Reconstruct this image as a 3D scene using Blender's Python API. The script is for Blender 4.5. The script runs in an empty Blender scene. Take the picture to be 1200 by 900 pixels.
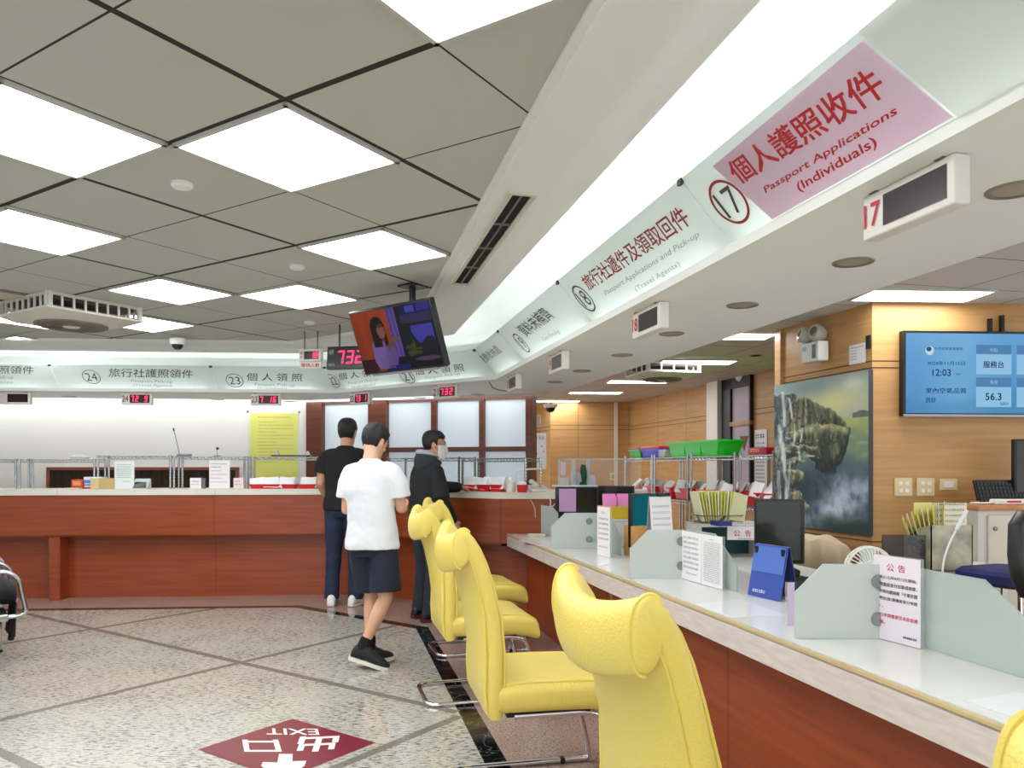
import bpy, bmesh, math, random
from mathutils import Vector, Matrix, noise
random.seed(7)
SC = bpy.context.scene
COL = SC.collection
PI = math.pi
# camera model: level camera at (0,0,H), looking along +Y, 893 px focal length, horizon at row 546
FP, CX, HY, H = 893.0, 600.0, 546.0, 1.36
def V(px, py, Y):
    return Vector(((px-CX)/FP*Y, Y, H+(HY-py)/FP*Y))
def FL(px, py, z=0.0):
    Y = FP*(H-z)/(py-HY)
    return Vector(((px-CX)/FP*Y, Y, z))
def ray_plane(px, py, p0, n):
    o = Vector((0, 0, H)); d = Vector(((px-CX)/FP, 1, (HY-py)/FP))
    return o + d*((p0-o).dot(n)/d.dot(n))
def lin(c):
    c = c/255.0
    return c/12.92 if c <= 0.04045 else ((c+0.055)/1.055)**2.4
def rgb(c): return (lin(c[0]), lin(c[1]), lin(c[2]), 1)
MATS = {}
def mat(name, col, rough=0.5, metal=0.0, spec=0.5, var=0.0, vscale=6.0, bump=0.0, bscale=80.0, stretch=None, coat=0.0):
    if name in MATS: return MATS[name]
    m = bpy.data.materials.new(name); m.use_nodes = True
    nt = m.node_tree; b = nt.nodes['Principled BSDF']
    b.inputs['Base Color'].default_value = rgb(col)
    b.inputs['Roughness'].default_value = rough
    b.inputs['Metallic'].default_value = metal
    b.inputs['Specular IOR Level'].default_value = spec
    b.inputs['Coat Weight'].default_value = coat
    if var or bump:
        tc = nt.nodes.new('ShaderNodeTexCoord'); mp = nt.nodes.new('ShaderNodeMapping')
        nt.links.new(tc.outputs['Object'], mp.inputs['Vector'])
        if stretch: mp.inputs['Scale'].default_value = stretch
    if var:
        n = nt.nodes.new('ShaderNodeTexNoise'); n.inputs['Scale'].default_value = vscale; n.inputs['Detail'].default_value = 5
        nt.links.new(mp.outputs['Vector'], n.inputs['Vector'])
        r = nt.nodes.new('ShaderNodeValToRGB')
        r.color_ramp.elements[0].position = 0.3; r.color_ramp.elements[1].position = 0.7
        r.color_ramp.elements[0].color = rgb([max(0, v*(1-var)) for v in col]); r.color_ramp.elements[1].color = rgb([min(255, v*(1+var)) for v in col])
        nt.links.new(n.outputs['Fac'], r.inputs['Fac']); nt.links.new(r.outputs['Color'], b.inputs['Base Color'])
    if bump:
        n2 = nt.nodes.new('ShaderNodeTexNoise'); n2.inputs['Scale'].default_value = bscale; n2.inputs['Detail'].default_value = 3
        nt.links.new(mp.outputs['Vector'], n2.inputs['Vector'])
        bp = nt.nodes.new('ShaderNodeBump'); bp.inputs['Strength'].default_value = bump; bp.inputs['Distance'].default_value = 0.01
        nt.links.new(n2.outputs['Fac'], bp.inputs['Height']); nt.links.new(bp.outputs['Normal'], b.inputs['Normal'])
    MATS[name] = m
    return m
def emat(name, col, strength):
    if name in MATS: return MATS[name]
    m = bpy.data.materials.new(name); m.use_nodes = True
    nt = m.node_tree; nt.nodes.clear()
    e = nt.nodes.new('ShaderNodeEmission'); e.inputs['Color'].default_value = rgb(col); e.inputs['Strength'].default_value = strength
    o = nt.nodes.new('ShaderNodeOutputMaterial'); nt.links.new(e.outputs[0], o.inputs[0])
    MATS[name] = m
    return m
def glassy(name, col, alpha=0.35, rough=0.1, trans=0.0):
    """thin sheet: part see-through, part tinted diffuse / translucent, with a gloss"""
    if name in MATS: return MATS[name]
    m = bpy.data.materials.new(name); m.use_nodes = True
    nt = m.node_tree; b = nt.nodes['Principled BSDF']
    b.inputs['Base Color'].default_value = rgb(col); b.inputs['Roughness'].default_value = rough
    out = [n for n in nt.nodes if n.type == 'OUTPUT_MATERIAL'][0]
    last = b.outputs[0]
    if trans:
        t = nt.nodes.new('ShaderNodeBsdfTranslucent'); t.inputs['Color'].default_value = rgb(col)
        mx = nt.nodes.new('ShaderNodeMixShader'); mx.inputs[0].default_value = trans
        nt.links.new(last, mx.inputs[1]); nt.links.new(t.outputs[0], mx.inputs[2]); last = mx.outputs[0]
    if alpha < 1:
        tr = nt.nodes.new('ShaderNodeBsdfTransparent')
        mx = nt.nodes.new('ShaderNodeMixShader'); mx.inputs[0].default_value = alpha
        nt.links.new(tr.outputs[0], mx.inputs[1]); nt.links.new(last, mx.inputs[2]); last = mx.outputs[0]
    nt.links.new(last, out.inputs[0])
    MATS[name] = m
    return m

class MB:
    """collects shapes into ONE mesh"""
    def __init__(self): self.v = []; self.f = []; self.mi = []; self.sm = []; self.m = 0
    def add(self, verts, faces, smooth=False):
        o = len(self.v); self.v += [Vector(p) for p in verts]
        for f in faces:
            self.f.append([i+o for i in f]); self.mi.append(self.m); self.sm.append(smooth)
        return self
    def box(self, c, s, rz=0.0, bevel=0.0, M=None):
        c = Vector(c); hx, hy, hz = s[0]/2, s[1]/2, s[2]/2
        R = M if M is not None else Matrix.Rotation(rz, 3, 'Z')
        if bevel <= 0:
            vs = [Vector((x*hx, y*hy, z*hz)) for x in (-1, 1) for y in (-1, 1) for z in (-1, 1)]
            fs = [(0, 1, 3, 2), (4, 6, 7, 5), (0, 4, 5, 1), (2, 3, 7, 6), (0, 2, 6, 4), (1, 5, 7, 3)]
            return self.add([c+R@v for v in vs], fs)
        bm = bmesh.new(); bmesh.ops.create_cube(bm, size=1)
        for v in bm.verts: v.co = Vector((v.co.x*s[0], v.co.y*s[1], v.co.z*s[2]))
        bmesh.ops.bevel(bm, geom=bm.edges[:], offset=min(bevel, min(s)*0.49), segments=3, affect='EDGES', profile=0.5)
        bm.verts.index_update()
        self.add([c+R@v.co for v in bm.verts], [[v.index for v in f.verts] for f in bm.faces], True); bm.free()
        return self
    def prism(self, poly, d, M=None, z0=0.0):
        """2-D polygon (x,y) extruded from z0 to z0+d, then moved by the 4x4 M"""
        n = len(poly); M = M or Matrix.Identity(4)
        vs = [M@Vector((p[0], p[1], z0)) for p in poly]+[M@Vector((p[0], p[1], z0+d)) for p in poly]
        fs = [list(range(n))[::-1], list(range(n, 2*n))]+[(i, (i+1) % n, n+(i+1) % n, n+i) for i in range(n)]
        return self.add(vs, fs)
    def poly(self, pts): return self.add(pts, [list(range(len(pts)))])
    def loft(self, rings, closed=True, caps=True, smooth=True, loop=False):
        n = len(rings[0]); vs = [p for r in rings for p in r]; fs = []
        k = len(rings); rr = range(k) if loop else range(k-1)
        for a in rr:
            b = (a+1) % k
            for i in range(n if closed else n-1):
                j = (i+1) % n
                fs.append((a*n+i, a*n+j, b*n+j, b*n+i))
        if caps and not loop:
            fs.append(list(range(n))[::-1]); fs.append([(k-1)*n+i for i in range(n)])
        return self.add(vs, fs, smooth)
    def tube(self, path, r, seg=8, loop=False):
        path = [Vector(p) for p in path]; n = len(path); rings = []
        up = None
        for i, p in enumerate(path):
            if loop: t = path[(i+1) % n]-path[i-1]
            else: t = path[min(i+1, n-1)]-path[max(i-1, 0)]
            if t.length < 1e-9: t = Vector((0, 0, 1))
            t.normalize()
            if up is None:
                up = Vector((0, 0, 1)) if abs(t.z) < 0.9 else Vector((1, 0, 0))
            a = up - t*up.dot(t)
            if a.length < 1e-6: a = t.orthogonal()
            a.normalize(); up = a; b = t.cross(a)
            rad = r[i] if isinstance(r, (list, tuple)) else r
            rings.append([p+(a*math.cos(2*PI*k/seg)+b*math.sin(2*PI*k/seg))*rad for k in range(seg)])
        return self.loft(rings, loop=loop)
    def lathe(self, prof, c=(0, 0, 0), M=None, seg=24):
        c = Vector(c); M = M or Matrix.Identity(3)
        rings = [[c+M@Vector((r*math.cos(2*PI*k/seg), r*math.sin(2*PI*k/seg), z)) for k in range(seg)] for r, z in prof]
        return self.loft(rings)
    def ball(self, c, r, seg=16, M=None):
        c = Vector(c); r = (r, r, r) if not isinstance(r, (tuple, list)) else r; M = M or Matrix.Identity(3)
        n = seg//2; rings = []
        for i in range(1, n):
            t = PI*i/n
            rings.append([c+M@Vector((r[0]*math.sin(t)*math.cos(2*PI*k/seg), r[1]*math.sin(t)*math.sin(2*PI*k/seg), -r[2]*math.cos(t))) for k in range(seg)])
        return self.loft(rings)
    def build(self, name, mats, parent=None, label=None, world=False, **props):
        me = bpy.data.meshes.new(name)
        if not isinstance(mats, (list, tuple)): mats = [mats]
        vs = self.v
        if world and parent is not None:
            inv = wm(parent).inverted(); vs = [inv@p for p in vs]
        me.from_pydata([tuple(p) for p in vs], [], self.f)
        for m in mats: me.materials.append(m)
        me.polygons.foreach_set('material_index', self.mi); me.polygons.foreach_set('use_smooth', self.sm)
        bm = bmesh.new(); bm.from_mesh(me); bmesh.ops.recalc_face_normals(bm, faces=bm.faces[:]); bm.to_mesh(me); bm.free()
        me.set_sharp_from_angle(angle=math.radians(40))
        o = bpy.data.objects.new(name, me); COL.objects.link(o)
        if parent is not None: o.parent = parent
        if label: o['label'] = label
        for k, v in props.items(): o[k] = v
        return o
def wm(o):
    M = o.matrix_basis.copy()
    while o.parent is not None:
        o = o.parent; M = o.matrix_basis@M
    return M
def thing(name, label, cat, loc=(0, 0, 0), rz=0.0, group=None):
    o = bpy.data.objects.new(name, None); COL.objects.link(o); o.empty_display_size = 0.05
    o.location = loc; o.rotation_euler = (0, 0, rz); o['label'] = label; o['category'] = cat
    if group: o['group'] = group
    return o
def tag(o, label, cat, group=None):
    o['label'] = label; o['category'] = cat
    if group: o['group'] = group
    return o
def struct(o): o['kind'] = 'structure'; return o
def dup(o, loc=None, rz=None, label=None, parent=None):
    c = o.copy(); COL.objects.link(c)
    if parent is not None: c.parent = parent
    if loc is not None: c.location = loc
    if rz is not None: c.rotation_euler = (0, 0, rz)
    if label: c['label'] = label
    for ch in list(o.children): dup(ch, parent=c)
    return c
def frame(x, y, o=(0, 0, 0)):
    """4x4 with given x and y axes"""
    x = Vector(x).normalized(); z = x.cross(Vector(y)).normalized(); y = z.cross(x)
    M = Matrix.Identity(4)
    for i in range(3): M[i][0] = x[i]; M[i][1] = y[i]; M[i][2] = z[i]; M[i][3] = o[i]
    return M
def fillet(path, r, n=6):
    path = [Vector(p) for p in path]; out = [path[0]]
    for i in range(1, len(path)-1):
        p, a, b = path[i], path[i-1], path[i+1]
        d = min(r, (a-p).length*0.45, (b-p).length*0.45)
        p0 = p+(a-p).normalized()*d; p1 = p+(b-p).normalized()*d
        for k in range(n+1):
            t = k/n; out.append(p0*(1-t)**2+p*2*t*(1-t)+p1*t*t)
    out.append(path[-1])
    return out
# ---- lettering
TXT = {}
def text_geo(s, bold):
    k = s
    if k in TXT: return TXT[k]
    c = bpy.data.curves.new('lettering', 'FONT'); c.body = s; c.resolution_u = 2
    o = bpy.data.objects.new('lettering', c); me = bpy.data.meshes.new_from_object(o)
    vs = [(v.co.x, v.co.y) for v in me.vertices]; fs = [list(p.vertices) for p in me.polygons]
    bpy.data.objects.remove(o); bpy.data.curves.remove(c); bpy.data.meshes.remove(me)
    x0 = min(v[0] for v in vs); x1 = max(v[0] for v in vs); y0 = min(v[1] for v in vs); y1 = max(v[1] for v in vs)
    r = ([((v[0]-x0)/max(1e-6, x1-x0), (v[1]-y0)/max(1e-6, y1-y0)) for v in vs], fs, (x1-x0)/max(1e-6, y1-y0))
    TXT[k] = r
    return r
def put_text(mb, s, p00, p10, p01, bold=0.0):
    """text stretched over the parallelogram bottom-left, bottom-right, top-left"""
    vs, fs, _ = text_geo(s, bold); p00 = Vector(p00); ex = Vector(p10)-p00; ey = Vector(p01)-p00
    a = text_geo(s, 0)[2]; nz = ex.cross(ey).normalized(); q_ = 0
    for k in ([(0, 0)] if bold <= 0 else [(0, 0), (1, 1), (-1, -1), (1, -1), (-1, 1)]):
        sh = ex*(k[0]*bold*1.3/a)+ey*(k[1]*bold*1.3)-nz*(.00012*q_); q_ += 1
        mb.add([p00+ex*u+ey*v+sh for u, v in vs], fs)
def text_in(mb, s, M, x, y, h, bold=0.0, w=None, center=False):
    """text of height h in the xy plane of the 4x4 M, left bottom at x,y"""
    a = text_geo(s, bold)[2]; w = w or a*h
    if center: x -= w/2
    put_text(mb, s, M@Vector((x, y, 0)), M@Vector((x+w, y, 0)), M@Vector((x, y+h, 0)), bold)
def dashes(mb, M, x0, x1, y, h, fill=0.72, cell=None):
    """a row of small printed characters too small to read"""
    cell = cell or h; x = x0
    while x < x1-cell*0.5:
        w = cell*fill*random.uniform(0.7, 1.0)
        for q in range(2):
            hh = h*random.uniform(0.2, 0.4); yy = y+q*h*0.55
            mb.add([M@Vector((x, yy, 0)), M@Vector((x+w, yy, 0)), M@Vector((x+w, yy+hh, 0)), M@Vector((x, yy+hh, 0))], [(0, 1, 2, 3)])
        x += cell
SEG = {'0': 'abcdef', '1': 'bc', '2': 'abged', '3': 'abgcd', '4': 'fgbc', '5': 'afgcd', '6': 'afgedc', '7': 'abc', '8': 'abcdefg', '9': 'abcdfg', ' ': ''}
def digits(mb, s, M, x, y, h, w, gap):
    t = h*0.125; sk = 0.12
    def bar(xa, ya, xb, yb):
        pts = [(xa, ya), (xb, ya), (xb, yb), (xa, yb)]
        mb.poly([M@Vector((p[0]+(p[1]-y)*sk, p[1], 0)) for p in pts])
    for ch in s:
        for g in SEG[ch]:
            if g == 'a': bar(x+t*.3, y+h-t, x+w-t*.3, y+h)
            if g == 'g': bar(x+t*.3, y+h/2-t/2, x+w-t*.3, y+h/2+t/2)
            if g == 'd': bar(x+t*.3, y, x+w-t*.3, y+t)
            if g == 'f': bar(x, y+h/2+t*.1, x+t, y+h-t*.2)
            if g == 'e': bar(x, y+t*.2, x+t, y+h/2-t*.1)
            if g == 'b': bar(x+w-t, y+h/2+t*.1, x+w, y+h-t*.2)
            if g == 'c': bar(x+w-t, y+t*.2, x+w, y+h/2-t*.1)
        x += w+gap
def ring(mb, M, cx, cy, rx, ry, t, seg=40):
    vs = []; fs = []
    for k in range(seg):
        a = 2*PI*k/seg
        vs += [M@Vector((cx+rx*math.cos(a), cy+ry*math.sin(a), 0)), M@Vector((cx+(rx-t)*math.cos(a), cy+(ry-t)*math.sin(a), 0))]
    for k in range(seg):
        j = (k+1) % seg; fs.append((2*k, 2*j, 2*j+1, 2*k+1))
    mb.add(vs, fs)
def raster(name, nx, ny, fn, p00, p10, p01, m, parent, world=True):
    """a painted / displayed picture: a flat grid with a colour per point; fn(u, v) -> 0..255 rgb, v=0 at the top"""
    p00 = Vector(p00); ex = Vector(p10)-p00; ey = Vector(p01)-p00
    inv = wm(parent).inverted() if world else Matrix.Identity(4)
    vs = []; cs = []
    for j in range(ny+1):
        for i in range(nx+1):
            u, v = i/nx, j/ny
            vs.append(tuple(inv@(p00+ex*u+ey*(1-v)))); cs += list(rgb(fn(u, v)))
    fs = [(j*(nx+1)+i, j*(nx+1)+i+1, (j+1)*(nx+1)+i+1, (j+1)*(nx+1)+i) for j in range(ny) for i in range(nx)]
    me = bpy.data.meshes.new(name); me.from_pydata(vs, [], fs); me.materials.append(m)
    ca = me.color_attributes.new('picture', 'FLOAT_COLOR', 'POINT'); ca.data.foreach_set('color', cs)
    o = bpy.data.objects.new(name, me); COL.objects.link(o); o.parent = parent
    return o
def picmat(name, emit=0.0, rough=0.5):
    m = bpy.data.materials.new(name); m.use_nodes = True; nt = m.node_tree; b = nt.nodes['Principled BSDF']
    a = nt.nodes.new('ShaderNodeAttribute'); a.attribute_name = 'picture'
    b.inputs['Roughness'].default_value = rough
    if emit:
        b.inputs['Base Color'].default_value = (0.01, 0.01, 0.01, 1); b.inputs['Specular IOR Level'].default_value = .04
        nt.links.new(a.outputs['Color'], b.inputs['Emission Color']); b.inputs['Emission Strength'].default_value = emit
    else: nt.links.new(a.outputs['Color'], b.inputs['Base Color'])
    return m
def fbm(x, y, z=0.0, o=4):
    s = 0; a = 0.5; f = 1.0
    for _ in range(o):
        s += a*noise.noise((x*f, y*f, z*f)); a *= 0.5; f *= 2
    return s
def mixc(a, b, t):
    t = max(0.0, min(1.0, t)); return [a[i]*(1-t)+b[i]*t for i in range(3)]
def sst(a, b, x):
    t = max(0.0, min(1.0, (x-a)/(b-a))); return t*t*(3-2*t)
ORD = ['first', 'second', 'third', 'fourth', 'fifth', 'sixth', 'seventh', 'eighth', 'ninth', 'tenth', 'eleventh', 'twelfth']
# ---- shared frames: the right-hand desk run
RA = math.radians(13.2); rc, rs = math.cos(RA), math.sin(RA)
def R(L, t, z=0.0): return Vector((L*rc-t*rs, L*rs+t*rc, z))
def Lt(p): return (p[0]*rc+p[1]*rs, -p[0]*rs+p[1]*rc)
C1, C2 = Vector((-2.09, 7.316)), Vector((-.80, 6.36))
nl = Vector((-.0698, .9976)); na = Vector((.596, .803)).normalized(); nr = Vector((rc, rs))
def isect(n1, d1, n2, d2):
    det = n1.x*n2.y-n1.y*n2.x
    return Vector(((d1*n2.y-d2*n1.y)/det, (n1.x*d2-n2.x*d1)/det))
TEND = -2.6
XL = -9.0
def off(a, b=None, c=None):
    """the three-sided border line moved outward: left run, angled run, right run -> 4 points"""
    b = a if b is None else b; c = a if c is None else c
    dl, da, dr = C1.dot(nl)+a, C1.dot(na)+b, C2.dot(nr)+c
    p0 = Vector((XL, (dl-nl.x*XL)/nl.y)); p1 = isect(nl, dl, na, da); p2 = isect(na, da, nr, dr)
    p3 = R(dr, TEND); p3 = Vector((p3.x, p3.y))
    return [p0, p1, p2, p3]
def sweep(mb, prof, close=False, span=(0, 3)):
    """profile [(outward offset, z)] swept along the runs"""
    rings = []
    for o, z in prof:
        rings.append([Vector((p.x, p.y, z)) for p in off(o)[span[0]:span[1]+1]])
    return mb.loft(rings, closed=False, caps=False, smooth=False, loop=close)
Z3 = lambda p, z: Vector((p[0], p[1], z))
# ------------------------------------------------------------------ setting
def granite(name, cols, rough, fine=70.0, streak=None, bigvar=None):
    m = bpy.data.materials.new(name); m.use_nodes = True; nt = m.node_tree; b = nt.nodes['Principled BSDF']; L = nt.links.new
    tc = nt.nodes.new('ShaderNodeTexCoord'); mp = nt.nodes.new('ShaderNodeMapping'); L(tc.outputs['Object'], mp.inputs['Vector'])
    if streak: mp.inputs['Scale'].default_value = streak; mp.inputs['Rotation'].default_value = (0, 0, 0.25)
    n1 = nt.nodes.new('ShaderNodeTexNoise'); n1.inputs['Scale'].default_value = fine; n1.inputs['Detail'].default_value = 6; n1.inputs['Roughness'].default_value = 0.7
    L(mp.outputs['Vector'], n1.inputs['Vector'])
    n2 = nt.nodes.new('ShaderNodeTexNoise'); n2.inputs['Scale'].default_value = 3.0; n2.inputs['Detail'].default_value = 4; L(tc.outputs['Object'], n2.inputs['Vector'])
    ad = nt.nodes.new('ShaderNodeMath'); ad.operation = 'MULTIPLY_ADD'; L(n2.outputs['Fac'], ad.inputs[0]); ad.inputs[1].default_value = 0.14; L(n1.outputs['Fac'], ad.inputs[2])
    r = nt.nodes.new('ShaderNodeValToRGB'); e = r.color_ramp.elements
    pos = [0.42, 0.485, 0.545, 0.62, 0.75]
    while len(e) < len(cols): e.new(0.5)
    for k, c in enumerate(cols): e[k].position = pos[k]; e[k].color = rgb(c)
    L(ad.outputs[0], r.inputs['Fac']); L(r.outputs['Color'], b.inputs['Base Color'])
    b.inputs['Roughness'].default_value = rough
    return m
def veined(name, base, vein):
    m = bpy.data.materials.new(name); m.use_nodes = True; nt = m.node_tree; b = nt.nodes['Principled BSDF']; L = nt.links.new
    tc = nt.nodes.new('ShaderNodeTexCoord'); n1 = nt.nodes.new('ShaderNodeTexNoise'); n1.inputs['Scale'].default_value = 5; n1.inputs['Detail'].default_value = 6; n1.inputs['Distortion'].default_value = 1.5
    L(tc.outputs['Object'], n1.inputs['Vector'])
    r = nt.nodes.new('ShaderNodeValToRGB'); e = r.color_ramp.elements
    e[0].position = 0.485; e[0].color = rgb(base); e[1].position = 0.5; e[1].color = rgb(vein); x = e.new(0.515); x.color = rgb(base)
    L(n1.outputs['Fac'], r.inputs['Fac']); L(r.outputs['Color'], b.inputs['Base Color']); b.inputs['Roughness'].default_value = 0.08
    return m
def woodmat(name, col, dark, rough=0.35, axis='X', scale=5.0):
    m = bpy.data.materials.new(name); m.use_nodes = True; nt = m.node_tree; b = nt.nodes['Principled BSDF']; L = nt.links.new
    tc = nt.nodes.new('ShaderNodeTexCoord'); mp = nt.nodes.new('ShaderNodeMapping'); L(tc.outputs['Object'], mp.inputs['Vector'])
    mp.inputs['Scale'].default_value = (0.35, 0.35, 6.0)
    n1 = nt.nodes.new('ShaderNodeTexNoise'); n1.inputs['Scale'].default_value = scale; n1.inputs['Detail'].default_value = 6; n1.inputs['Distortion'].default_value = 0.4
    L(mp.outputs['Vector'], n1.inputs['Vector'])
    r = nt.nodes.new('ShaderNodeValToRGB'); e = r.color_ramp.elements; e[0].position = 0.3; e[0].color = rgb(dark); e[1].position = 0.68; e[1].color = rgb(col)
    L(n1.outputs['Fac'], r.inputs['Fac']); L(r.outputs['Color'], b.inputs['Base Color']); b.inputs['Roughness'].default_value = rough
    return m
def tilemat(name, col, line, ang, a0, pa, b0, pb, thin, thick=None, bump=True):
    m = bpy.data.materials.new(name); m.use_nodes = True; nt = m.node_tree; b = nt.nodes['Principled BSDF']; L = nt.links.new
    tc = nt.nodes.new('ShaderNodeTexCoord'); mp = nt.nodes.new('ShaderNodeMapping'); L(tc.outputs['Object'], mp.inputs['Vector'])
    mp.inputs['Rotation'].default_value = (0, 0, ang); sp = nt.nodes.new('ShaderNodeSeparateXYZ'); L(mp.outputs['Vector'], sp.inputs[0])
    def M(op, a, v=None):
        n = nt.nodes.new('ShaderNodeMath'); n.operation = op
        if isinstance(a, bpy.types.NodeSocket): L(a, n.inputs[0])
        else: n.inputs[0].default_value = a
        if v is not None:
            if isinstance(v, bpy.types.NodeSocket): L(v, n.inputs[1])
            else: n.inputs[1].default_value = v
        return n.outputs[0]
    res = None
    for ax, o0, p in (('X', a0, pa), ('Y', b0, pb)):
        d = M('SUBTRACT', sp.outputs[ax], o0)
        t = M('LESS_THAN', M('PINGPONG', d, p*0.5), thin)
        res = t if res is None else M('MAXIMUM', res, t)
        if thick: res = M('MAXIMUM', res, M('LESS_THAN', M('PINGPONG', d, p), thick))
    mx = nt.nodes.new('ShaderNodeMix'); mx.data_type = 'RGBA'; L(res, mx.inputs['Factor'])
    n2 = nt.nodes.new('ShaderNodeTexNoise'); n2.inputs['Scale'].default_value = 1.2; L(tc.outputs['Object'], n2.inputs['Vector'])
    r = nt.nodes.new('ShaderNodeValToRGB'); r.color_ramp.elements[0].color = rgb([v*0.95 for v in col]); r.color_ramp.elements[1].color = rgb(col)
    L(n2.outputs['Fac'], r.inputs['Fac']); L(r.outputs['Color'], mx.inputs['A']); mx.inputs['B'].default_value = rgb(line)
    L(mx.outputs['Result'], b.inputs['Base Color']); b.inputs['Roughness'].default_value = 0.75; b.inputs['Specular IOR Level'].default_value = 0.2
    return m
M_light = granite('pale granite', [(54, 53, 50), (120, 117, 109), (174, 170, 159), (194, 191, 180), (160, 140, 126)], 0.12, 30, (.8, 2.6, 1))
M_brown = granite('brown granite', [(84, 68, 62), (138, 116, 106), (160, 138, 128), (178, 156, 144), (150, 120, 108)], 0.14, 75)
M_black = veined('black marble', (16, 18, 20), (105, 108, 110))
M_inlay = granite('grey granite inlay', [(86, 83, 78), (112, 107, 100), (124, 118, 110), (132, 126, 118), (116, 110, 103)], 0.15, 80)
M_white = mat('white paint', (240, 243, 240), 0.6)
M_wall = mat('warm white wall paint', (243, 243, 239), 0.55)
M_wood = woodmat('red brown veneer', (160, 73, 33), (138, 58, 24), 0.34)
M_woodd = woodmat('dark red frame wood', (112, 58, 40), (88, 44, 30), 0.35)
M_ochre = woodmat('ochre veneer', (202, 156, 98), (184, 138, 82), 0.42)
M_groove = mat('dark groove', (92, 58, 30), 0.7)
M_tile = tilemat('ceiling tile', (202, 205, 197), (58, 55, 50), math.radians(32.3), -1.955, 0.622, 1.129+0.579, 0.579, 0.004, 0.013)
M_tile2 = tilemat('staff ceiling tile', (214, 213, 206), (60, 56, 50), -RA, 1.40, 0.60, 0.35, 0.60, 0.004)

# floor: brown surround, black marble border, pale field, grey inlaid diagonals
mb = MB()
mb.poly([(-10, -3.5, 0), (6.5, -3.5, 0), (6.5, 16, 0), (-10, 16, 0)])
inn = off(0.0); out = off(0.105)
mb.m = 1; mb.poly([Z3(p, 0.0015) for p in inn]+[(XL, -3.4, 0.0015)])
mb.m = 2; mb.loft([[Z3(p, 0.0016) for p in inn], [Z3(p, 0.0016) for p in out]], closed=False, caps=False, smooth=False)
mb.m = 3
dA = Vector((.829, -.559)); nA = Vector((.559, .829)); dB = Vector((.588, .809)); nB = Vector((.809, -.588))
from mathutils.geometry import intersect_line_line_2d
def inside(p):
    return (p-C1).dot(nl) < 0 and (p-C1).dot(na) < 0 and (p-C2).dot(nr) < 0
def inlay(d, n, q, z=.0024):
    pts = [n*q+d*(k*0.02) for k in range(-900, 900)]
    good = [p for p in pts if inside(p) and p.x > XL and p.y > -3.3]
    if len(good) < 3: return
    a, b = good[0], good[-1]; w = n*0.028
    mb.poly([Z3(a-w, z), Z3(b-w, z), Z3(b+w, z), Z3(a+w, z)])
for k in range(-3, 5): inlay(dA, nA, 1.64+1.675*k)
for k in range(-2, 5): inlay(dB, nB, -2.70-1.95*k+0.04, .0020)
floor = struct(mb.build('floor', [M_brown, M_light, M_black, M_inlay]))

# main ceiling slab and staff-side ceiling slab
def slab(name, pts, z0, z1, m):
    b = MB(); b.prism([(p[0], p[1]) for p in pts], z1-z0, Matrix.Translation((0, 0, z0)))
    return struct(b.build(name, m))
ZC, ZS, ZST = 2.556, 2.129, 2.46
slab('ceiling', [p for p in off(0.01)]+[Vector((XL, TEND-0.6))], ZC, ZC+0.05, M_tile)
W0, W1, W2 = Vector((-9.0, 8.56)), Vector((-2.45, 9.28)), Vector((.22, 8.40))
so = [Vector((R(2.305, t).x, R(2.305, t).y)) for t in (8.05, TEND)]
inner = off(0.95)
wo = Vector((.12, -.13)); 
slab('ceiling_soffit', [W0+Vector((0, -.34)), W1+Vector((.08, -.36)), W2+Vector((-.06, -.34)), W2+Vector((.03, -.34)), so[0], so[1]]+inner[::-1], ZS, ZST+0.06, M_white)
slab('ceiling_staff', [so[1], so[0], Vector((-1.0, 9.2)), Vector((-1.0, 15)), Vector((6.4, 15)), Vector((6.4, TEND))], ZST, ZST+0.05, M_tile2)
mb = MB()
sweep(mb, [(-.03, 2.556), (-.03, 2.545), (0, 2.545), (0, 2.536), (.03, 2.531), (.08, 2.529), (.14, 2.527), (.19, 2.524), (.225, 2.518), (.25, 2.505), (.29, 2.495), (.337, 2.49), (.337, 2.50), (.335, 2.80)])
struct(mb.build('trim_1', M_white))       # curved bulkhead round the hall ceiling
mb = MB()
cv = [(.30, 2.80), (.70, 2.80)]+[(.70+.25*math.sin(a), 2.55+.25*math.cos(a)) for a in [PI/2*k/8 for k in range(9)]]+[(.95, 2.166), (.7305, 2.166)]
sweep(mb, cv)
struct(mb.build('trim_2', M_white))       # cove behind the signs
mb = MB()
sweep(mb, [(.7305, 2.166), (.738, 2.133), (.785, 2.128), (1.0, 2.128)])
struct(mb.build('trim_3', M_white))       # lip under the signs

# walls
def wall(name, a, b, z0=0, z1=2.62, t=0.12, m=None, grooves=(), vgr=(), side=1):
    a = Vector(a); b = Vector(b); d = (b-a); Lw = d.length; d.normalize(); n = Vector((-d.y, d.x))*side   # n points away from the viewer
    w = MB(); M = Matrix(((d.x, n.x, 0, a.x), (d.y, n.y, 0, a.y), (0, 0, 1, 0), (0, 0, 0, 1)))
    w.prism([(0, 0), (Lw, 0), (Lw, t), (0, t)], z1-z0, M@Matrix.Translation((0, 0, z0)))
    w.m = 1
    for g in grooves: w.add([M@Vector(p) for p in ((0, -.0012, g-.004), (Lw, -.0012, g-.004), (Lw, -.0012, g+.004), (0, -.0012, g+.004))], [(0, 1, 2, 3)])
    for g in vgr: w.add([M@Vector(p) for p in ((g-.003, -.0012, z0), (g+.003, -.0012, z0), (g+.003, -.0012, z1), (g-.003, -.0012, z1))], [(0, 1, 2, 3)])
    return struct(w.build(name, [m, M_groove]))
wall('wall_left', (-9.4, 8.52), (-2.45, 9.28), m=M_wall)
wall('wall_hall_left', (XL-.06, -3.4), (XL-.06, 8.6), z1=2.62, m=M_wall)
K = Vector((2.42, 5.12)); K2 = Vector((2.145, 6.22))
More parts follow.
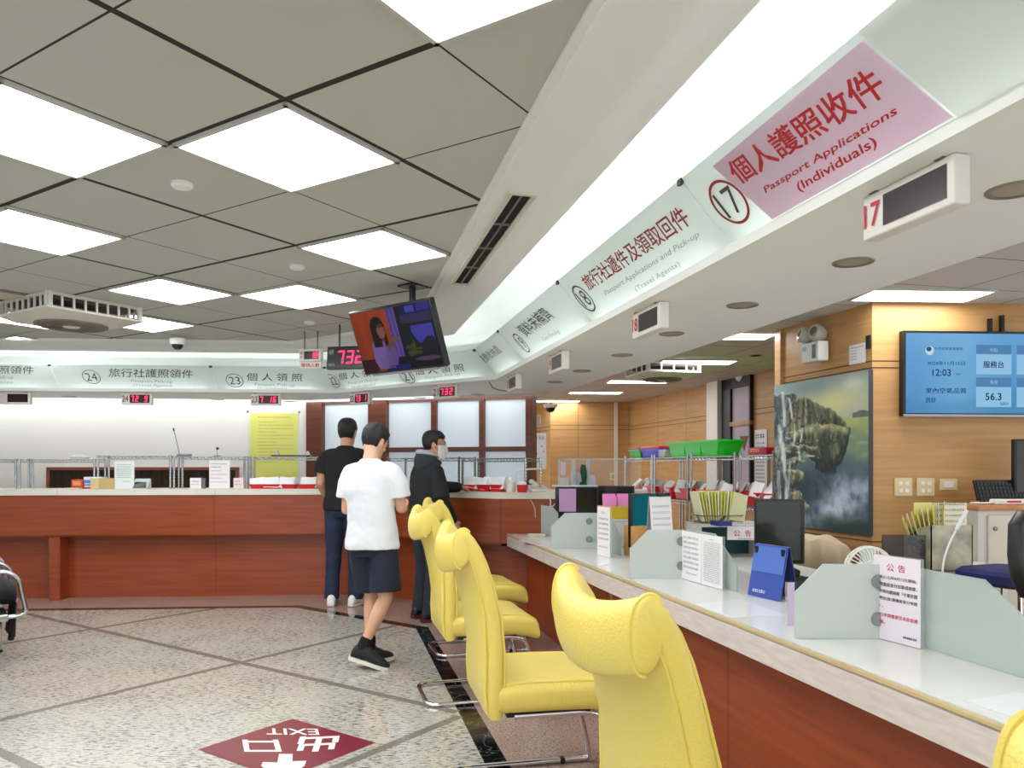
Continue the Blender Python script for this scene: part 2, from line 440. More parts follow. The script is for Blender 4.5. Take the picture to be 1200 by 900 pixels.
wall('wall_right', K, (6.3, 5.30), z1=2.5, m=M_ochre, grooves=(2.02, 2.065, .85), vgr=(1.9,))
wall('wall_painting', K2, K, z1=2.5, m=M_ochre, grooves=(2.02, 2.065, .85), vgr=(.02,))
wall('wall_return', (3.6, 6.25), K2, z1=2.5, m=M_ochre)
RW0, RW1 = Vector((2.02, 13.1)), Vector((3.60, 6.12))
wall('wall_side', RW0, RW1, z1=2.5, m=M_ochre, grooves=(1.98, 2.04), vgr=(1.2, 2.2))
wall('wall_far', (.66, 13.1), RW0, z1=2.5, m=M_ochre, grooves=(1.98, 2.06), vgr=(.48,))
wall('wall_far_return', (.30, 14.3), (.66, 13.1), z1=2.5, m=M_ochre, grooves=(1.98, 2.04))
wall('wall_far_end', (-1.0, 14.3), (.30, 14.3), z1=2.5, m=M_ochre)
# white column and black framed window on the side wall
def side_at(px):
    Y = 4511/(px-391.0); return Vector(((px-CX)/FP*Y, Y))
su = (RW0-RW1).normalized(); sn = Vector((su.y, -su.x)); sn = sn if sn.dot(Vector((-1, 0))) > 0 else -sn
def onside(px): return (side_at(px)-RW1).dot(su)
SM = Matrix(((-su.x, -sn.x, 0, RW0.x), (-su.y, -sn.y, 0, RW0.y), (0, 0, 1, 0), (0, 0, 0, 1)))   # x along the wall towards the camera, y into the wall
LW = (RW0-RW1).length
def sx(px): return LW-onside(px)
b = MB(); b.prism([(sx(835), -.10), (sx(848), -.10), (sx(848), 0), (sx(835), 0)], 2.46, SM)
struct(b.build('trim_4', mat('white column paint', (226, 222, 212), .6)))
wx0, wx1 = sx(849), sx(883)
w = MB()
for x0, x1, z0, z1 in ((wx0, wx0+.22, 0, 2.46), (wx1-.03, wx1, .9, 2.36), (wx0, wx1, 2.33, 2.46), (wx0+.2, wx1, 1.86, 1.91), (wx0+.2, wx1, .85, .92)):
    w.m = 1 if z0 == 1.86 else 0
    w.prism([(x0, -.05), (x1, -.05), (x1, -.004), (x0, -.004)], z1-z0, SM@Matrix.Translation((0, 0, z0)))
win1 = struct(w.build('window_1', [mat('black window metal', (16, 16, 18), .4), M_ochre]))
w = MB(); w.prism([(wx0+.2, -.02), (wx1-.02, -.02), (wx1-.02, -.008), (wx0+.2, -.008)], 1.45, SM@Matrix.Translation((0, 0, .9)))
w.build('pane', mat('frosted violet grey glass', (176, 160, 172), .35, var=.10, vscale=60), win1)
w = MB(); w.m = 0; xm = sx(873.5); zt = 1.36+35*9.35/893
w.prism([(xm-.10, zt), (xm+.10, zt), (xm, zt-.19)], .002, SM@Matrix(((1, 0, 0, 0), (0, 0, 1, -.024), (0, 1, 0, 0), (0, 0, 0, 1))))
w.build('triangle_sticker', mat('maroon sticker', (112, 40, 48), .5), win1)

# glazed back wall behind the angled counter
wd = (W2-W1).normalized(); wn = Vector((-wd.y, wd.x))
WM = Matrix(((wd.x, wn.x, 0, W1.x), (wd.y, wn.y, 0, W1.y), (0, 0, 1, 0), (0, 0, 0, 1)))
def wxp(px):
    k = (px-CX)/FP; return (k*W1.y-W1.x)/(wd.x-k*wd.y)
w = MB()
def wbar(p0, p1, z0, z1, y0=-.05, y1=.03):
    w.prism([(p0, y0), (p1, y0), (p1, y1), (p0, y1)], z1-z0, WM@Matrix.Translation((0, 0, z0)))
xs = [wxp(p) for p in (363, 381, 435, 456, 507, 513, 563, 569, 618, 626)]
wbar(xs[0], xs[1], 0, 2.13, -.08); wbar(xs[2], xs[3], 0, 2.13, -.08); wbar(xs[4], xs[5], 0, 2.13); wbar(xs[6], xs[7], 0, 2.13); wbar(xs[8], xs[9], 0, 2.13, -.07, .1)
wbar(xs[3], xs[9], 1.52, 1.575, -.045); wbar(xs[0], xs[9], 0, .5); wbar(xs[0], xs[9], 2.10, 2.13, -.04)
win2 = struct(w.build('window_2', M_woodd))
M_pane = bpy.data.materials.new('frosted glass with added glow'); M_pane.use_nodes = True
_b = M_pane.node_tree.nodes['Principled BSDF']; _b.inputs['Base Color'].default_value = rgb((206, 216, 224)); _b.inputs['Roughness'].default_value = .22; _b.inputs['Emission Color'].default_value = rgb((205, 220, 232)); _b.inputs['Emission Strength'].default_value = .16  # faint emission added to brighten the frosted film panes
for q0, q1 in ((1, 2), (3, 4), (5, 6), (7, 8)):
    for z0, z1 in ([(.5, 2.1)] if q0 == 1 else [(.5, 1.52), (1.575, 2.1)]):
        p = MB(); p.prism([(xs[q0], 0), (xs[q1], 0), (xs[q1], .01), (xs[q0], .01)], z1-z0, WM@Matrix.Translation((0, 0, z0)))
        p.build('pane', M_pane, win2)
# curtained opening in the white wall
ld = (W1-Vector((-9.4, 8.52))).normalized(); A0 = Vector((-9.4, 8.52)); ln = Vector((-ld.y, ld.x))
LM = Matrix(((ld.x, ln.x, 0, A0.x), (ld.y, ln.y, 0, A0.y), (0, 0, 1, 0), (0, 0, 0, 1)))
def lxp(px):
    k = (px-CX)/FP; return (k*A0.y-A0.x)/(ld.x-k*ld.y)
w = MB(); x0, x1 = lxp(57), lxp(280.5)
for a, bb, z0, z1 in ((x0, x0+.035, .8, 1.34), (x1-.035, x1, .8, 1.34), (x0, x1, 1.31, 1.345), (x0, x1, .78, .82)):
    w.prism([(a, -.06), (bb, -.06), (bb, -.002), (a, -.002)], z1-z0, LM@Matrix.Translation((0, 0, z0)))
win3 = struct(w.build('window_3', mat('brown opening frame', (140, 74, 50), .4)))
w = MB(); n = 260
w.loft([[LM@Vector((x0+.03+(x1-x0-.06)*k/n, -.02-.012*math.sin(k*.9)*math.sin(k*.23+1), z)) for k in range(n+1)] for z in (.8, 1.33)], closed=False, caps=False)
w.build('curtain', mat('dark brown curtain', (64, 50, 40), .9), win3)

# ------------------------------------------------------------------ lights in the hall ceiling
M_glow = emat('white light diffuser', (250, 253, 255), 9.0)
M_alu = mat('white light frame', (200, 200, 195), .5)
ca, sa = math.cos(math.radians(32.3)), math.sin(math.radians(32.3))
def AB(a, b, z): return Vector((a*ca+b*sa, -a*sa+b*ca, z))
def ceil_light(i, j, label, group='square lights in the hall ceiling'):
    a1 = -1.955-.622*i; b0 = 1.129+.579*j; c = AB(a1-.311, b0+.2895, ZC)
    t = thing('ceiling_light', label, 'light', c, -math.radians(32.3), group)
    f = MB()
    for cx, cy, w, d in ((0, .2765, .612, .016), (0, -.2765, .612, .016), (.298, 0, .016, .569), (-.298, 0, .016, .569)): f.box((cx, cy, -.008), (w, d, .014))
    f.build('frame', M_alu, t)
    d = MB(); d.box((0, 0, -.005), (.58, .537, .006)); d.build('diffuser', M_glow, t)
    return t
LIGHTS = [(0, 1, 'large square ceiling light near the top centre, closest complete light to the camera'), (1, 0, 'square ceiling light cut by the left edge in the nearest row'),
 (-2, 0, 'square ceiling light cut off by the top edge'), (1, 3, 'square ceiling light just above and left of the hanging television'),
 (3, 1, 'square ceiling light at the left edge above the ceiling air conditioner'), (4, 3, 'square ceiling light right of and nearer than the ceiling air conditioner, above its right end'),
 (3, 4, 'square ceiling light left of the hanging television, above counter sign 23'), (6, 4, 'square ceiling light just behind the right side of the ceiling air conditioner'),
 (7, 3, 'square ceiling light partly hidden behind the left side of the ceiling air conditioner')]
for i, j, l in LIGHTS: ceil_light(i, j, l)
for i, j in ((5, 0), (2, -2), (-2, -2), (0, -4), (-4, -4), (5, -3), (8, 1), (9, 4)):
    ceil_light(i, j, 'square ceiling light of the hall outside the picture', 'hall ceiling lights outside the picture')
# staff side strip lights
M_glow2 = emat('white strip diffuser', (250, 253, 255), 9.0)
def staff_light(x, y, l):
    t = thing('strip_light', l, 'light', (x, y, ZST), math.radians(3), 'strip lights over the staff area')
    f = MB()
    for cy in (-.155, .155): f.box((0, cy, -.006), (.80, .014, .012))
    for cx in (-.393, .393): f.box((cx, 0, -.006), (.014, .30, .012))
    f.build('frame', M_alu, t); d = MB(); d.box((0, 0, -.004), (.772, .296, .006)); d.build('diffuser', M_glow2, t)
for q, (x, y) in enumerate(((2.63, 4.90), (2.24, 6.45), (1.95, 8.05), (1.64, 9.9), (1.25, 11.4), (.75, 12.9))):
    if q == 1: x = 1.80; y = 6.42
    staff_light(x, y, ['white strip light above the wall television', 'white strip light beside the upright landscape painting', 'white strip light beyond the white ceiling air conditioner panel, third from the camera', 'white strip light fourth from the camera over the staff area', 'white strip light second from the far wall', 'white strip light nearest the far wall'][q])
for x, y in ((2.9, 2.6), (3.2, .8), (4.6, 4.2), (4.4, 1.6)): 
    staff_light(x, y, 'white strip light over the staff area outside the picture')

# wall-washing tubes in the slot between the soffit and the walls
M_wash = emat('wall washing tube', (252, 252, 250), 6.6)
for (pa, pb, n) in ((W0, W1, 6), (W1, W2, 3)):
    d = (pb-pa)/n; nn = Vector((-d.y, d.x)).normalized()
    for k in range(n):
        b = MB(); q0, q1 = pa+d*(k+.04)-nn*.27, pa+d*(k+.96)-nn*.27; b.tube([Z3(q0, 2.195), Z3(q1, 2.195)], .02, 8)
        o = b.build('fluorescent_tube', M_wash); tag(o, 'fluorescent tube in the slot above the %s, %s from left' % ('white wall' if n == 6 else 'glazed wall', ORD[k]), 'light', 'tubes washing the back walls')
# ------------------------------------------------------------------ lit sign boards
M_acr = glassy('sign acrylic', (232, 238, 236), 1.0, .25, .5)
M_tube = emat('fluorescent tube', (250, 255, 255), 8.5); M_tube2 = emat('cove tube', (250, 255, 255), 2.0)
M_red = mat('dark red print', (150, 26, 34), .5); M_dark = mat('dark print', (62, 52, 52), .5); M_pale = mat('pale grey print', (158, 158, 156), .5)
M_clip = mat('dark clip', (70, 72, 66), .4, .6)
class Run:
    def __init__(s, base, d, n):
        s.d = Vector((d.x, d.y, 0)); s.n = Vector((n.x, n.y, 0))
        s.B = Z3(base+n*.7305, 2.166); s.T = Z3(base+n*.531, 2.382)
        s.up = (s.T-s.B).normalized(); s.nn = s.d.cross(s.up).normalized()
    def s_top(s, px):
        k = (px-CX)/FP; return (k*s.T.y-s.T.x)/(s.d.x-k*s.d.y)
    def P(s, px, py, o=.004): return ray_plane(px, py, s.B+s.nn*o, s.nn)
RL = Run(C1, Vector((.9976, .0698)), nl); RAg = Run(C1, Vector((na.y, -na.x)), na); RR = Run(C2, Vector((rs, -rc)), nr)
def cs(run, which, o):   # parameter of the run's corner with its neighbour
    p = off(o)[which]; base = C1 if run is not RR else C2
    return (p-base).dot(Vector((run.d.x, run.d.y)))
def sign(run, ta, tb, ba, bb, label, num, cpx, texts, num_m=None):
    mid = (run.T+run.B)/2+run.d*((ta+tb)/2)
    t = thing('sign_panel', label, 'sign', mid, 0, 'lit sign boards above the counters')
    g = .003
    T0, T1, B0, B1 = run.T+run.d*(ta+g), run.T+run.d*(tb-g), run.B+run.d*(ba+g), run.B+run.d*(bb-g)
    th = run.nn*-.008
    p = MB(); p.loft([[T0, T1, B1, B0], [T0+th, T1+th, B1+th, B0+th]], smooth=False); p.build('panel', M_acr, t, world=True)
    M = frame(run.d, run.up)
    if cpx:
        c = run.P(cpx[0], cpx[1]); Mc = M.copy(); Mc.translation = c
        r = MB(); ring(r, Mc, 0, 0, .088, .088, .011 if run is RR else .007); r.build('number_ring', num_m or M_dark, t, world=True)
        if num:
            r = MB(); text_in(r, num, Mc, -.055, -.05, .10, -.006 if run is RR else -.004, w=.11); r.build('number', mat('number print', (70, 62, 60), .5), t, world=True)
    for s, a, b_, c_, m, bold in texts:
        q = MB(); put_text(q, s, run.P(*a), run.P(*b_), run.P(*c_), bold); q.build('lettering', m, t, world=True)
    cl = MB(); cl.box(T1-run.up*.008+run.nn*.004, (.03, .012, .02), math.atan2(run.d.y, run.d.x)); cl.build('clip', M_clip, t, world=True)
    # tube behind the panel
    tu = MB(); zb = 2.198; a0 = max(ta, ba)+.10; a1 = min(tb, bb)-.10; bo = Z3(Vector((run.B.x, run.B.y)), zb)+run.n*.075
    tu.tube([bo+run.d*a0, bo+run.d*a1], .014, 10)
    o = tu.build('fluorescent_tube', M_tube); tag(o, 'fluorescent tube behind the lower edge of %s' % label.split(',')[0], 'light', 'tubes behind the sign boards')
    up = MB(); bo = Z3(Vector((run.B.x, run.B.y)), 2.19)+run.n*.17
    up.tube([bo+run.d*a0, bo+run.d*a1], .014, 10)
    o = up.build('fluorescent_tube', M_tube2); tag(o, 'fluorescent tube lighting the cove above %s' % label.split(',')[0], 'light', 'tubes in the cove')
    return t
cT, cB = cs(RL, 1, .531), cs(RL, 1, .7305)
a58, a247 = RL.s_top(58), RL.s_top(247); am = RL.s_top(-150)
sign(RL, am, a58, am, a58, 'lit counter sign cut by the left edge, reading travel agent pick-up', None, None,
     [('旅行社護照領件', (-60, 437), (39, 438.6), (-60, 427.5), M_dark, 0), ('Passport Pick-up', (-33, 444), (16, 445), (-33, 439.5), M_pale, 0), ('(Travel Agents)', (-31, 450), (15, 450.5), (-31, 446), M_pale, 0)])
sign(RL, a58, a247, a58, a247, 'lit counter sign 24, travel agent passport pick-up', '24', (107, 441.7),
     [('旅行社護照領件', (127.5, 441.6), (225.7, 443.4), (127.5, 431.5), M_dark, 0), ('Passport Pick-up', (154, 448.7), (202, 449.8), (154, 444.5), M_pale, 0), ('(Travel Agents)', (156, 453), (202, 453.8), (156, 449.8), M_pale, 0)])
sign(RL, a247, cT, a247, cB, 'lit counter sign 23, individual passport pick-up', '23', (275, 446),
     [('個 人 領 照', (289, 446.3), (354, 447), (289, 437), M_dark, 0), ('Passport Pick-up', (298.5, 452.8), (345, 453.8), (298.5, 448.6), M_pale, 0), ('(Individuals)', (302, 456.3), (336, 457), (302, 453.8), M_pale, 0)])
cT1, cB1 = cs(RAg, 1, .531), cs(RAg, 1, .7305); cT2, cB2 = cs(RAg, 2, .531), cs(RAg, 2, .7305); a455 = RAg.s_top(462)
sign(RAg, cT1, a455, cB1, a455, 'lit counter sign 22, left of the hanging television', '22', (390, 446.5),
     [('個 人 領 照', (397.5, 445.5), (449, 439.5), (396, 437.5), M_dark, 0), ('Passport Pick-up', (408, 451.5), (443, 447), (408, 447.5), M_pale, 0), ('(Individuals)', (412, 456), (440, 452), (412, 452.5), M_pale, 0)])
sign(RAg, a455, cT2, a455, cB2, 'lit counter sign 21, half behind the hanging television', '21', (477, 441),
     [('個 人 領 照', (487, 440), (544.5, 435), (484.5, 431.5), M_dark, 0), ('Passport Pick-up', (499, 445.5), (539, 440.5), (498.5, 441), M_pale, 0), ('(Individuals)', (503.5, 452), (533.5, 448), (503, 447.7), M_pale, 0)])
dT, dB = cs(RR, 2, .531), cs(RR, 2, .7305); s1, s2, s3 = RR.s_top(583), RR.s_top(653), RR.s_top(797)
sign(RR, dT, s1, dB, s1, 'lit counter sign 20, in the corner of the signboard run', '20', (564.7, 431), [('規費收納處', (568, 426.5), (589, 412.5), (559.5, 418.5), M_dark, 0)])
sign(RR, s1, s2, s1, s2, 'lit counter sign 19, for pending cases', '19', (611, 402), [('資料未補齊', (618, 395), (651.5, 371.5), (603, 384), M_dark, .004), ('Case Pending', (637.5, 401), (657, 391.5), (634.5, 395.5), M_pale, 0)])
sign(RR, s2, s3, s2, s3, 'lit counter sign 18, travel agent applications and pick-up', '18', (684, 350),
     [('旅行社遞件及領取回件', (691, 341), (811.5, 262), (679, 325.5), M_red, .006), ('Passport Applications and Pick-up', (710.5, 348), (820.5, 279.5), (707.5, 341), M_pale, 0), ('(Travel Agents)', (746.7, 343), (798.5, 313), (742.7, 336.5), M_pale, 0)])
s17 = sign(RR, s3, s3+1.55, s3, s3+1.55, 'lit counter sign 17, individual applications, carrying a pink sheet', '17', (854, 237), [], M_red)
sign(RR, s3+1.55, s3+3.1, s3+1.55, s3+3.1, 'blank lit sign board nearest the camera, out of the picture', None, None, [])
# pink sheet taped over sign 17
t = thing('paper_sheet', 'pink sheet with red lettering taped over sign 17', 'sheet', RR.P(976, 155, .006))
p = MB(); p.loft([[RR.P(*q, o) for q in ((835, 195), (1010, 48), (1117, 137), (905, 257))] for o in (.006, .0075)], smooth=False)
p.build('sheet', glassy('pink paper', (240, 220, 232), 1.0, .5, .6), t, world=True)
for s, a, b_, c_, bold in (('個人護照收件', (868, 217), (1042.5, 109.5), (849, 193), .010), ('Passport Applications', (898, 228.5), (1052, 136.5), (894.5, 219), .010), ('(Individuals)', (938, 227), (1029.5, 173.5), (932, 215), .010)):
    q = MB(); put_text(q, s, RR.P(*a, .0085), RR.P(*b_, .0085), RR.P(*c_, .0085), bold); q.build('lettering', mat('bright red print', (176, 24, 34), .5), t, world=True)
e0 = RR.P(1123, 137.5, .010); e1 = RR.P(1006, 37, .010); ed = RR.d*.47
p = MB(); p.loft([[v+RR.nn*o for v in (e0, e0+ed, e1+ed, e1)] for o in (0, .0015)], smooth=False)
o = p.build('film_sheet', glassy('grey translucent film', (232, 232, 228), .55, .35, .55)); tag(o, 'grey translucent film sheet stuck beside the pink sheet', 'sheet')
# ------------------------------------------------------------------ things on the ceiling
M_led = emat('red segment light', (255, 40, 80), 2.6); M_ledface = mat('dark red display window', (44, 12, 20), .2); M_case = mat('off white display case', (226, 222, 216), .45)
M_metal = mat('zinc bracket', (128, 128, 124), .35, .9); M_blk = mat('black plastic', (18, 18, 20), .35); M_offled = mat('unlit display window', (52, 34, 42), .25)
M_prt = mat('red print', (196, 40, 60), .5); M_prtd = mat('dark red print on display', (120, 50, 56), .5)
def display(pos, d, num, val, label, w=.33, h=.125, lit=True):
    """number display hung under the soffit; d = direction to the right of its face"""
    ang = math.atan2(d[1], d[0])
    t = thing('number_display', label, 'display', pos, ang, 'queue number displays under the soffit')
    b = MB(); b.box((0, .025, -.065), (w, .05, h), bevel=.006); b.build('case', M_case, t)
    M = frame((1, 0, 0), (0, 0, 1), (0, -.0015, -.065))
    b = MB(); b.prism([(-w/2+.085, -h*.34), (w/2-.022, -h*.34), (w/2-.022, h*.34), (-w/2+.085, h*.34)], .001, M); b.build('window', M_ledface if lit else M_offled, t)
    M.translation.y = -.004
    if num:
        q = MB(); text_in(q, num, M, -w/2+.01, -h*.25, h*.52, .01, w=.062); q.build('number', M_prt if not lit else M_prtd, t)
    if val:
        q = MB(); cell = (w-.125)/len(val); digits(q, val, M, -w/2+.095, -h*.24, h*.48, cell*.62, cell*.38); q.build('digits', M_led, t)
    for sx_ in (-.12, .12):
        q = MB(); q.box((sx_*w/.33, .03, -.001), (.03, .07, .004)); q.box((sx_*w/.33, .052, -.02), (.022, .004, .04)); q.build('bracket', M_metal, t)
    return t
ru = (rs, -rc)
for tt, n in ((2.02, '17'), (3.70, '18'), (5.20, '19'), (6.48, '20')):
    p = R(1.47, 0); Y = tt; L_ = 1.475; tq = (Y-L_*rs)/rc
    display(R(L_, tq, ZS), ru, n, None, {'17': 'unlit white number display 17 hanging under the right soffit', '18': 'unlit white number display 18 hanging under the right soffit', '19': 'small unlit display hanging third from the camera along the right soffit', '20': 'small unlit display hanging in the corner of the soffit, farthest of the right run'}[n], lit=False)
def on_off(o, run, px):
    base = {'L': C1+nl*o, 'A': C1+na*o}[run]; d = {'L': Vector((.9976, .0698)), 'A': Vector((na.y, -na.x))}[run]
    k = (px-CX)/FP; s = (k*base.y-base.x)/(d.x-k*d.y); return base+d*s, d
for run, px, n, v, l in (('L', 17, None, None, 'unlit number display at the left edge under the soffit'), ('L', 160, '24', '72 9', 'lit red number display for counter 24'), ('L', 311, '23', '7 16', 'lit red number display for counter 23 above the yellow poster'),
                         ('A', 421, '22', '73 1', 'lit red number display for counter 22 above the two men'), ('A', 521, '21', '732', 'lit red number display for counter 21 above the man in the hoodie')):
    p, d = on_off(.80, run, px); display(Z3(p, ZS), d, n, v, l, w=.31 if run == 'L' else .30, h=.125, lit=bool(v) or True)
# recessed downlights
M_dlr = mat('downlight ring', (150, 146, 136), .3, .7); M_dlc = mat('downlight cone', (172, 166, 150), .4, .2)
def downlight(p, l, g):
    t = thing('downlight', l, 'light', p, 0, g)
    b = MB(); b.lathe([(.055, -.001), (.066, -.005), (.074, -.004), (.076, 0)], seg=20); b.build('ring', M_dlr, t)
    b = MB(); b.lathe([(.056, -.0015), (.045, -.0008), (.03, -.0006), (.001, -.0006)], seg=20); b.build('reflector', M_dlc, t)
for k, (px, py) in enumerate(((1190, 222), (1000, 307), (870, 357.5), (787, 391), (729, 416), (682, 434.5), (650, 447.5), (560, 462.3))):
    downlight(FL(px, py, ZS), 'recessed round downlight, %s from the camera along the right-hand soffit' % ORD[k], 'downlights of the right-hand soffit')
for k, (px, py) in enumerate(((81, 464.6), (255, 468), (340, 470.4), (391, 471.3), (492, 466.3))):
    downlight(FL(px, py, ZS), 'recessed round downlight, %s from the left along the far soffit' % ORD[k], 'downlights of the far soffit')
# small ceiling discs
for px, py, l in ((213.5, 215, 'small white round detector on the ceiling tile below the largest light'), (348, 311.5, 'small white round detector on the ceiling tile left of the hanging television'), (363, 377, 'small white round detector in the far ceiling left of the hanging television')):
    b = MB(); b.lathe([(.045, 0), (.045, -.012), (.036, -.02), (.001, -.021)], FL(px, py, ZC), seg=24); tag(b.build('smoke_detector', M_white), l, 'detector', 'detectors on the hall ceiling')
# dome cameras
M_dome = mat('dark dome', (26, 26, 30), .08)
def dome(p, l, r=.06, dark=True, g='dome cameras'):
    t = thing('dome_camera', l, 'camera', p, 0, g)
    b = MB(); b.lathe([(r*1.15, 0), (r*1.2, -.02), (r*1.05, -.05), (r*.95, -.055)], seg=24); b.build('housing', M_white, t)
    b = MB(); b.ball((0, 0, -.055), (r*.85, r*.85, r*.8), 20); b.build('dome', M_dome, t)
dome(Vector((FL(208, 397, ZC-.03).x, FL(208, 397, ZC-.03).y, ZC-.03)), 'white dome camera on the bulkhead above counter sign 24')
dome(V(645, 474, 12.6), 'dark dome camera near the far wall of the staff area', .10)
# bullet-style white cameras in the staff ceiling
for px, py, Y, l, s in ((886, 405, 7.6, 'white turret camera on the staff ceiling beside the painting', 1.0), (868, 441, 9.4, 'white turret camera above the black framed window', .9)):
    p = V(px, py, Y); t = thing('turret_camera', l, 'camera', (p.x, p.y, ZST), math.radians(20), 'turret cameras of the staff area')
    dz = ZST-p.z
    b = MB(); b.lathe([(.055*s, 0), (.055*s, -dz*.5), (.04*s, -dz*.6)], seg=20); b.build('mount', M_white, t)
    Mr = Matrix.Rotation(math.radians(60), 3, 'X')
    b = MB(); b.lathe([(.001, .07), (.04*s, .068), (.062*s, .03), (.062*s, -.03), (.05*s, -.05)], (0, 0, -dz*.85), Mr, 20); b.build('body', M_white, t)
    b = MB(); b.lathe([(.048*s, 0), (.03*s, .012), (.001, .014)], Vector((0, 0, -dz*.85))+Mr@Vector((0, 0, .062)), Mr, 20); b.build('lens', M_dome, t)
# air slot in the right bulkhead
t = thing('air_slot_diffuser', 'long narrow black slotted air outlet in the white bulkhead', 'air vent', Z3(C2+nr*.12, 2.53))
zz = 2.5305
P0 = FL(612, 226, zz); P1 = FL(540, 331, zz); ax = (P1-P0); Ls = ax.length; ax.normalize(); ay = Vector((-ax.y, ax.x, 0)); Mt = frame(ax, ay, P0); wv = .085
b = MB()
for x0, x1, y0, y1 in ((-.02, Ls+.02, -wv/2-.02, -wv/2), (-.02, Ls+.02, wv/2, wv/2+.02), (-.02, 0, -wv/2, wv/2), (Ls, Ls+.02, -wv/2, wv/2)): b.prism([(x0, y0), (x1, y0), (x1, y1), (x0, y1)], -.014, Mt)
b.build('frame', mat('cream vent frame', (214, 210, 198), .5), t, world=True)
b = MB(); b.prism([(0, -wv/2), (Ls, -wv/2), (Ls, wv/2), (0, wv/2)], -.005, Mt); b.build('slot', mat('black slot', (14, 14, 14), .8), t, world=True)
b = MB()
b.prism([(0, -.004), (Ls, -.004), (Ls, .004), (0, .004)], -.012, Mt)
for k in (1, 2, 3): b.prism([(Ls*k/4-.008, -wv/2), (Ls*k/4+.008, -wv/2), (Ls*k/4+.008, wv/2), (Ls*k/4-.008, wv/2)], -.012, Mt)
b.build('divider', mat('grey vent blade', (120, 118, 110), .5), t, world=True)
# ceiling cassette with the lowered panel
M_cas = mat('cassette white', (224, 222, 214), .4); M_grl = mat('grey grille', (128, 122, 110), .6)
def cassette(c, rz, s, drop, l, posts=6, grille=True):
    t = thing('ceiling_air_conditioner', l, 'air conditioner', c, rz, 'ceiling air conditioners')
    b = MB(); b.box((0, 0, -.02), (s*.86, s*.86, .04)); b.build('upper_body', mat('dark cassette inside', (90, 88, 82), .7), t)
    r0 = s*.5
    b = MB(); b.loft([[Vector((x*q, y*q, z)) for x, y in ((-1, -1), (1, -1), (1, 1), (-1, 1))] for q, z in ((r0*.9, -drop+.015), (r0, -drop), (r0*.99, -drop-.012), (r0*.76, -drop-.05), (r0*.74, -drop-.052))], smooth=False)
    b.build('panel', M_cas, t)
    b = MB(); b.lathe([(r0*.70, -drop-.05), (r0*.69, -drop-.062), (r0*.2, -drop-.066), (r0*.19, -drop-.066)], seg=36)
    if grille:
        for k in range(6): 
            rr = r0*(.22+.08*k); b.tube([(rr*math.cos(a), rr*math.sin(a), -drop-.068) for a in [2*PI*q/36 for q in range(36)]], .003, 5, loop=True)
    b.build('round_grille', M_grl, t)
    b = MB(); b.lathe([(r0*.18, -drop-.064), (r0*.14, -drop-.072), (.001, -drop-.073)], seg=24); b.build('hub', M_cas, t)
    for sx_, sy in ((1, 0), (-1, 0), (0, 1), (0, -1)):
        b = MB()
        for k in range(posts):
            q = (k/(posts-1)-.5)*s*.92
            x, y = (sx_*r0*.96, q) if sx_ else (q, sy*r0*.96); p_w = .026 if k in (0, posts-1) else .013
            b.box((x, y, -drop/2), (p_w, p_w, drop))
        b.box((sx_*r0*.96, sy*r0*.96, -.012), (.02 if sx_ else s*.96, .02 if sy else s*.96, .02))
        b.build('louvre_posts', M_cas, t)
cassette((FL(84, 357, ZC).x, FL(84, 357, ZC).y, ZC), -math.radians(32.3),   .70, .10, 'white ceiling air conditioner with lowered round grille, at upper left', 9)
pc = FL(776, 428, ZST); cassette((pc.x, pc.y, ZST), RA, .62, .10, 'white ceiling air conditioner over the staff area', 5)
# square louvre vent at left edge
t = thing('ceiling_vent', 'square louvred ceiling vent at the left edge beside the air conditioner', 'air vent', (FL(-2, 350, ZC).x, FL(-2, 350, ZC).y, ZC), -math.radians(32.3))
b = MB()
for k in range(5):
    q = .28-.05*k
    for cx, cy, w_, d_ in ((0, q, 2*q, .022), (0, -q, 2*q, .022), (q, 0, .022, 2*q), (-q, 0, .022, 2*q)): b.box((cx, cy, -.012+.001*k), (w_+.02, d_+.0, .012))
b.build('louvres', mat('cream louvre', (206, 198, 178), .5), t)
b = MB(); b.box((0, 0, -.002), (.56, .56, .004)); b.build('backing', mat('dark vent backing', (60, 56, 48), .8), t)
# hanging television
def tvrect(u, v, d=0.0):
    yaw, tilt = -.657, .358
    Rm = Matrix.Rotation(yaw, 3, 'Z')@Matrix.Rotation(tilt, 3, 'X')
    return Vector((-.759, 4.929, 2.181))+Rm@Vector(((u-.5)*.75, d, (v-.5)*.431))
TVR = Matrix.Rotation(-.657, 3, 'Z')@Matrix.Rotation(.358, 3, 'X')
t = thing('television', 'black flat television tilted down from the ceiling showing a talking woman', 'television', (-.759, 4.929, 2.181))
b = MB(); b.box(tvrect(.5, .5, .03), (.75, .05, .431), M=TVR, bevel=.008); b.box(tvrect(.5, .45, .07), (.45, .05, .26), M=TVR, bevel=.01); b.build('housing', M_blk, t, world=True)
b = MB(); b.box(tvrect(.5, -.012, .02), (.6, .03, .014), M=TVR); b.build('stand_rail', mat('silver trim', (170, 170, 172), .3, .7), t, world=True)
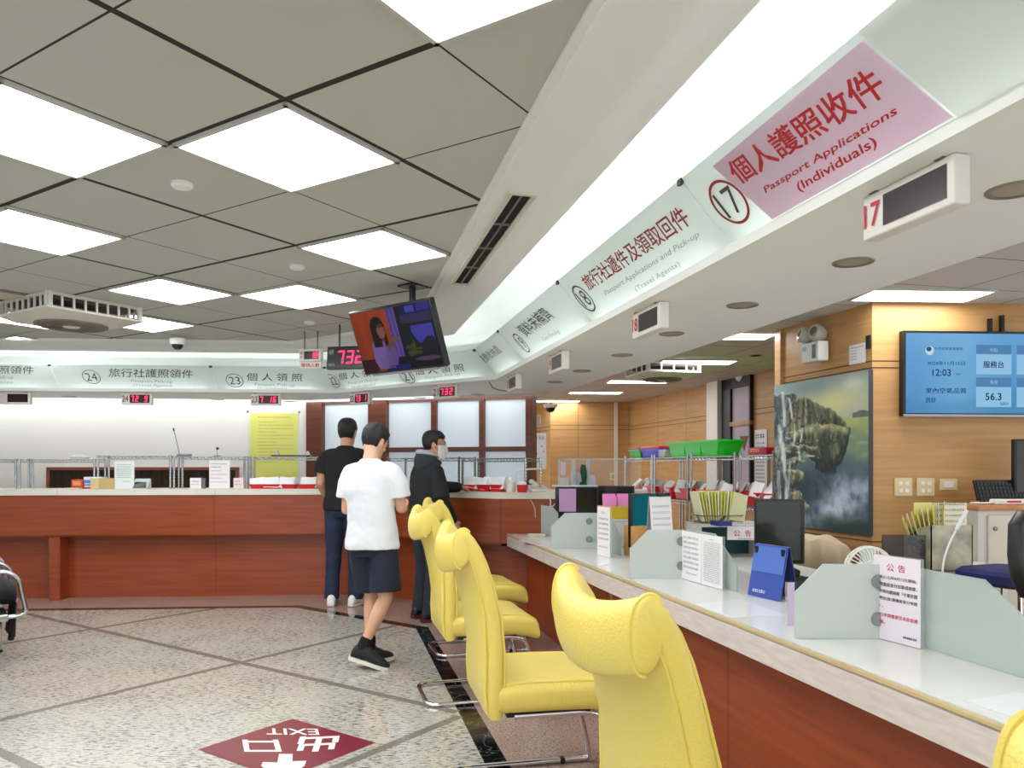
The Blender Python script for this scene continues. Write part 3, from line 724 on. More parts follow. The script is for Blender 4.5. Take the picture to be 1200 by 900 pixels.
def tvpic(u, v):
    c = [226, 96, 30]; c = mixc(c, [170, 60, 20], sst(.0, .5, v)*.4+.15*math.sin(u*40))
    if u > .46 and u < .60: c = mixc([150, 120, 230], [110, 80, 190], .5+.5*math.sin(u*120))
    if u >= .57: c = [16, 20, 44]
    if u > .62 and v < .30: c = [70, 56, 120] if v > .14 else [20, 20, 70]
    if .70 < u < .82 and v < .12 and v > .02: c = [90, 100, 255]
    if u > .84 and v < .12: c = [60, 60, 190]
    if v > .29 and v < .335 and u > .6: c = [10, 10, 20]
    sk = .48+.10*fbm(u*9, 1, 3)+.08*math.sin(u*26)
    if u > .72 and .335 < v < sk+.12*sst(.72, .9, u)-.06*sst(.9, 1, u) and u < .985: c = [92, 84, 236]
    if v > .78 and u < .58: c = [70, 30, 24] if u < .2 else c
    if v > .80 and u >= .3: c = [14, 8, 16]
    e = ((u-.85)/.16)**2+((v-.865)/.035)**2
    if e < 1 and v > .82: c = [120, 86, 120]
    # leaves
    for lx, ly, ax_, ay_ in ((.70, .70, .03, .10), (.66, .66, .05, .03), (.74, .76, .06, .03), (.72, .62, .015, .08), (.66, .76, .04, .05), (.77, .70, .04, .02)):
        if ((u-lx)/ax_)**2+((v-ly)/ay_)**2 < 1: c = [96, 92, 40]
    # figure: hair, face, blouse, arm
    if ((u-.33)/.155)**2+((v-.78)/.24)**2 < 1 and v < .97: c = mixc([178, 140, 226], [120, 90, 170], sst(.2, .45, u)*.6)
    if ((u-.27)/.09)**2+((v-.62)/.16)**2 < 1: c = [176, 140, 228]
    if ((u-.31)/.095)**2+((v-.30)/.20)**2 < 1 or (.215 < u < .33 and .3 < v < .60) or (.36 < u < .41 and .4 < v < .6): c = [34, 14, 16]
    if ((u-.345)/.052)**2+((v-.34)/.13)**2 < 1: c = [186, 122, 120] if v > .28 else [120, 70, 70]
    if abs((v-.60)+(u-.42)*.9) < .05 and .38 < u < .50: c = [150, 100, 110]
    if ((u-.50)/.05)**2+((v-.50)/.045)**2 < 1: c = [170, 110, 106]
    if v > .93 and .34 < u < .62 and math.sin(u*150)+math.sin(v*170) > -.3: c = [40, 50, 190]
    return c
raster('screen', 150, 86, tvpic, tvrect(.022, .035, .003), tvrect(.978, .035, .003), tvrect(.022, .965, .003), picmat('television picture', .17), t)
b = MB(); top = Vector((-.66, 5.05, 2.30)); b.tube([(top.x, top.y, 2.25), (top.x, top.y, 2.545)], .022, 10); b.box((top.x, top.y, 2.549), (.14, .14, .012), -.657); b.build('ceiling_mount', M_blk, t, world=True)
# two hanging number boards left of it
t = thing('number_board', 'black board with large red number 732 hanging from the ceiling', 'display', V(402, 418, 6.5))
pc_ = [V(381, 407.5, 6.5), V(389, 432, 6.42), V(424, 430, 6.3), V(424, 402, 6.3)]
xv = (pc_[2]-pc_[1]).normalized(); yv = (pc_[0]-pc_[1]).normalized(); Mn = frame((.97, -.20, 0), (0, .12, 1), pc_[1])
wB = .50; hB = .19
b = MB(); b.prism([(-.05, 0), (wB-.05, 0), (wB-.05, hB), (-.05, hB)], -.05, Mn); b.build('case', M_blk, t, world=True)
Mn2 = Mn.copy(); Mn2.translation = Mn@Vector((0, 0, .002))
b = MB(); digits(b, '732', Mn2, .035, .04, .112, .062, .022); b.build('digits', M_led, t, world=True)
b = MB(); text_in(b, '號', Mn2, -.035, .12, .045, 0); text_in(b, 'NO.', Mn2, -.03, .02, .025, 0); b.build('lettering', mat('grey print', (150, 150, 150), .5), t, world=True)
for xx in (.05, .38):
  b = MB(); b.tube([Mn@Vector((xx, hB, -.02)), Vector(((Mn@Vector((xx, hB, -.02))).x, (Mn@Vector((xx, hB, -.02))).y, ZC))], .007, 6)
  b.build('hanger', M_blk, t, world=True)
Yw = 6.75; c0 = V(363.5, 419, Yw)
t = thing('waiting_count_display', 'small white display showing 18 people waiting, left of the black number board', 'display', (c0.x, c0.y, c0.z), math.radians(-8))
b = MB(); b.box((0, .02, .02), (.205, .05, .11), bevel=.005); b.build('case', M_case, t)
b = MB(); b.box((0, .01, -.068), (.198, .012, .058)); b.build('name_plate', M_case, t)
M = frame((1, 0, 0), (0, 0, 1), (0, -.006, .02)); b = MB(); b.prism([(-.055, -.035), (.08, -.035), (.08, .035), (-.055, .035)], .001, M); b.build('window', M_ledface, t)
M.translation.y = -.009; b = MB(); digits(b, '18', M, .005, -.024, .048, .028, .008); b.build('digits', M_led, t)
M.translation = (0, .003, -.068); b = MB(); text_in(b, '等待人數', M, 0, -.017, .034, .012, w=.17, center=True); b.build('lettering', M_prt, t)
M.translation = (0, -.006, .02); b = MB(); text_in(b, '證', M, -.092, .006, .026, .0); text_in(b, '件', M, -.092, -.03, .026, 0); b.build('side_lettering', M_prtd, t)
for xx in (-.06, .06): b = MB(); b.tube([(xx, .02, .07), (xx, .02, ZC-c0.z)], .006, 6); b.build('hanger', M_metal, t)
# loose cable at the corner of the signs
b = MB(); b.tube(fillet([RR.P(549, 421, .01), RR.P(560, 434, .02), RR.P(573, 447, .02), V(577, 454, 6.25), V(584, 457, 6.4), V(594, 458.5, 6.45)], .3), .005, 6)
tag(b.build('cable', mat('grey cable', (110, 106, 98), .5)), 'thin grey cable drooping from the corner of the sign boards', 'cable')
# ------------------------------------------------------------------ right-hand desk
ZD = .75; LE = 1.52
M_top = mat('white laminate top', (232, 232, 228), .16, spec=.5, var=.02, vscale=2)
M_edge = mat('pinkish white worn edge', (214, 204, 202), .35, var=.05, vscale=9, stretch=(1, 1, 6))
M_yel = mat('yellowed edge strip', (204, 182, 132), .45)
M_lam = mat('grey white laminate', (214, 212, 206), .4)
RM = Matrix(((rc, -rs, 0, 0), (rs, rc, 0, 0), (0, 0, 1, 0), (0, 0, 0, 1)))     # x = into the staff side, y = along the desk away from the camera
t = thing('service_desk', 'long low white desk with red brown front running along the right', 'desk', R(LE, 2.5), RA)
o0 = Vector((LE, 2.5, 0))
def dl_(L, tt, z): return Vector((L-LE, tt-2.5, z))
T0, T1 = -1.6, 6.68
wtp = [R(LE+.03, T0), R(LE+.03, T1-.015), Vector((.462, 6.838, 0)), Vector((.462, 6.98, 0)), R(2.30, T1), R(2.30, T0)]
b = MB(); b.prism([(p.x, p.y) for p in wtp], .04, Matrix.Translation((0, 0, ZD-.04))); b.build('worktop', M_top, t, world=True)
b = MB(); b.box((.015, (T0+T1)/2-2.5, ZD-.062), (.03, T1-T0, .092)); b.box((.008, (T0+T1)/2-2.5, ZD-.036), (.0172, T1-T0, .003)); b.build('edge_band', M_edge, t)
b = MB(); b.box((.009, (T0+T1)/2-2.5, ZD-.0045), (.0195, T1-T0, .0092)); b.build('edge_strip', M_yel, t)
b = MB(); b.box((.16, (T0+T1)/2-2.58, .32), (.03, T1-T0-.16, .64)); b.m = 1
for q in (.3, 1.55, 3.0, 4.5, 5.9): b.box((.1449, q-2.5, .32), (.002, .004, .64))
b.build('front_panel', [M_wood, M_groove], t)
for tt in (0.9, 4.24):
    b = MB(); b.box((.11, tt-2.5, .321), (.07, .04, .638)); b.build('support_post', mat('lighter brown post', (186, 112, 66), .4), t)
# staff desks behind
t = thing('staff_desk', 'white staff table standing behind the long desk', 'table', R(2.555, 5.2), RA)
b = MB(); b.box((0, 0, .7325), (.45, 4.6, .035)); b.build('top', M_lam, t)
for x in (-.18, .18):
    for y in (-2.2, 0, 2.2):
        b = MB(); b.box((x, y, .357), (.05, .05, .713)); b.build('leg', M_metal, t)
# ---- yellow chairs
M_yc = mat('yellow leather', (234, 212, 104), .36, bump=.25, bscale=160, spec=.5)
M_ycs = mat('yellow leather with fine creases', (234, 212, 104), .36, bump=.45, bscale=30, stretch=(8, 1, 1))
M_chr = mat('chrome', (225, 225, 228), .08, 1.0)
M_rub = mat('black rubber', (18, 18, 18), .6)
def rrect(w, d, r, n=5):
    """rounded rectangle outline, list of (a, b)"""
    out = []
    for sx_, sy, a0 in ((1, 1, 0), (-1, 1, PI/2), (-1, -1, PI), (1, -1, 1.5*PI)):
        for k in range(n+1):
            a = a0+PI/2*k/n; out.append((sx_*(w/2-r)+r*math.cos(a), sy*(d/2-r)+r*math.sin(a)))
    return out
def rrect_fine(w, d, r, m=8):
    pts = rrect(w, d, r); out = []
    for i, p in enumerate(pts):
        q = pts[(i+1) % len(pts)]; out.append(p)
        if abs(p[0]-q[0]) > w*.4: out += [(p[0]+(q[0]-p[0])*k/m, p[1]+(q[1]-p[1])*k/m) for k in range(1, m)]
    return out
def yellow_chair():
    t = thing('visitor_chair', 'x', 'chair')
    # back: slab lofted up a leaning curve
    prof = [(-.232, .375, .49, .05), (-.238, .40, .50, .075), (-.247, .50, .50, .085), (-.262, .62, .495, .082), (-.288, .76, .485, .075), (-.318, .88, .48, .068), (-.345, .95, .487, .066), (-.372, 1.0, .49, .066), (-.394, 1.038, .49, .060), (-.406, 1.060, .485, .046), (-.412, 1.070, .47, .026)]
    rings = []
    for i, (x, z, w, d) in enumerate(prof):
        a = prof[max(0, i-1)]; c = prof[min(len(prof)-1, i+1)]; tx, tz = c[0]-a[0], c[1]-a[1]; l = math.hypot(tx, tz); nx, nz = -tz/l, tx/l
        rings.append([Vector((x-nx*q, p-0, z-nz*q)) for p, q in rrect_fine(w, d, d*.48)])
        for v in rings[-1]:
            v.x += .05*(v.y/.25)**2*min(1, max(0, (z-.45)/.3)); v.z += .045*(v.y/.25)**2*min(1, max(0, (z-.7)/.3))
    b = MB(); b.loft(rings); bk = b.build('backrest', M_yc, t)
    # piping on the front and back outlines
    for s in (-1, 1):
        for e in (-1, 1):
            b = MB(); pth = []
            for i, (x, z, w, d) in enumerate(prof[1:-1]):
                yy = s*(w/2-.012); pth.append((x+e*(d/2-.004)+.05*(yy/.25)**2*min(1, max(0, (z-.45)/.3)), yy, z+.045*(yy/.25)**2*min(1, max(0, (z-.7)/.3))))
            b.tube(pth, .005, 6); b.build('piping', M_yc, bk)
    # head roll folded over the top
    ctl = [(-.372, 1.045), (-.380, 1.080), (-.404, 1.092), (-.428, 1.080), (-.442, 1.050), (-.446, 1.0), (-.438, .958), (-.424, .936), (-.404, .936), (-.385, .965)]
    for _ in range(2):
        ctl = [q for i in range(len(ctl)) for q in ((ctl[i][0]*.75+ctl[(i+1) % len(ctl)][0]*.25, ctl[i][1]*.75+ctl[(i+1) % len(ctl)][1]*.25), (ctl[i][0]*.25+ctl[(i+1) % len(ctl)][0]*.75, ctl[i][1]*.25+ctl[(i+1) % len(ctl)][1]*.75))]
    gx, gz = sum(q[0] for q in ctl)/len(ctl), sum(q[1] for q in ctl)/len(ctl)
    def hp_(x, z, y, k=1.0): return Vector((gx+(x-gx)*k+.05*(y/.25)**2, y, gz+(z-gz)*k+.045*(y/.25)**2-.010))
    b = MB(); b.loft([[hp_(x, z, y, k) for x, z in ctl] for y, k in [(-.240, .82), (-.237, .93), (-.230, .985)]+[(-.225+.45*q/14, 1.0) for q in range(15)]+[(.230, .985), (.237, .93), (.240, .82)]])
    hr = b.build('head_roll', M_yc, t)
    for y in (-.229, .229):
        b = MB(); b.tube([hp_(x, z, y, 1.01) for x, z in ctl[2:30]], .0045, 6); b.build('piping', M_yc, hr)
    # seat: rounded waterfall cushion
    st = [(-.225, .445, .09), (-.20, .448, .115), (-.1, .450, .122), (.05, .448, .122), (.16, .444, .122), (.225, .432, .125), (.262, .415, .115), (.278, .40, .085), (.283, .392, .05)]
    rings = []
    for x, z, h in st: rings.append([Vector((x, p, z+q)) for p, q in rrect(.515, h, h*.36)])
    b = MB(); b.loft(rings); se = b.build('seat', M_ycs, t)
    for s in (-1, 1):
        b = MB(); b.tube([(x, s*.232, z+h*.5-.003) for x, z, h in st[:-1]]+[(.284, s*.232, .38)], .006, 6); b.build('piping', M_yc, se)
    # cantilever tube base
    b = MB(); R_ = .0138
    half = [(-.16, .22, .375), (.13, .22, .375), (.215, .22, .35), (.285, .22, .06), (.285, .22, .013), (-.365, .22, .013)]
    other = [(x, -y, z) for x, y, z in half[::-1]]
    b.tube(fillet(half+other, .075, 6), R_, 10)
    fr = b.build('tube_frame', M_chr, t)
    for y in (-.22, .22): b = MB(); b.box((.16, y, .0135), (.022, .034, .027), bevel=.003); b.build('floor_clip', M_rub, fr)
    b = MB(); b.box((-.02, 0, .382), (.34, .46, .014)); b.build('seat_board', M_rub, t)
    return t
chairs = [(1.03, .385, 'yellow chair at the bottom right corner, only its rounded head roll showing'), (.935, 1.58, 'yellow high-back chair nearest the camera, seen from behind'), (.856, 3.13, 'yellow high-back chair directly behind the nearest one, its whole seat in profile'),
          (.875, 4.50, 'third yellow chair along the desk, chrome base showing left of the second chair'), (1.08, 5.60, 'farthest yellow chair, mostly hidden behind the third chair')]
ch0 = yellow_chair()
for k, (L, tt, l) in enumerate(chairs):
    o = ch0 if k == 0 else dup(ch0)
    o.location = R(L, tt, 0); o.rotation_euler = (0, 0, RA+(.0, .03, -.02, .02, .06)[k]); o['label'] = l; o['group'] = 'yellow visitor chairs along the desk'
# ---- frosted dividers
M_fr = glassy('frosted green glass', (226, 234, 232), .80, .3, .4)
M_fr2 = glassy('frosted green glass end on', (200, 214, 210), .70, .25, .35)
M_ch2 = mat('satin steel', (150, 156, 154), .25, .9)
def divider(L, tt, label, h=.262, w=.40, side=.47, x0=0.0):
    t = thing('desk_divider', label, 'divider', R(L, tt, ZD), RA-.235, 'frosted glass desk dividers')
    b = MB(); M = Matrix(((1, 0, 0, 0), (0, 0, 1, -.005), (0, 1, 0, .002), (0, 0, 0, 1)))
    b.prism([(x0, 0), (w, 0), (w, h), (x0+.10, h), (x0, h-.10)], .008, M); b.build('cross_panel', M_fr, t)
    a = RA-.235
    # long wing running towards the camera, parallel with the desk edge
    Q = Matrix.Rotation(.235+.0, 4, 'Z'); u = Q@Vector((0, -1, 0))
    M = frame(u, (0, 0, 1), Vector((w+.004, .004, .002)))
    b = MB(); b.prism([(0, 0), (side, 0), (side, h-.14), (side-.22, h), (0, h)], .008, M); b.build('side_panel', M_fr2, t)
    for z in (.07, h-.06):
        b = MB(); b.lathe([(.001, -.012), (.024, -.012), (.026, 0), (.024, .012), (.001, .012)], (w-.062, .002, z), Matrix.Rotation(PI/2, 3, 'X'), 20); b.box((w-.030, .006, z), (.05, .010, .03), bevel=.004); b.build('clamp', M_ch2, t)
    return t
def Lt3(px, py, z): return Lt(FL(px, py, z))
for (px, py), l in (((931, 748.5), 'frosted glass divider nearest the camera, behind the pink notice'), ((738, 678), 'frosted glass divider in the middle of the desk, behind the double notice'), ((646, 643), 'frosted glass divider farther along the desk, with a narrow notice and two clamps')):
    L, tt = Lt3(px, py, ZD); divider(L, tt, l, w=.34 if px < 900 else .355, side=.47 if px < 900 else .60)
# last little screen at the far end of the desk
p = FL(634, 628.5, ZD)
t = thing('desk_divider', 'small frosted glass screen at the far end of the desk beside the wooden counter', 'divider', p, -.2, 'frosted glass desk dividers')
b = MB(); b.prism([(0, 0), (.15, 0), (.15, .20), (.10, .255), (0, .27)], .008, Matrix(((1, 0, 0, 0), (0, 0, 1, 0), (0, 1, 0, .002), (0, 0, 0, 1)))); b.build('cross_panel', M_fr2, t)
b = MB(); b.box((-.03, -.02, .012), (.16, .06, .022), bevel=.004); b.build('foot', mat('cream plastic', (212, 206, 190), .5), t)
# ---- notices
M_pap = mat('white paper', (240, 238, 240), .55); M_papp = mat('pinkish paper', (236, 226, 236), .5); M_acrl = glassy('clear acrylic', (235, 240, 240), .18, .05)
M_ink = mat('dark ink', (50, 48, 56), .6); M_inkr = mat('red ink', (206, 52, 84), .6); M_inkb = mat('grey blue ink', (110, 116, 136), .6)
def board(name, label, cat, bl, br, h, paper, lines, th=.012, lean=0.0, group=None, base=True):
    """upright notice board; bl, br = world points of its foot; lines = (kind, text, x, y, h, mat, bold) in units of width / height"""
    bl, br = Vector(bl), Vector(br); mid = (bl+br)/2; d = br-bl; w = d.length; ang = math.atan2(d.y, d.x)
    t = thing(name, label, cat, mid, ang, group)
    up = Vector((0, math.sin(lean), math.cos(lean))); M = frame((1, 0, 0), up, (0, 0, .001))
    b = MB(); b.prism([(-w/2, 0), (w/2, 0), (w/2, h), (-w/2, h)], -th, M); b.build('holder', M_acrl if base else paper, t)
    M2 = M.copy(); M2.translation = M@Vector((0, 0, .0012))
    b = MB(); b.prism([(-w/2+.002, .002), (w/2-.002, .002), (w/2-.002, h-.002), (-w/2+.002, h-.002)], -.0008, M2); b.build('sheet', paper, t)
    M3 = M.copy(); M3.translation = M@Vector((0, 0, .0022)); by = {}
    for kind, s, x, y, hh, m, bold in lines:
        q = by.setdefault(m.name if kind == 'd' else len(by), (MB(), m))[0]
        if kind == 't': text_in(q, s, M3, (x-.5)*w, y*h, hh*h, bold, w=None)
        elif kind == 'f': text_in(q, s, M3, (x[0]-.5)*w, y*h, hh*h, bold, w=(x[1]-x[0])*w)
        else: dashes(q, M3, (x[0]-.5)*w, (x[1]-.5)*w, y*h, hh*h, .74)
    for q, m in by.values(): q.build('lettering', m, t)
    return t
P = FL(1023.5, 747, ZD); Q = FL(1079.5, 761.5, ZD)
body = ['自本(113)年8月12日開始，', '辦理僑居身分加簽或換簽，', '送件時均需檢附「中華民國', '護照加(換)簽僑居身分申請', '書」。']
ls = [('f', '公', (.30, .46), .82, .085, M_inkr, .006), ('f', '告', (.54, .69), .82, .085, M_inkr, .006)]
for k, s in enumerate(body): ls.append(('f', s, (.07, .93 if k < 4 else .22), .715-.083*k, .046, M_ink, .004))
ls += [('f', '空白申請書請至本局官網', (.08, .94), .275, .046, M_inkr, .004), ('f', '下載。', (.08, .26), .19, .046, M_inkr, .004), ('f', '領事事務局 敬啟', (.64, .92), .075, .026, M_ink, .004)]
board('notice_board', 'pinkish notice with red heading leaning on the nearest frosted divider', 'notice', P, Q, .298, M_papp, ls)
P = FL(797, 677.5, ZD); Q = FL(822, 685, ZD); S = FL(847, 692, ZD)
board('notice_board', 'pale handwritten-looking notice, left half of the double notice on the desk', 'notice', P, Q, .262, M_pap, [('d', '', (.18, .9), .85-.10*k, .045, M_inkb, 0) for k in range(7)]+[('d', '', (.3, .8), .14, .03, M_inkb, 0)])
board('notice_board', 'densely printed notice, right half of the double notice on the desk', 'notice', Q, S, .262, M_pap, [('d', '', (.4, .6), .90, .02, M_ink, 0)]+[('d', '', (.12, .9), .84-.034*k, .018, M_inkb, 0) for k in range(23)])
P = FL(700, 650.5, ZD); Q = FL(715, 654, ZD)
board('notice_board', 'narrow white notice on the far frosted divider', 'notice', P, Q, .335, M_pap, [('d', '', (.35, .65), .86, .05, M_inkr, 0)]+[('d', '', (.12, .9), .74-.10*k, .035, M_ink, 0) for k in range(5)]+[('d', '', (.12, .85), .18, .03, M_inkr, 0)])
P = FL(922, 733.5, ZD); Q = FL(931.5, 733, ZD)
board('acrylic_stand', 'narrow clear stand with a lilac top beside the nearest divider', 'sign stand', P, Q, .165, mat('lilac card', (214, 198, 226), .4), [])
def flat_paper(pts, label, m=None):
    b = MB(); c = sum((Vector(p) for p in pts), Vector())/len(pts); b.prism([(p[0]-c.x, p[1]-c.y) for p in pts], .0015, Matrix.Translation((0, 0, .0005)))
    o = b.build('paper_sheet', m or M_pap); o.location = (c.x, c.y, ZD); tag(o, label, 'paper', 'loose sheets under the desk glass')
for pts, l in (([(815, 708), (868, 703), (925, 722), (858, 724)], 'white sheet lying on the desk in front of the blue calendar'), ([(690, 658), (738, 654), (748, 660), (702, 663)], 'white sheet lying in front of the far divider'),
               ([(1130, 822), (1190, 812), (1330, 838), (1240, 858)], 'white printed sheet lying at the right edge of the desk'), ([(606, 634), (634, 631), (650, 636), (640, 641)], 'white sheet lying near the far end of the desk')):
    flat_paper([FL(*q, ZD) for q in pts], l, mat('glossy paper', (244, 244, 248), .12))
# blue tent calendar
P = FL(876, 697, ZD); Q = FL(914, 705.5, ZD); d = (Q-P); w = d.length
t = thing('tent_calendar', 'blue plastic covered tent calendar standing on the desk', 'calendar', P, math.atan2(d.y, d.x))
h = .245
for nm, sg, m in (('front_cover', 0, mat('blue plastic cover', (62, 88, 176), .2)), ('back_cover', 1, mat('dark blue back', (44, 58, 110), .3))):
    M = frame((1, 0, 0), (0, .20 if sg == 0 else -.22, 1), (0, 0 if sg == 0 else .11, .002))
    b = MB(); b.prism([(0, 0), (w, 0), (w, h), (0, h)], -.004, M); b.build(nm, m, t)
M = frame((1, 0, 0), (0, .20, 1), (0, -.0035, .002)); b = MB(); b.prism([(0.004, h*.48), (w-.004, h*.48), (w-.004, h-.006), (.004, h-.006)], .001, M); b.build('clear_pocket', mat('lighter blue pocket', (92, 124, 206), .1), t)
M.translation.y = -.005; b = MB(); dashes(b, M, w*.16, w*.55, .022, .014, .8); b.build('lettering', M_pap, t)
b = MB(); 
for xx in (.02, w-.02): b.box((xx, .05, h*.985-.03), (.02, .03, .04))
b.build('clip', M_blk, t)
# office electronics
M_scr = mat('dark screen', (30, 32, 28), .12); M_teal = emat('teal desktop picture', (20, 92, 100), .55)
def monitor(label, pos, rz, w, h, scr=None, z0=ZD-.03, stand=True, tilt=0.0, rear=False):
    t = thing('monitor', label, 'monitor', pos, rz, 'desktop monitors')
    zc = pos[2]; b = MB(); b.box((0, 0, 0), (w, .035, h), bevel=.006); b.build('housing', M_blk, t)
    b = MB(); b.box((0, -.0178, .004), (w-.03, .002, h-.035)); b.build('screen', scr or M_scr, t)
    b = MB(); b.box((0, .04, -h/2-.06), (.06, .02, .22)); b.lathe([(.10, 0), (.10, .012), (.02, .018)], (0, .03, z0-zc), seg=20); b.tube([(0, .04, -h/2-.1), (0, .03, z0-zc+.012)], .018, 8); b.build('stand', M_blk, t)
    return t
c = V(913, 622, 4.15); monitor('dark monitor standing in front of the landscape painting', c, -.55, .26, .345, z0=.751)
c = V(761, 609, 5.3); m_ = monitor('monitor with a teal screen behind the wall calendar', c, .55, .36, .37, M_teal, z0=.751)
c = V(676, 590, 6.7); t = monitor('black monitor at the far end of the desk with paper taped on it', c, .05, .38, .30, z0=.751)
b = MB(); b.box((-.02, 0, .155), (.40, .05, .014)); b.build('top_rail', mat('light grey plastic', (200, 206, 208), .4), t)
b = MB(); b.box((-.085, -.0215, .03), (.15, .002, .20)); o = b.build('paper_sheet', mat('violet paper', (190, 150, 196), .5), t, label='violet paper')
o.parent = None; o.matrix_basis = wm(t)@Matrix.Identity(4); tag(o, 'violet and brown paper taped to the far black monitor', 'paper'); del t
b = MB()
c = V(716, 586, 7.2); monitor('wide black monitor behind the pink folders', c, .0, .44, .27, z0=.751)
# glass screen with rail behind the monitors
Yg = 7.9
t = thing('glass_screen', 'clear glass screen with pale posts standing behind the far monitors', 'screen', V(690, 572, Yg))
def gb(b, px0, px1, py0, py1, th=.02): 
    a = V(px0, py0, Yg); c = V(px1, py1, Yg); b.box((a+c)/2, (abs(c.x-a.x), th, abs(c.z-a.z)))
b = MB(); gb(b, 654, 752, 537.5, 539); gb(b, 654, 656, 538, 585); gb(b, 670, 674, 538, 585, .06); gb(b, 687.5, 691, 538, 585, .05); b.build('frame', mat('pale blue post', (196, 210, 214), .3), t, world=True)
b = MB(); gb(b, 656, 752, 539, 575, .006); b.build('pane', glassy('clear glass', (225, 235, 232), .10, .03), t, world=True)
b = MB(); gb(b, 656.5, 663, 541, 557, .004); o = b.build('paper_label', mat('pale pink label', (240, 214, 222), .5)); o.location = (0, -.012, 0); tag(o, 'pale pink label stuck to the clear glass screen', 'label')
b = MB(); c = V(684.5, 557, Yg-.06); b.ball(c, (.03, .03, .12), 14); b.ball(c+Vector((-.012, 0, .05)), (.03, .03, .07), 12); b.ball(c+Vector((-.01, 0, -.09)), (.04, .03, .03), 12); tag(b.build('green_ornament', mat('dark green plastic', (20, 70, 52), .4)), 'dark green upright ornament in front of the glass screen', 'ornament')
t = thing('staff_desk', 'white shelf table carrying the clear glass screen', 'table', (V(700, 560, 7.75).x, 7.75, 0), 0)
b = MB(); b.box((0, .12, 1.10), (1.0, .4, .03)); b.build('top', M_lam, t)
for x in (-.47, .47): 
    b = MB(); b.box((x, .12, .543), (.04, .36, 1.085)); b.build('leg', M_lam, t)
zt_ = 1.115
for px, w_, h_, m, l in ((661, .09, .12, M_pap, 'white paper stack left of the green ornament'), (676, .12, .17, mat('white folder', (232, 234, 240), .5), 'white folders leaning behind the green ornament'), (693, .08, .15, mat('pale blue folder', (214, 224, 240), .5), 'pale folder at the right of the green ornament')):
    p = V(px, 560, 8.02); b = MB(); b.box((p.x, p.y, zt_+h_/2), (w_, .05, h_), bevel=.004); b.box((p.x+w_*.3, p.y-.03, zt_+h_*.4), (w_*.4, .012, h_*.8), .1); tag(b.build('paper_folder', m), l, 'folder', 'papers on the shelf table')
# yellow basket with pink folders on a white box
def basket(name, label, c, rz, w, d, h, m, cat='basket', group=None, rim=.012):
    t = thing(name, label, cat, c, rz, group); b = MB()
    k = .88; outer = [rrect(w*q, d*q, .02) for q in (k, 1)]
    rings = [[Vector((x, y, z)) for x, y in outer[i]] for i, z in ((0, .001), (1, h))]
    rings += [[Vector((x*(w+rim)/w, y*(d+rim)/d, h)) for x, y in outer[1]], [Vector((x*(w+rim)/w, y*(d+rim)/d, h+rim)) for x, y in outer[1]], [Vector((x*.97, y*.97, h+rim)) for x, y in outer[1]], [Vector((x*.97, y*.97, .008)) for x, y in outer[0]]]
    b.loft(rings, smooth=False); b.build('tub', m, t)
    return t
Yb = 5.75; p = V(723, 607, Yb); zb = .96
t = thing('document_box', 'white box standing under the yellow basket', 'box', (p.x, p.y, ZD), RA*.5); b = MB(); b.box((0, 0, .1065), (.25, .16, .211), bevel=.006); b.build('body', mat('white cardboard', (232, 232, 230), .5), t); b = MB(); b.box((0, 0, .203), (.262, .172, .014), bevel=.003); b.build('lid', mat('white cardboard', (232, 232, 230), .5), t)
basket('storage_basket', 'yellow plastic basket holding pink folders', (p.x, p.y, zb+.002), RA*.5, .255, .17, .085, mat('yellow plastic', (240, 206, 66), .35))
for k in range(6):
    b = MB(); b.box((0, 0, .06), (.10, .006, .12), bevel=.002); o = b.build('pink_folder', mat('pink plastic', (240, 150, 212), .3)); o.location = (p.x-.055+.11*(k % 2), p.y-.045+.018*k, zb+.045+.012*(k//2)); o.rotation_euler = (-.12, 0, .1); tag(o, 'pink plastic folder standing in the yellow basket', 'folder', 'pink folders in the yellow basket')
# kraft box
p = FL(743, 650, ZD); p.z = ZD; p += Vector((0.01, .0, 0))
t = thing('cardboard_box', 'open orange brown cardboard box leaning beside the middle divider', 'box', p, .5); b = MB(); b.box((0, 0, .101), (.11, .12, .20), bevel=.004); b.build('body', mat('kraft orange card', (214, 156, 88), .55), t); b = MB(); b.box((.07, 0, .14), (.003, .12, .12), M=Matrix.Rotation(.4, 3, 'Y')); b.build('flap', mat('orange card inside', (206, 120, 56), .55), t); b = MB(); b.tube([(-.02, -.062, .05+.018*math.sin(a)) if False else (-.02+.016*math.cos(a), -.0612, .06+.016*math.sin(a)) for a in [2*PI*k/16 for k in range(16)]], .002, 5, loop=True); b.build('printed_mark', M_ink, t)
# standing wall calendar on a clip
Yc = 4.75; a, c = V(761, 652, Yc), V(790, 652, Yc)
t = thing('calendar_stand', 'tall white calendar hanging from a clip stand in front of the teal screen', 'calendar', ((a.x+c.x)/2, Yc, ZD), .35)
b = MB(); M = frame((1, 0, 0), (0, .12, 1), (0, -.03, .02)); b.prism([(-.075, 0), (.075, 0), (.075, .40), (-.075, .40)], -.006, M); b.build('pages', M_pap, t)
M.translation.y -= .002; b = MB(); 
for k in range(9): dashes(b, M, -.06, .06, .03+.038*k, .014, .5)
b.build('lettering', M_inkb, t)
b = MB(); M = frame((1, 0, 0), (0, -.12, 1), (0, .08, .0015)); b.prism([(-.075, 0), (.075, 0), (.075, .42), (-.075, .42)], -.004, M); b.build('easel_back', mat('grey card', (150, 156, 160), .5), t)
b = MB(); b.box((0, .015, .43), (.05, .03, .02), bevel=.004); b.tube([(-.015, .015, .44), (-.02, .015, .47)], .004, 6); b.tube([(.015, .015, .44), (.02, .015, .47)], .004, 6); b.build('clip', M_blk, t)
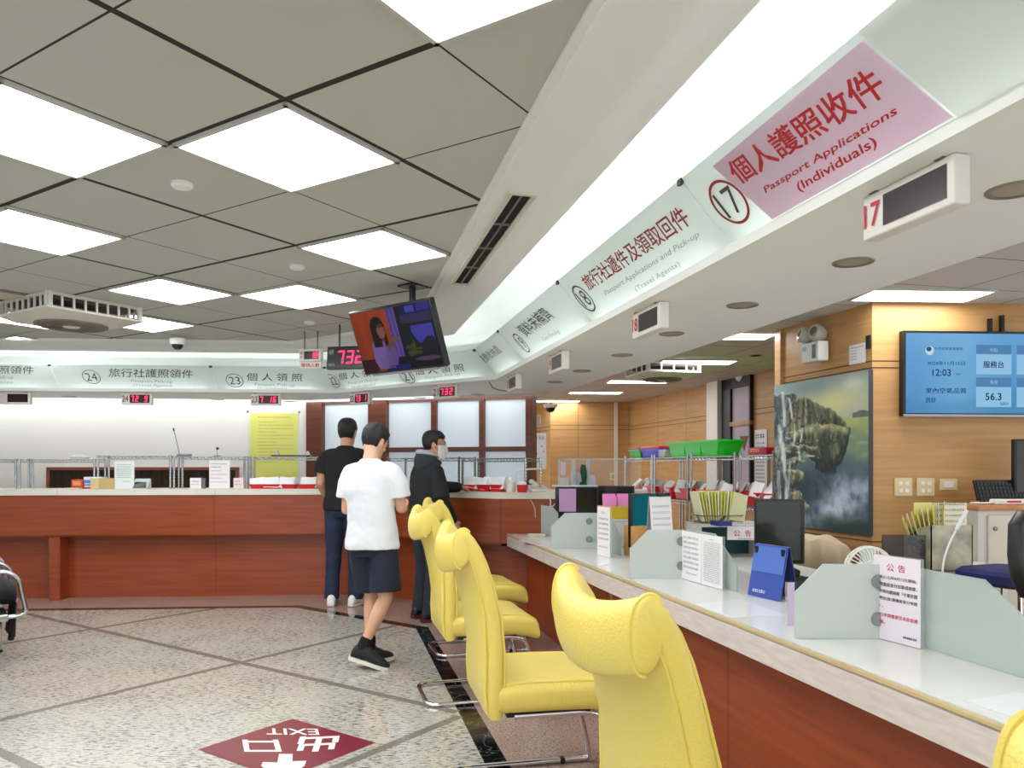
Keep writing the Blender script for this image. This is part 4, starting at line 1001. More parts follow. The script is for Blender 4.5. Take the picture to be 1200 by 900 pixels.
# desk hutch with box, files
Yh = 5.05; p = V(855, 600, Yh)
t = thing('desk_hutch', 'white desktop shelf carrying the wire file tray', 'shelf', (p.x, Yh+.1, .751), RA*.4)
b = MB(); b.box((0, 0, .2165), (.46, .26, .02)); b.build('top', M_lam, t)
for x in (-.22, .22): b = MB(); b.box((x, 0, .1035), (.02, .26, .205)); b.build('side_panel', M_lam, t)
b = MB(); b.box((0, .12, .1035), (.42, .01, .205)); b.build('back_panel', mat('dark teal board', (30, 80, 84), .5), t)  # back board in plain dark teal
zt2 = .751+.228
a = V(855, 633, Yh-.13); c = V(893, 633, Yh-.13)
board('name_sign', 'white acrylic name sign with red characters left of the dark monitor', 'sign', V(852, 633, Yh-.12), V(896, 633.5, Yh-.14), .115, M_pap, [('t', '公', .18, .22, .34, M_inkr, .01), ('t', '告', .48, .22, .34, M_inkr, .01), ('t', '欄', .78, .22, .34, M_inkr, .01), ('d', '', (.1, .9), .78, .07, M_inkb, 0), ('d', '', (.1, .9), .9, .07, M_inkb, 0), ('d', '', (.3, .95), .06, .06, M_ink, 0)])
b = MB(); q = V(845, 613, Yh-.16); b.box(q, (.09, .12, .03), .2); tag(b.build('blue_book', mat('dark blue cover', (34, 44, 120), .4)), 'small dark blue book left of the white name sign', 'book')
b = MB(); b.tube([V(843, 612, Yh-.22), V(850, 604.5, Yh-.2)], .008, 8); tag(b.build('marker_pen', M_blk), 'black marker pen pointing up above the dark blue book', 'pen')
t = thing('file_tray', 'grey wire tray holding yellow green files on the desktop shelf', 'tray', (p.x-.06, Yh+.1, zt2), RA*.5)
b = MB()
for z in (.006, .05): b.tube([(x, y, z) for x, y in rrect(.30, .2, .02)], .004, 6, loop=True)
for k in range(10): b.tube([(-.14+.031*k, -.1, .006), (-.14+.031*k, .1, .006)], .002, 5); 
b.tube([(-.15, -.1, .006), (-.19, -.14, .06)], .004, 6); b.build('wire_frame', M_metal, t)
M_yg = mat('yellow green file', (214, 214, 120), .5); M_yg2 = mat('pale green file', (208, 212, 160), .5)
for k in range(11):
    b = MB(); b.box((0, 0, .10), (.006, .16, .20), bevel=.001); o = b.build('document_file', M_yg if k % 3 else mat('cream file', (236, 232, 190), .5)); o.location = (p.x-.17+.016*k, Yh+.1, zt2+.012); o.rotation_euler = (0, -.22+.035*k, RA*.5); tag(o, 'yellow green document file standing upright in the wire tray', 'file', 'yellow green files in the wire tray')
b = MB(); b.box((0, 0, .095), (.12, .006, .19), bevel=.001); o = b.build('document_file', M_yg2); o.location = (p.x+.055, Yh+.03, zt2+.012); o.rotation_euler = (-.1, .25, .35); tag(o, 'pale green sheet file leaning at the right of the wire tray', 'file')
# telephone, cloth on chair back, fan
p = FL(934, 690, ZD); p = V(932, 672, 3.75); 
t = thing('telephone', 'dark desk telephone behind the blue calendar', 'telephone', (p.x, p.y, ZD), .3); b = MB(); b.loft([[Vector((x, y, z)) for x, y in rrect(w_, .18, .02)] for w_, z in ((.16, .001), (.16, .03), (.15, .06))], smooth=False); b.build('base', M_blk, t); b = MB(); b.tube([(-.05, -.07, .09), (-.05, -.03, .105), (-.05, .03, .105), (-.05, .07, .09)], [.025, .018, .018, .025], 10); b.build('handset', M_blk, t)
def office_chair(label, p, rz, backm, ztop=.95, seatm=None):
    t = thing('office_chair', label, 'chair', p, rz); hb = .36; zc = ztop-hb/2
    b = MB(); b.loft([[Vector((x, .22+.06*(z-zc), z))+Vector((0, y, 0)) for x, y in rrect(w_, .07, .03)] for w_, z in ((.30, zc-hb/2), (.42, zc-hb/4), (.44, zc), (.40, zc+hb*.35), (.26, zc+hb/2))]); b.build('backrest', backm, t)
    b = MB(); b.loft([[Vector((x, y, z)) for x, y in rrect(w_, w_, .08)] for w_, z in ((.40, .42), (.47, .44), (.47, .48), (.42, .50))]); b.build('seat', seatm or backm, t)
    b = MB(); b.tube([(0, .18, .44), (0, .26, .5), (0, .25, zc)], .02, 8); b.build('back_support', M_blk, t)
    b = MB(); b.tube([(0, 0, .06), (0, 0, .43)], .028, 10); b.build('column', M_metal, t)
    for k in range(5):
        a = 2*PI*k/5; b = MB(); b.tube([(0, 0, .09), (.28*math.cos(a), .28*math.sin(a), .06)], [.025, .016], 8); b.ball((.28*math.cos(a), .28*math.sin(a), .028), .027, 10); b.build('leg', M_blk, t)
    return t
p = V(967, 640, 4.7); t = office_chair('staff chair whose back is draped with a beige jacket', (2.04, 5.0, 0), -.1, mat('dark fabric', (50, 48, 50), .9), ztop=.85)
b = MB(); rings = []
for k in range(9):
    a = PI*k/8; rings.append([Vector(((.235+.02*math.sin(3*x))*x/1.0*1.0, .235+.062*math.cos(a)*(1+.1*math.sin(7*x+k)), .90+.055*math.sin(a)-.09*abs(x)**2.6-(.22 if k in (0, 8) else 0)*1.0+.008*math.sin(9*x+k))) for x in [-1+2*i/20 for i in range(21)]])
b.loft(rings, closed=False, caps=False); o = b.build('jacket', mat('beige cloth', (226, 206, 172), .85)); o.location = (2.04, 5.0, -.065); o.rotation_euler = (0, 0, -.1); md = o.modifiers.new('t', 'SOLIDIFY'); md.thickness = .012; tag(o, 'beige jacket draped over a chair back below the painting', 'jacket')
c = V(1018, 668, 3.25)
t = thing('desk_fan', 'small white round desk fan behind the pinkish notice', 'fan', (c.x, c.y, ZD), 0); zc = c.z-ZD; rf = .098
M_fan = mat('white fan plastic', (236, 236, 228), .35)
b = MB()
for rr, y in ((rf, -.014), (rf, .014), (rf*.45, -.035), (rf*.3, -.036)): b.tube([(rr*math.cos(a), y, zc+rr*math.sin(a)) for a in [2*PI*k/40 for k in range(40)]], .005 if rr == rf else .003, 6, loop=True)
for k in range(36): a = 2*PI*k/36; b.tube([(rf*.3*math.cos(a), -.036, zc+rf*.3*math.sin(a)), (rf*.75*math.cos(a), -.036, zc+rf*.75*math.sin(a)), (rf*math.cos(a), -.014, zc+rf*math.sin(a)), (rf*math.cos(a), .014, zc+rf*math.sin(a))], .0022, 4)
b.build('cage', M_fan, t)
b = MB(); b.lathe([(.001, -.04), (.03, -.038), (.034, 0), (.03, .06), (.001, .065)], (0, 0, zc), Matrix.Rotation(-PI/2, 3, 'X'), 18); b.build('hub', M_fan, t)
for k in range(4):
    a0 = 2*PI*k/4; b = MB(); b.loft([[Vector((r*math.cos(a0+da), -.012+.03*da, zc+r*math.sin(a0+da))) for da in (-.3, 0, .3, .5)] for r in (.03, .06, .095)], closed=False, caps=False); b.build('blade', mat('pale green blade', (206, 226, 214), .3), t)
b = MB(); b.lathe([(.075, .001), (.075, .012), (.02, .02)], seg=24); b.tube([(0, .02, .015), (0, .02, zc-.02)], .012, 8); b.build('base', M_fan, t)
# right side: credenza, file boxes, lamp, cabinet, black chair
p0 = V(1100, 700, 4.45)
t = thing('low_cabinet', 'low pale cabinet under the two file boxes', 'cabinet', (p0.x, 4.55, 0), math.radians(3)); b = MB(); b.box((0, 0, .395), (.60, .5, .78)); b.build('body', M_lam, t)
for x in (-.15, .15): b = MB(); b.box((x, -.256, .39), (.285, .012, .70), bevel=.003); d_ = b.build('door', mat('pale door', (222, 220, 210), .4), t); b = MB(); b.tube([(x*.25, -.27, .55), (x*.25, -.27, .65)], .006, 6); b.build('handle', M_metal, d_)
zc0 = .786
M_marb = mat('marbled grey board', (176, 172, 150), .4, var=.22, vscale=9)
def filebox(label, pa, pb, Y, htop, m, d=.24):
    a, c = V(pa, 640, Y), V(pb, 640, Y); w = c.x-a.x; h = htop-zc0
    t = thing('file_box', label, 'file box', ((a.x+c.x)/2, Y+d/2, zc0), 0, 'file boxes on the low cabinet'); b = MB()
    b.box((0, 0, .004), (w, d, .006)); b.box((0, -d/2+.003, h/2), (w, .006, h)); b.box((0, d/2-.003, h*.5), (w, .006, h*.8))
    for s in (-1, 1): b.prism([(-d/2, .001), (d/2, .001), (d/2, h*.8), (-d/2, h)], .006, frame((0, 1, 0), (0, 0, 1), (s*(w/2-.003)-.003, 0, 0)))
    b.build('shell', m, t)
    return t
filebox('marbled grey file box with a flat front holding printed cards', 1091, 1140, 4.15, V(1100, 615.5, 4.15).z, M_marb)
filebox('smoked clear file box stuffed with black cable, left of the marbled box', 1058, 1089, 4.2, V(1070, 627, 4.2).z, glassy('smoked acrylic', (90, 90, 92), .5, .1))
b = MB(); q = V(1074, 638, 4.27); 
for k in range(5): b.tube([q+Vector((.045*math.cos(a+k)*(1-.1*k), .02*k-.04, .035*math.sin(a)+.01*k-.01)) for a in [2*PI*j/18 for j in range(18)]], .006, 6, loop=True)
tag(b.build('cable_coil', M_blk), 'black cable coil inside the smoked file box', 'cable')
for k in range(9):
    b = MB(); h_ = .30+.008*k; b.prism([(-.012, 0), (.11, 0), (.11, h_*.86), (.08, h_*.92), (.0, h_)], .003, frame((.35, .9, 0), (-.36+.05*k, 0, 1), (0, 0, 0)))
    o = b.build('document_file', [mat('yellow file', (240, 232, 120), .5), mat('cream file', (236, 232, 190), .5), mat('pale yellow file', (244, 238, 160), .5)][k % 3]); q = V(1076+3.0*k, 640, 4.30); o.location = (q.x, 4.27, zc0+.012); tag(o, 'yellow document file fanned out above the smoked file box', 'file', 'yellow files in the file boxes')
board('index_card', 'cream printed card standing in the marbled file box', 'card', V(1094, 628, 4.3), V(1133, 628, 4.3), V(1, 589.5, 4.3).z-V(1, 628, 4.3).z, mat('cream card', (240, 236, 206), .5), [('d', '', (.1, .9), .25+.17*k, .06, M_inkb, 0) for k in range(5)], th=.003, base=False)
board('index_card', 'large plain pale yellow card standing left of the cream printed card', 'card', V(1071, 628, 4.36), V(1093, 628, 4.36), V(1, 589, 4.36).z-V(1, 628, 4.36).z, mat('pale yellow file', (244, 238, 160), .5), [], th=.003, base=False)
# gooseneck
a = FL(1104, 690, ZD); Yl = 3.3
pts = [V(1103, 690, Yl), V(1105, 660, Yl), V(1111, 640, Yl), V(1122, 618, Yl)]; pts[0].z = ZD+.01
t = thing('desk_lamp', 'thin white bent lamp arm rising behind the nearest divider', 'lamp', pts[0]-Vector((0, 0, .01)))
b = MB(); b.tube(fillet(pts, .08), .0045, 8); b.build('arm', mat('white enamel', (238, 238, 236), .3), t, world=True)
b = MB(); b.tube([V(1121, 620, Yl), V(1133, 598, Yl)], .0085, 10); b.build('head', mat('white enamel', (238, 238, 236), .3), t, world=True)
b = MB(); b.lathe([(.05, 0), (.05, .012), (.01, .018)], seg=20); b.build('base', mat('white enamel', (238, 238, 236), .3), t)
# tall cabinet with wooden top at right edge
p = V(1140, 592, 4.62); zt3 = p.z
t = thing('wooden_topped_cabinet', 'grey white cabinet with an orange wooden top at the right edge', 'cabinet', (p.x+.49, 4.77, 0), math.radians(3)); w_ = .95
b = MB(); b.box((0, 0, (zt3-.03)/2), (w_, .28, zt3-.03)); b.build('body', M_lam, t)
b = MB(); b.box((0, -.01, zt3-.015), (w_+.03, .31, .03), bevel=.004); b.build('top', mat('orange wood top', (200, 136, 88), .4, var=.08, vscale=8), t)
b = MB(); b.box((-.30, -.148, zt3-.36), (.24, .014, .60), bevel=.003); d_ = b.build('door', mat('cream door', (214, 208, 190), .45), t); b = MB(); b.lathe([(.012, 0), (.012, .012), (.001, .014)], (-.38, -.155, zt3-.14), Matrix.Rotation(PI/2, 3, 'X'), 12); b.build('lock', M_metal, d_)
b = MB(); b.box((-.02, -.146, zt3-.36), (.26, .012, .62), bevel=.003); b.build('door', mat('cream door', (214, 208, 190), .45), t)
# keyboard standing on its edge + white strip + dark monitor edge
a = V(1153, 557, 4.8); c = V(1225, 586, 4.8)
t = thing('keyboard', 'black keyboard propped upright against the wall', 'keyboard', ((a.x+c.x)/2, 4.86, zt3+.002), .06); wk = c.x-a.x
M = frame((1, 0, 0), (-.12, .35, 1), (0, 0, .0)); b = MB(); b.prism([(-wk/2, 0), (wk/2, 0), (wk/2, .155), (-wk/2, .155)], -.018, M); b.build('case', M_blk, t); b = MB()
for r_ in range(5):
    for k in range(15): 
        q = M@Vector((-wk/2+.02+k*(wk-.03)/15, .02+.026*r_, .002)); b.box(q, (.018, .006, .019), M=M.to_3x3()@Matrix.Rotation(PI/2, 3, 'X'))
b.build('keys', mat('dark key', (34, 34, 36), .5), t)
p = V(1182, 587, 4.7); t = thing('power_strip', 'white power strip with cable lying on the wooden cabinet top', 'power strip', (p.x, 4.68, zt3), .05); b = MB(); b.box((0, 0, .018), (.24, .06, .034), bevel=.01); b.build('body', M_fan, t); b = MB(); b.tube(fillet([(-.12, 0, .012), (-.19, .0, .01), (-.23, .05, .008), (-.12, .12, .008)], .06), .006, 6); b.build('cord', M_fan, t); b = MB(); b.box((.0, -.031, .02), (.09, .002, .012)); b.build('red_label', M_inkr, t)
c = V(1222, 552, 4.8); monitor('dark monitor cut by the right edge on the wooden cabinet', (c.x, 4.9, zt3+.23), 0, .25, .36, z0=zt3)
t = office_chair('black staff chair cut by the right edge', (2.36, 3.05, 0), .5, mat('black leather', (40, 40, 40), .4), ztop=1.17)
q = V(1172, 672, 3.9); b = None
t = thing('folding_chair', 'chair with a blue seat half hidden behind the nearest divider', 'chair', (q.x+.12, 4.0, 0), .4)
b = MB(); b.loft([[Vector((x, y, z)) for x, y in rrect(w_, w_*.95, .08)] for w_, z in ((.36, .74), (.42, .76), (.42, .80), (.38, .82))]); b.build('seat', mat('navy blue fabric', (38, 44, 104), .8), t)
for x in (-.17, .17):
    for y in (-.16, .16): b = MB(); b.tube([(x*1.15, y*1.2, .012), (x, y, .745)], .011, 8); b.build('leg', M_chr, t)
# ---- wall things on the right
def onK(px, py):   # point on the television wall
    return ray_plane(px, py, Z3(K, 0), Vector((-.0463, .9989, 0)))
tl, bl, br = onK(1055, 389), onK(1053.5, 488), onK(1233, 489)
t = thing('wall_television', 'flat wall television with a blue air quality information screen', 'television', (bl+br)/2)
wx = (br-bl).normalized(); Mt = frame(wx, (0, 0, 1), bl+Vector((0, -.055, 0))); ww = (br-bl).length; hh = tl.z-bl.z
b = MB(); b.prism([(0, 0), (ww, 0), (ww, hh), (0, hh)], -.05, Mt); b.build('housing', M_blk, t, world=True)
b = MB(); b.prism([(0, -.004), (ww, -.004), (ww, .012), (0, .012)], .004, Mt); b.build('chin', mat('silver grey trim', (150, 150, 156), .3, .6), t, world=True)
mg = .016
def scr(u, v, o=.002): return Mt@Vector((mg+u*(ww-2*mg), .02+v*(hh-.036), o))
def bluepic(u, v):
    c = mixc([96, 156, 206], [76, 138, 186], v); c = mixc(c, [120, 176, 214], .5*sst(.35, .0, abs(u-.35)))
    if v > .62: c = mixc(c, [62, 122, 164], .35*sst(0, .1, v-.72-.10*math.sin(u*5+.5)))
    return c
M_ui = picmat('blue information picture', .62)
raster('screen', 40, 26, bluepic, scr(0, 0), scr(1, 0), scr(0, 1), M_ui, t)
M_card = emat('pale blue tile', (140, 188, 222), .62); M_head = emat('grey blue tile', (82, 128, 172), .62); M_txt = emat('navy text', (24, 44, 92), .5); M_txt2 = emat('pale text', (150, 190, 220), .6)
Ms = frame(wx, (0, 0, 1), scr(0, 0, .004)); W_, H_ = (scr(1, 0)-scr(0, 0)).length, (scr(0, 1)-scr(0, 0)).length
hd = MB(); cd = MB(); tx = MB(); tp = MB()
def rq(b, u0, u1, v0, v1, o=0): b.poly([Ms@Vector((u*W_, v*H_, o)) for u, v in ((u0, v0), (u1, v0), (u1, v1), (u0, v1))])
for u0 in (.465, .735):
    for v0 in (.49, .08):
        rq(hd, u0, u0+.235, v0+.255, v0+.37); rq(cd, u0, u0+.235, v0, v0+.25)
Ms2 = Ms.copy(); Ms2.translation = scr(0, 0, .0055)
def tt_(b, s, u, v, h, bold=0, w=None, c=True): b = b or (MB(), M_txt); text_in(b[0], s, Ms2, u*W_, v*H_, h*H_, bold, None if w is None else w*W_, c); b[0].build('lettering', b[1], t, world=True)
tt_(None, '服務台', .58, .57, .085, .01); tt_(None, '28.5', .86, .57, .085, .012); tt_(None, '°C', .945, .50, .04); tt_(None, '56.3', .58, .165, .09, .012); tt_(None, '636', .85, .165, .09, .012); tt_(None, '%RH', .65, .10, .04); tt_(None, 'ppm', .93, .09, .035)
tt_(None, '2024年11月15日', .265, .60, .05, .002, .25); tt_(None, '12:03', .235, .465, .085, .006); tt_(None, 'PM', .345, .47, .028); tt_(None, '室內空氣品質', .265, .25, .065, .004, .27); tt_(None, '良好', .165, .13, .065, .004)
tt_((MB(), M_txt2), '地點', .58, .77, .05); tt_((MB(), M_txt2), '溫度', .85, .77, .05); tt_((MB(), M_txt2), '濕度', .58, .365, .05); tt_((MB(), M_txt2), '二氧化碳', .85, .365, .05)
tt_(None, '外交部領事事務局', .28, .79, .035, 0, .19); 
hd.build('heading_tile', M_head, t, world=True); cd.build('value_tile', M_card, t, world=True); pass
lg = MB(); 
lg.poly([Ms2@Vector(((.155+.028*math.cos(a))*W_, (.79+.045*math.sin(a)*(1 if math.sin(a) > 0 else 1.5))*H_, 0)) for a in [2*PI*k/18 for k in range(18)]]); lg.build('emblem', emat('emblem white blue', (190, 215, 235), .6), t, world=True)
lg = MB(); lg.poly([Ms2@Vector(((.15+.018*math.cos(a))*W_, (.80+.03*math.sin(a))*H_, .0006)) for a in [2*PI*k/14 for k in range(14)]]); lg.build('emblem_centre', emat('emblem slate', (60, 84, 100), .6), t, world=True)
for px in (1157, 1171): b = MB(); a = onK(px, 389); c = onK(px+1.5, 376 if px < 1165 else 372); b.box((a+c)/2+Vector((0, -.02, 0)), (.02, .03, abs(c.z-a.z)+.02)); b.build('wall_bracket', M_blk, t, world=True)
M_plate = mat('cream switch plate', (226, 208, 160), .4); M_sw = mat('white switch', (240, 238, 232), .35)
def plate(px0, px1, py0, py1, label, n):
    a, c = onK(px0, py1), onK(px1, py0); M = frame(wx, (0, 0, 1), a+Vector((0, -.001, 0))); w, h = c.x-a.x, c.z-a.z
    t = thing('socket_plate', label, 'socket plate', (a+c)/2, 0, 'plates on the ochre wall'); b = MB(); b.prism([(0, 0), (w, 0), (w, h), (0, h)], .01, M); b.build('plate', M_plate, t, world=True)
    for x, y, w_, h_ in n: b = MB(); b.prism([((x-w_/2)*w, (y-h_/2)*h), ((x+w_/2)*w, (y-h_/2)*h), ((x+w_/2)*w, (y+h_/2)*h), ((x-w_/2)*w, (y+h_/2)*h)], .014, M); b.build('socket', M_sw, t, world=True)
four = [(x, y, .2, .2) for x in (.34, .70) for y in (.30, .70)]
plate(1047.5, 1068, 560, 581, 'square cream plate with four sockets, leftmost of three on the ochre wall', four)
plate(1073.5, 1094, 560, 581, 'square cream plate with four sockets, middle of three on the ochre wall', four)
plate(1100.5, 1120.5, 561, 574, 'small oblong cream switch plate, rightmost of three on the ochre wall', [(.5, .5, .55, .5)])
pn = (K2-K).normalized(); pnn = Vector((pn.y, -pn.x)); 
pnn = pnn if pnn.y < 0 else -pnn
pnn3 = Vector((pnn.x, pnn.y, 0))
def onP(px, py, o=0.0): return ray_plane(px, py, Z3(K, 0)+pnn3*o, pnn3)
# landscape painting
a, c, e = onP(907.5, 614, .04), onP(1018, 628, .04), onP(1018, 433, .04)
t = thing('landscape_painting', 'tall painting of waterfalls, cliffs and misty sea on the ochre wall', 'painting', (a+c)/2)
px_ = (c-a); px_.z = 0; wP = px_.length; px_.normalize(); z0 = c.z; hP = e.z-c.z
Mp = frame(px_, (0, 0, 1), Vector((a.x, a.y, z0))); 
b = MB(); b.prism([(0, 0), (wP, 0), (wP, hP), (0, hP)], -.035, Mp); b.build('canvas_edge', mat('dark canvas edge', (54, 60, 60), .6), t, world=True)
def pl(pts, x):
    if x <= pts[0][0]: return pts[0][1]
    for a, b in zip(pts, pts[1:]):
        if x <= b[0]: return a[1]+(b[1]-a[1])*(x-a[0])/(b[0]-a[0])
    return pts[-1][1]
def paint(u, v):
    n1 = fbm(u*5, v*5, 1.0, 5); n2 = fbm(u*15, v*15, 4.0, 4); wv = fbm(u*3, v*3, 9.0, 3); st = fbm(u*24+3*wv, v*5+wv, 7.0, 5); cr = abs(fbm(u*11+wv, v*8, 3.3, 4)); ns = fbm(u*4, v*14, 2.2, 5); e = .035*n2+.02*n1
    c = mixc([150, 172, 172], [196, 206, 186], sst(.0, .16, v)+n1*.8)
    c = mixc(c, [240, 238, 176], .95*math.exp(-(((u-.66)/.26)**2+((v-.17)/.085)**2)))
    c = mixc(c, [244, 244, 226], .7*math.exp(-(((u-.86)/.14)**2+((v-.07)/.05)**2)))
    c = mixc(c, [120, 146, 150], .5*math.exp(-(((u-.35)/.25)**2+((v-.06)/.06)**2)))
    if v > .275+.01*n1:
        c = mixc([196, 204, 132], [132, 160, 130], sst(.28, .44, v)+n2*.6); c = mixc(c, [84, 108, 118], sst(.44, .58, v+.1*n1)); c = mixc(c, [52, 70, 86], sst(.56, .70, v+.12*n1))
        c = mixc(c, [216, 222, 196], .75*sst(.06, .25, ns)*sst(.62, .30, v))
    if ((u-.94)/.085)**2+((v-.275)/.04)**2 < 1+n2 and v < .28: c = mixc([96, 110, 108], [130, 138, 124], st+.4)
    def rock(dark, lit, sh=0.0):
        q = mixc(dark, lit, .5+1.5*st+.5*n1-sh); q = mixc(q, [28, 36, 38], sst(.07, .0, cr)*.75); return mixc(q, [232, 226, 190], .35*sst(.22, .4, st-sh))
    # far left cliff with falls
    if u < .235+e+.05*math.sin(v*9) and v > .07+.05*u+e: c = rock([62, 76, 84], [158, 166, 158])
    # upper cliff
    tp = pl([(.16, .20), (.22, .13), (.30, .11), (.42, .115), (.47, .16), (.56, .19), (.66, .22), (.74, .26), (.79, .31)], u)
    if .16 < u < .80 and tp+e < v < .37: c = rock([66, 74, 60], [176, 172, 132], .45*sst(.5, .8, u)); c = mixc(c, [214, 206, 160], .5*sst(.03, 0, v-tp-e))
    # great outcrop
    tb = pl([(.20, .37), (.30, .325), (.42, .30), (.58, .30), (.72, .315), (.83, .345)], u); bb = pl([(.20, .42), (.30, .47), (.40, .50), (.48, .58), (.56, .64), (.66, .63), (.74, .58), (.80, .48), (.84, .36)], u)
    if .20 < u < .84 and tb+e*.6 < v < bb+e*1.6:
        c = rock([58, 68, 58], [168, 170, 124], .25+.9*sst(.52, .70, v-.1*u+.1)+.35*sst(.70, .83, u)); c = mixc(c, [226, 220, 168], .85*sst(.075, .02, v-tb-e*.6)*(.7+n2))
        c = mixc(c, [30, 42, 46], .8*sst(.10, .0, bb-v+e))
    # lower ledges
    for (u0, u1, v0, v1) in ((.10, .50, .435, .53), (.16, .40, .535, .60), (.12, .36, .60, .74), (.20, .34, .75, .90), (.28, .42, .82, .92)):
        uu = (u-u0)/(u1-u0); t0 = v0+.035*abs(uu-.45)+e; b0 = v1-.05*uu*uu+e*1.5
        if 0 < uu+e*3 < 1 and t0 < v < b0: c = rock([54, 64, 60], [176, 168, 128], .5*sst(.3, 1.0, (v-t0)/(b0-t0))); c = mixc(c, [236, 224, 176], .85*sst(.03, .0, v-t0)*(.75+n2))
    # dark slope and water on the lower right
    if v > .62 and u > .40+e: c = mixc(c, mixc([46, 60, 72], [92, 112, 128], .5+n1+n2), sst(.60, .70, v+.1*n1)*sst(.38, .5, u))
    for fx, w_, v0, v1, sl in ((.11, .030, .05, .30, .1), (.18, .020, .10, .26, .2), (.05, .035, .28, .60, .25), (.10, .03, .33, .62, .12), (.13, .03, .60, .95, .15), (.20, .022, .55, .80, -.1), (.30, .018, .44, .56, .1), (.34, .016, .31, .43, -.2), (.26, .02, .34, .46, -.15), (.05, .03, .62, .9, .1)):
        if v0+e < v < v1+e:
            d = abs(u-fx-sl*(v-v0)-.035*fbm(v*7, fx*9, 1, 3)); c = mixc(c, [226, 234, 236], .95*sst(w_, w_*.2, d)*(.60+.9*st+.2))
    for q in range(5):
        d = abs(v-(.335+.05*q+.14*(u-.2)*(1 if q % 2 else -.5)+.03*n1))
        if .14 < u < .52: c = mixc(c, [222, 230, 226], .7*sst(.009, .002, d)*sst(-.1, .2, n2))
    m = math.exp(-(((u-.70-.9*(.86-v))/.20)**2+((v-.83)/.14)**2))*(.85+1.4*n1+.9*n2); c = mixc(c, [196, 212, 228], m)
    m = math.exp(-(((u-.86)/.16)**2+((v-.73)/.10)**2))*(.6+1.3*n1+.6*n2); c = mixc(c, [188, 208, 226], m)
    m = math.exp(-(((u-.30)/.25)**2+((v-.95)/.07)**2))*(.7+1.2*n2); c = mixc(c, [170, 196, 200], m)
    c = mixc(c, [40, 58, 54], .85*sst(.89, .97, v+.10*n1+.05*n2)*sst(.35, .7, u+.3*(v-.9)))
    return [max(0, min(255, q*1.06)) for q in c]
raster('picture', 170, 190, paint, Mp@Vector((0, 0, .002)), Mp@Vector((wP, 0, .002)), Mp@Vector((0, hP, .002)), picmat('oil paint', 0, .45), t)
# emergency light, note, key box
cE = onP(955, 413, .075)
t = thing('emergency_light', 'white twin lamp emergency light on the ochre wall above the painting', 'emergency light', cE, math.atan2(px_.y, px_.x))
b = MB(); b.box((0, 0, 0), (.20, .09, .145), bevel=.012); b.build('battery_box', M_white, t)
b = MB(); b.box((.05, -.0465, .0), (.04, .003, .10)); b.build('instruction_label', mat('green blue label', (70, 110, 112), .4), t)
b = MB(); b.box((-.06, -.0465, .03), (.05, .003, .035)); b.build('indicator', mat('pale blue indicator', (150, 200, 220), .3), t)
for s, yy in ((-.075, -.03), (.045, -.01)):
    b = MB(); Mr = Matrix.Rotation(math.radians(75), 3, 'X')@Matrix.Rotation(s*4, 3, 'Y'); b.lathe([(.001, -.06), (.04, -.055), (.055, -.02), (.058, .03), (.05, .045)], (s, yy, .135), Mr, 20); l_ = b.build('lamp_head', mat('light grey lamp', (196, 192, 182), .35), t); b = MB(); b.lathe([(.05, .04), (.03, .046), (.001, .048)], (s, yy, .135), Mr, 20); b.build('lens', mat('grey lens', (120, 122, 122), .1), l_)
    b = MB(); b.tube([(s, 0, .07), (s, 0, .10)], .012, 8); b.build('lamp_post', M_white, t)
a, c = onP(995, 428, .004), onP(1014, 426, .004); M = frame(px_, (0, 0, 1), a); b = MB(); wN = (c-a).length; b.prism([(0, 0), (wN, 0), (wN, .135), (0, .135)], -.003, M)
t = thing('paper_note', 'small white paper note on the wall right of the emergency light', 'note', a); b.build('sheet', M_pap, t, world=True); M.translation = M@Vector((0, 0, .002)); b = MB(); dashes(b, M, .01, wN-.01, .11, .008, .8); [dashes(b, M, .01, wN*.5, .09-.02*k, .006, .8) for k in range(4)]; b.build('lettering', M_inkb, t, world=True)
a = onP(1018, 401, .004); b = MB(); b.box(a, (.035, .02, .09), math.atan2(px_.y, px_.x)); tag(b.build('wall_sensor', M_blk), 'small dark sensor box at the wall corner above the painting', 'sensor')
# far wall: white conduit, switch, whiteboard, telephone
b = MB(); a = V(722, 500, 13.05); b.box((a.x, 13.06, 1.23), (.06, .05, 2.44)); tag(b.build('conduit', mat('white conduit', (224, 216, 200), .5)), 'white vertical cable conduit on the far ochre wall', 'conduit')
t = thing('light_switch', 'cream light switch left of the white conduit', 'switch', V(717.5, 558.5, 13.08)); b = MB(); b.box((0, 0, 0), (.085, .02, .13), bevel=.006); b.build('plate', M_plate, t); b = MB(); b.box((.01, -.012, 0), (.035, .008, .07)); b.build('rocker', mat('grey rocker', (150, 140, 120), .4), t)
fr_d = (Vector((.66, 13.1))-Vector((.30, 14.3))).normalized(); fn = Vector((fr_d.y, -fr_d.x, 0)); fn = fn if fn.y < 0 else -fn
if fn.x > 0: pass
def onF(px, py, o=.01): return ray_plane(px, py, Vector((.66, 13.1, 0))+Vector((-fr_d.y, fr_d.x, 0))*o*(1 if (-fr_d.y) < 0 else -1), Vector((-fr_d.y, fr_d.x, 0)))
Yw2 = 12.6
t = thing('whiteboard', 'white notice board hanging on the narrow wall beside the window frame', 'whiteboard', V(632.5, 529, Yw2)); a, c = V(625, 550, Yw2), V(640.5, 508, Yw2)
b = MB(); b.box((0, 0, 0), (c.x-a.x, .03, c.z-a.z), bevel=.012); b.build('board', mat('whiteboard', (226, 228, 236), .3), t); b = MB(); 
for k in range(3): b.box((-.05+.05*k, -.018, .22), (.012, .004, .05))
for x, z in ((-.07, .05), (.03, .08), (-.05, -.04), (.06, .0)): b.box((x, -.018, z), (.02, .004, .02))
b.build('markings', M_inkb, t)
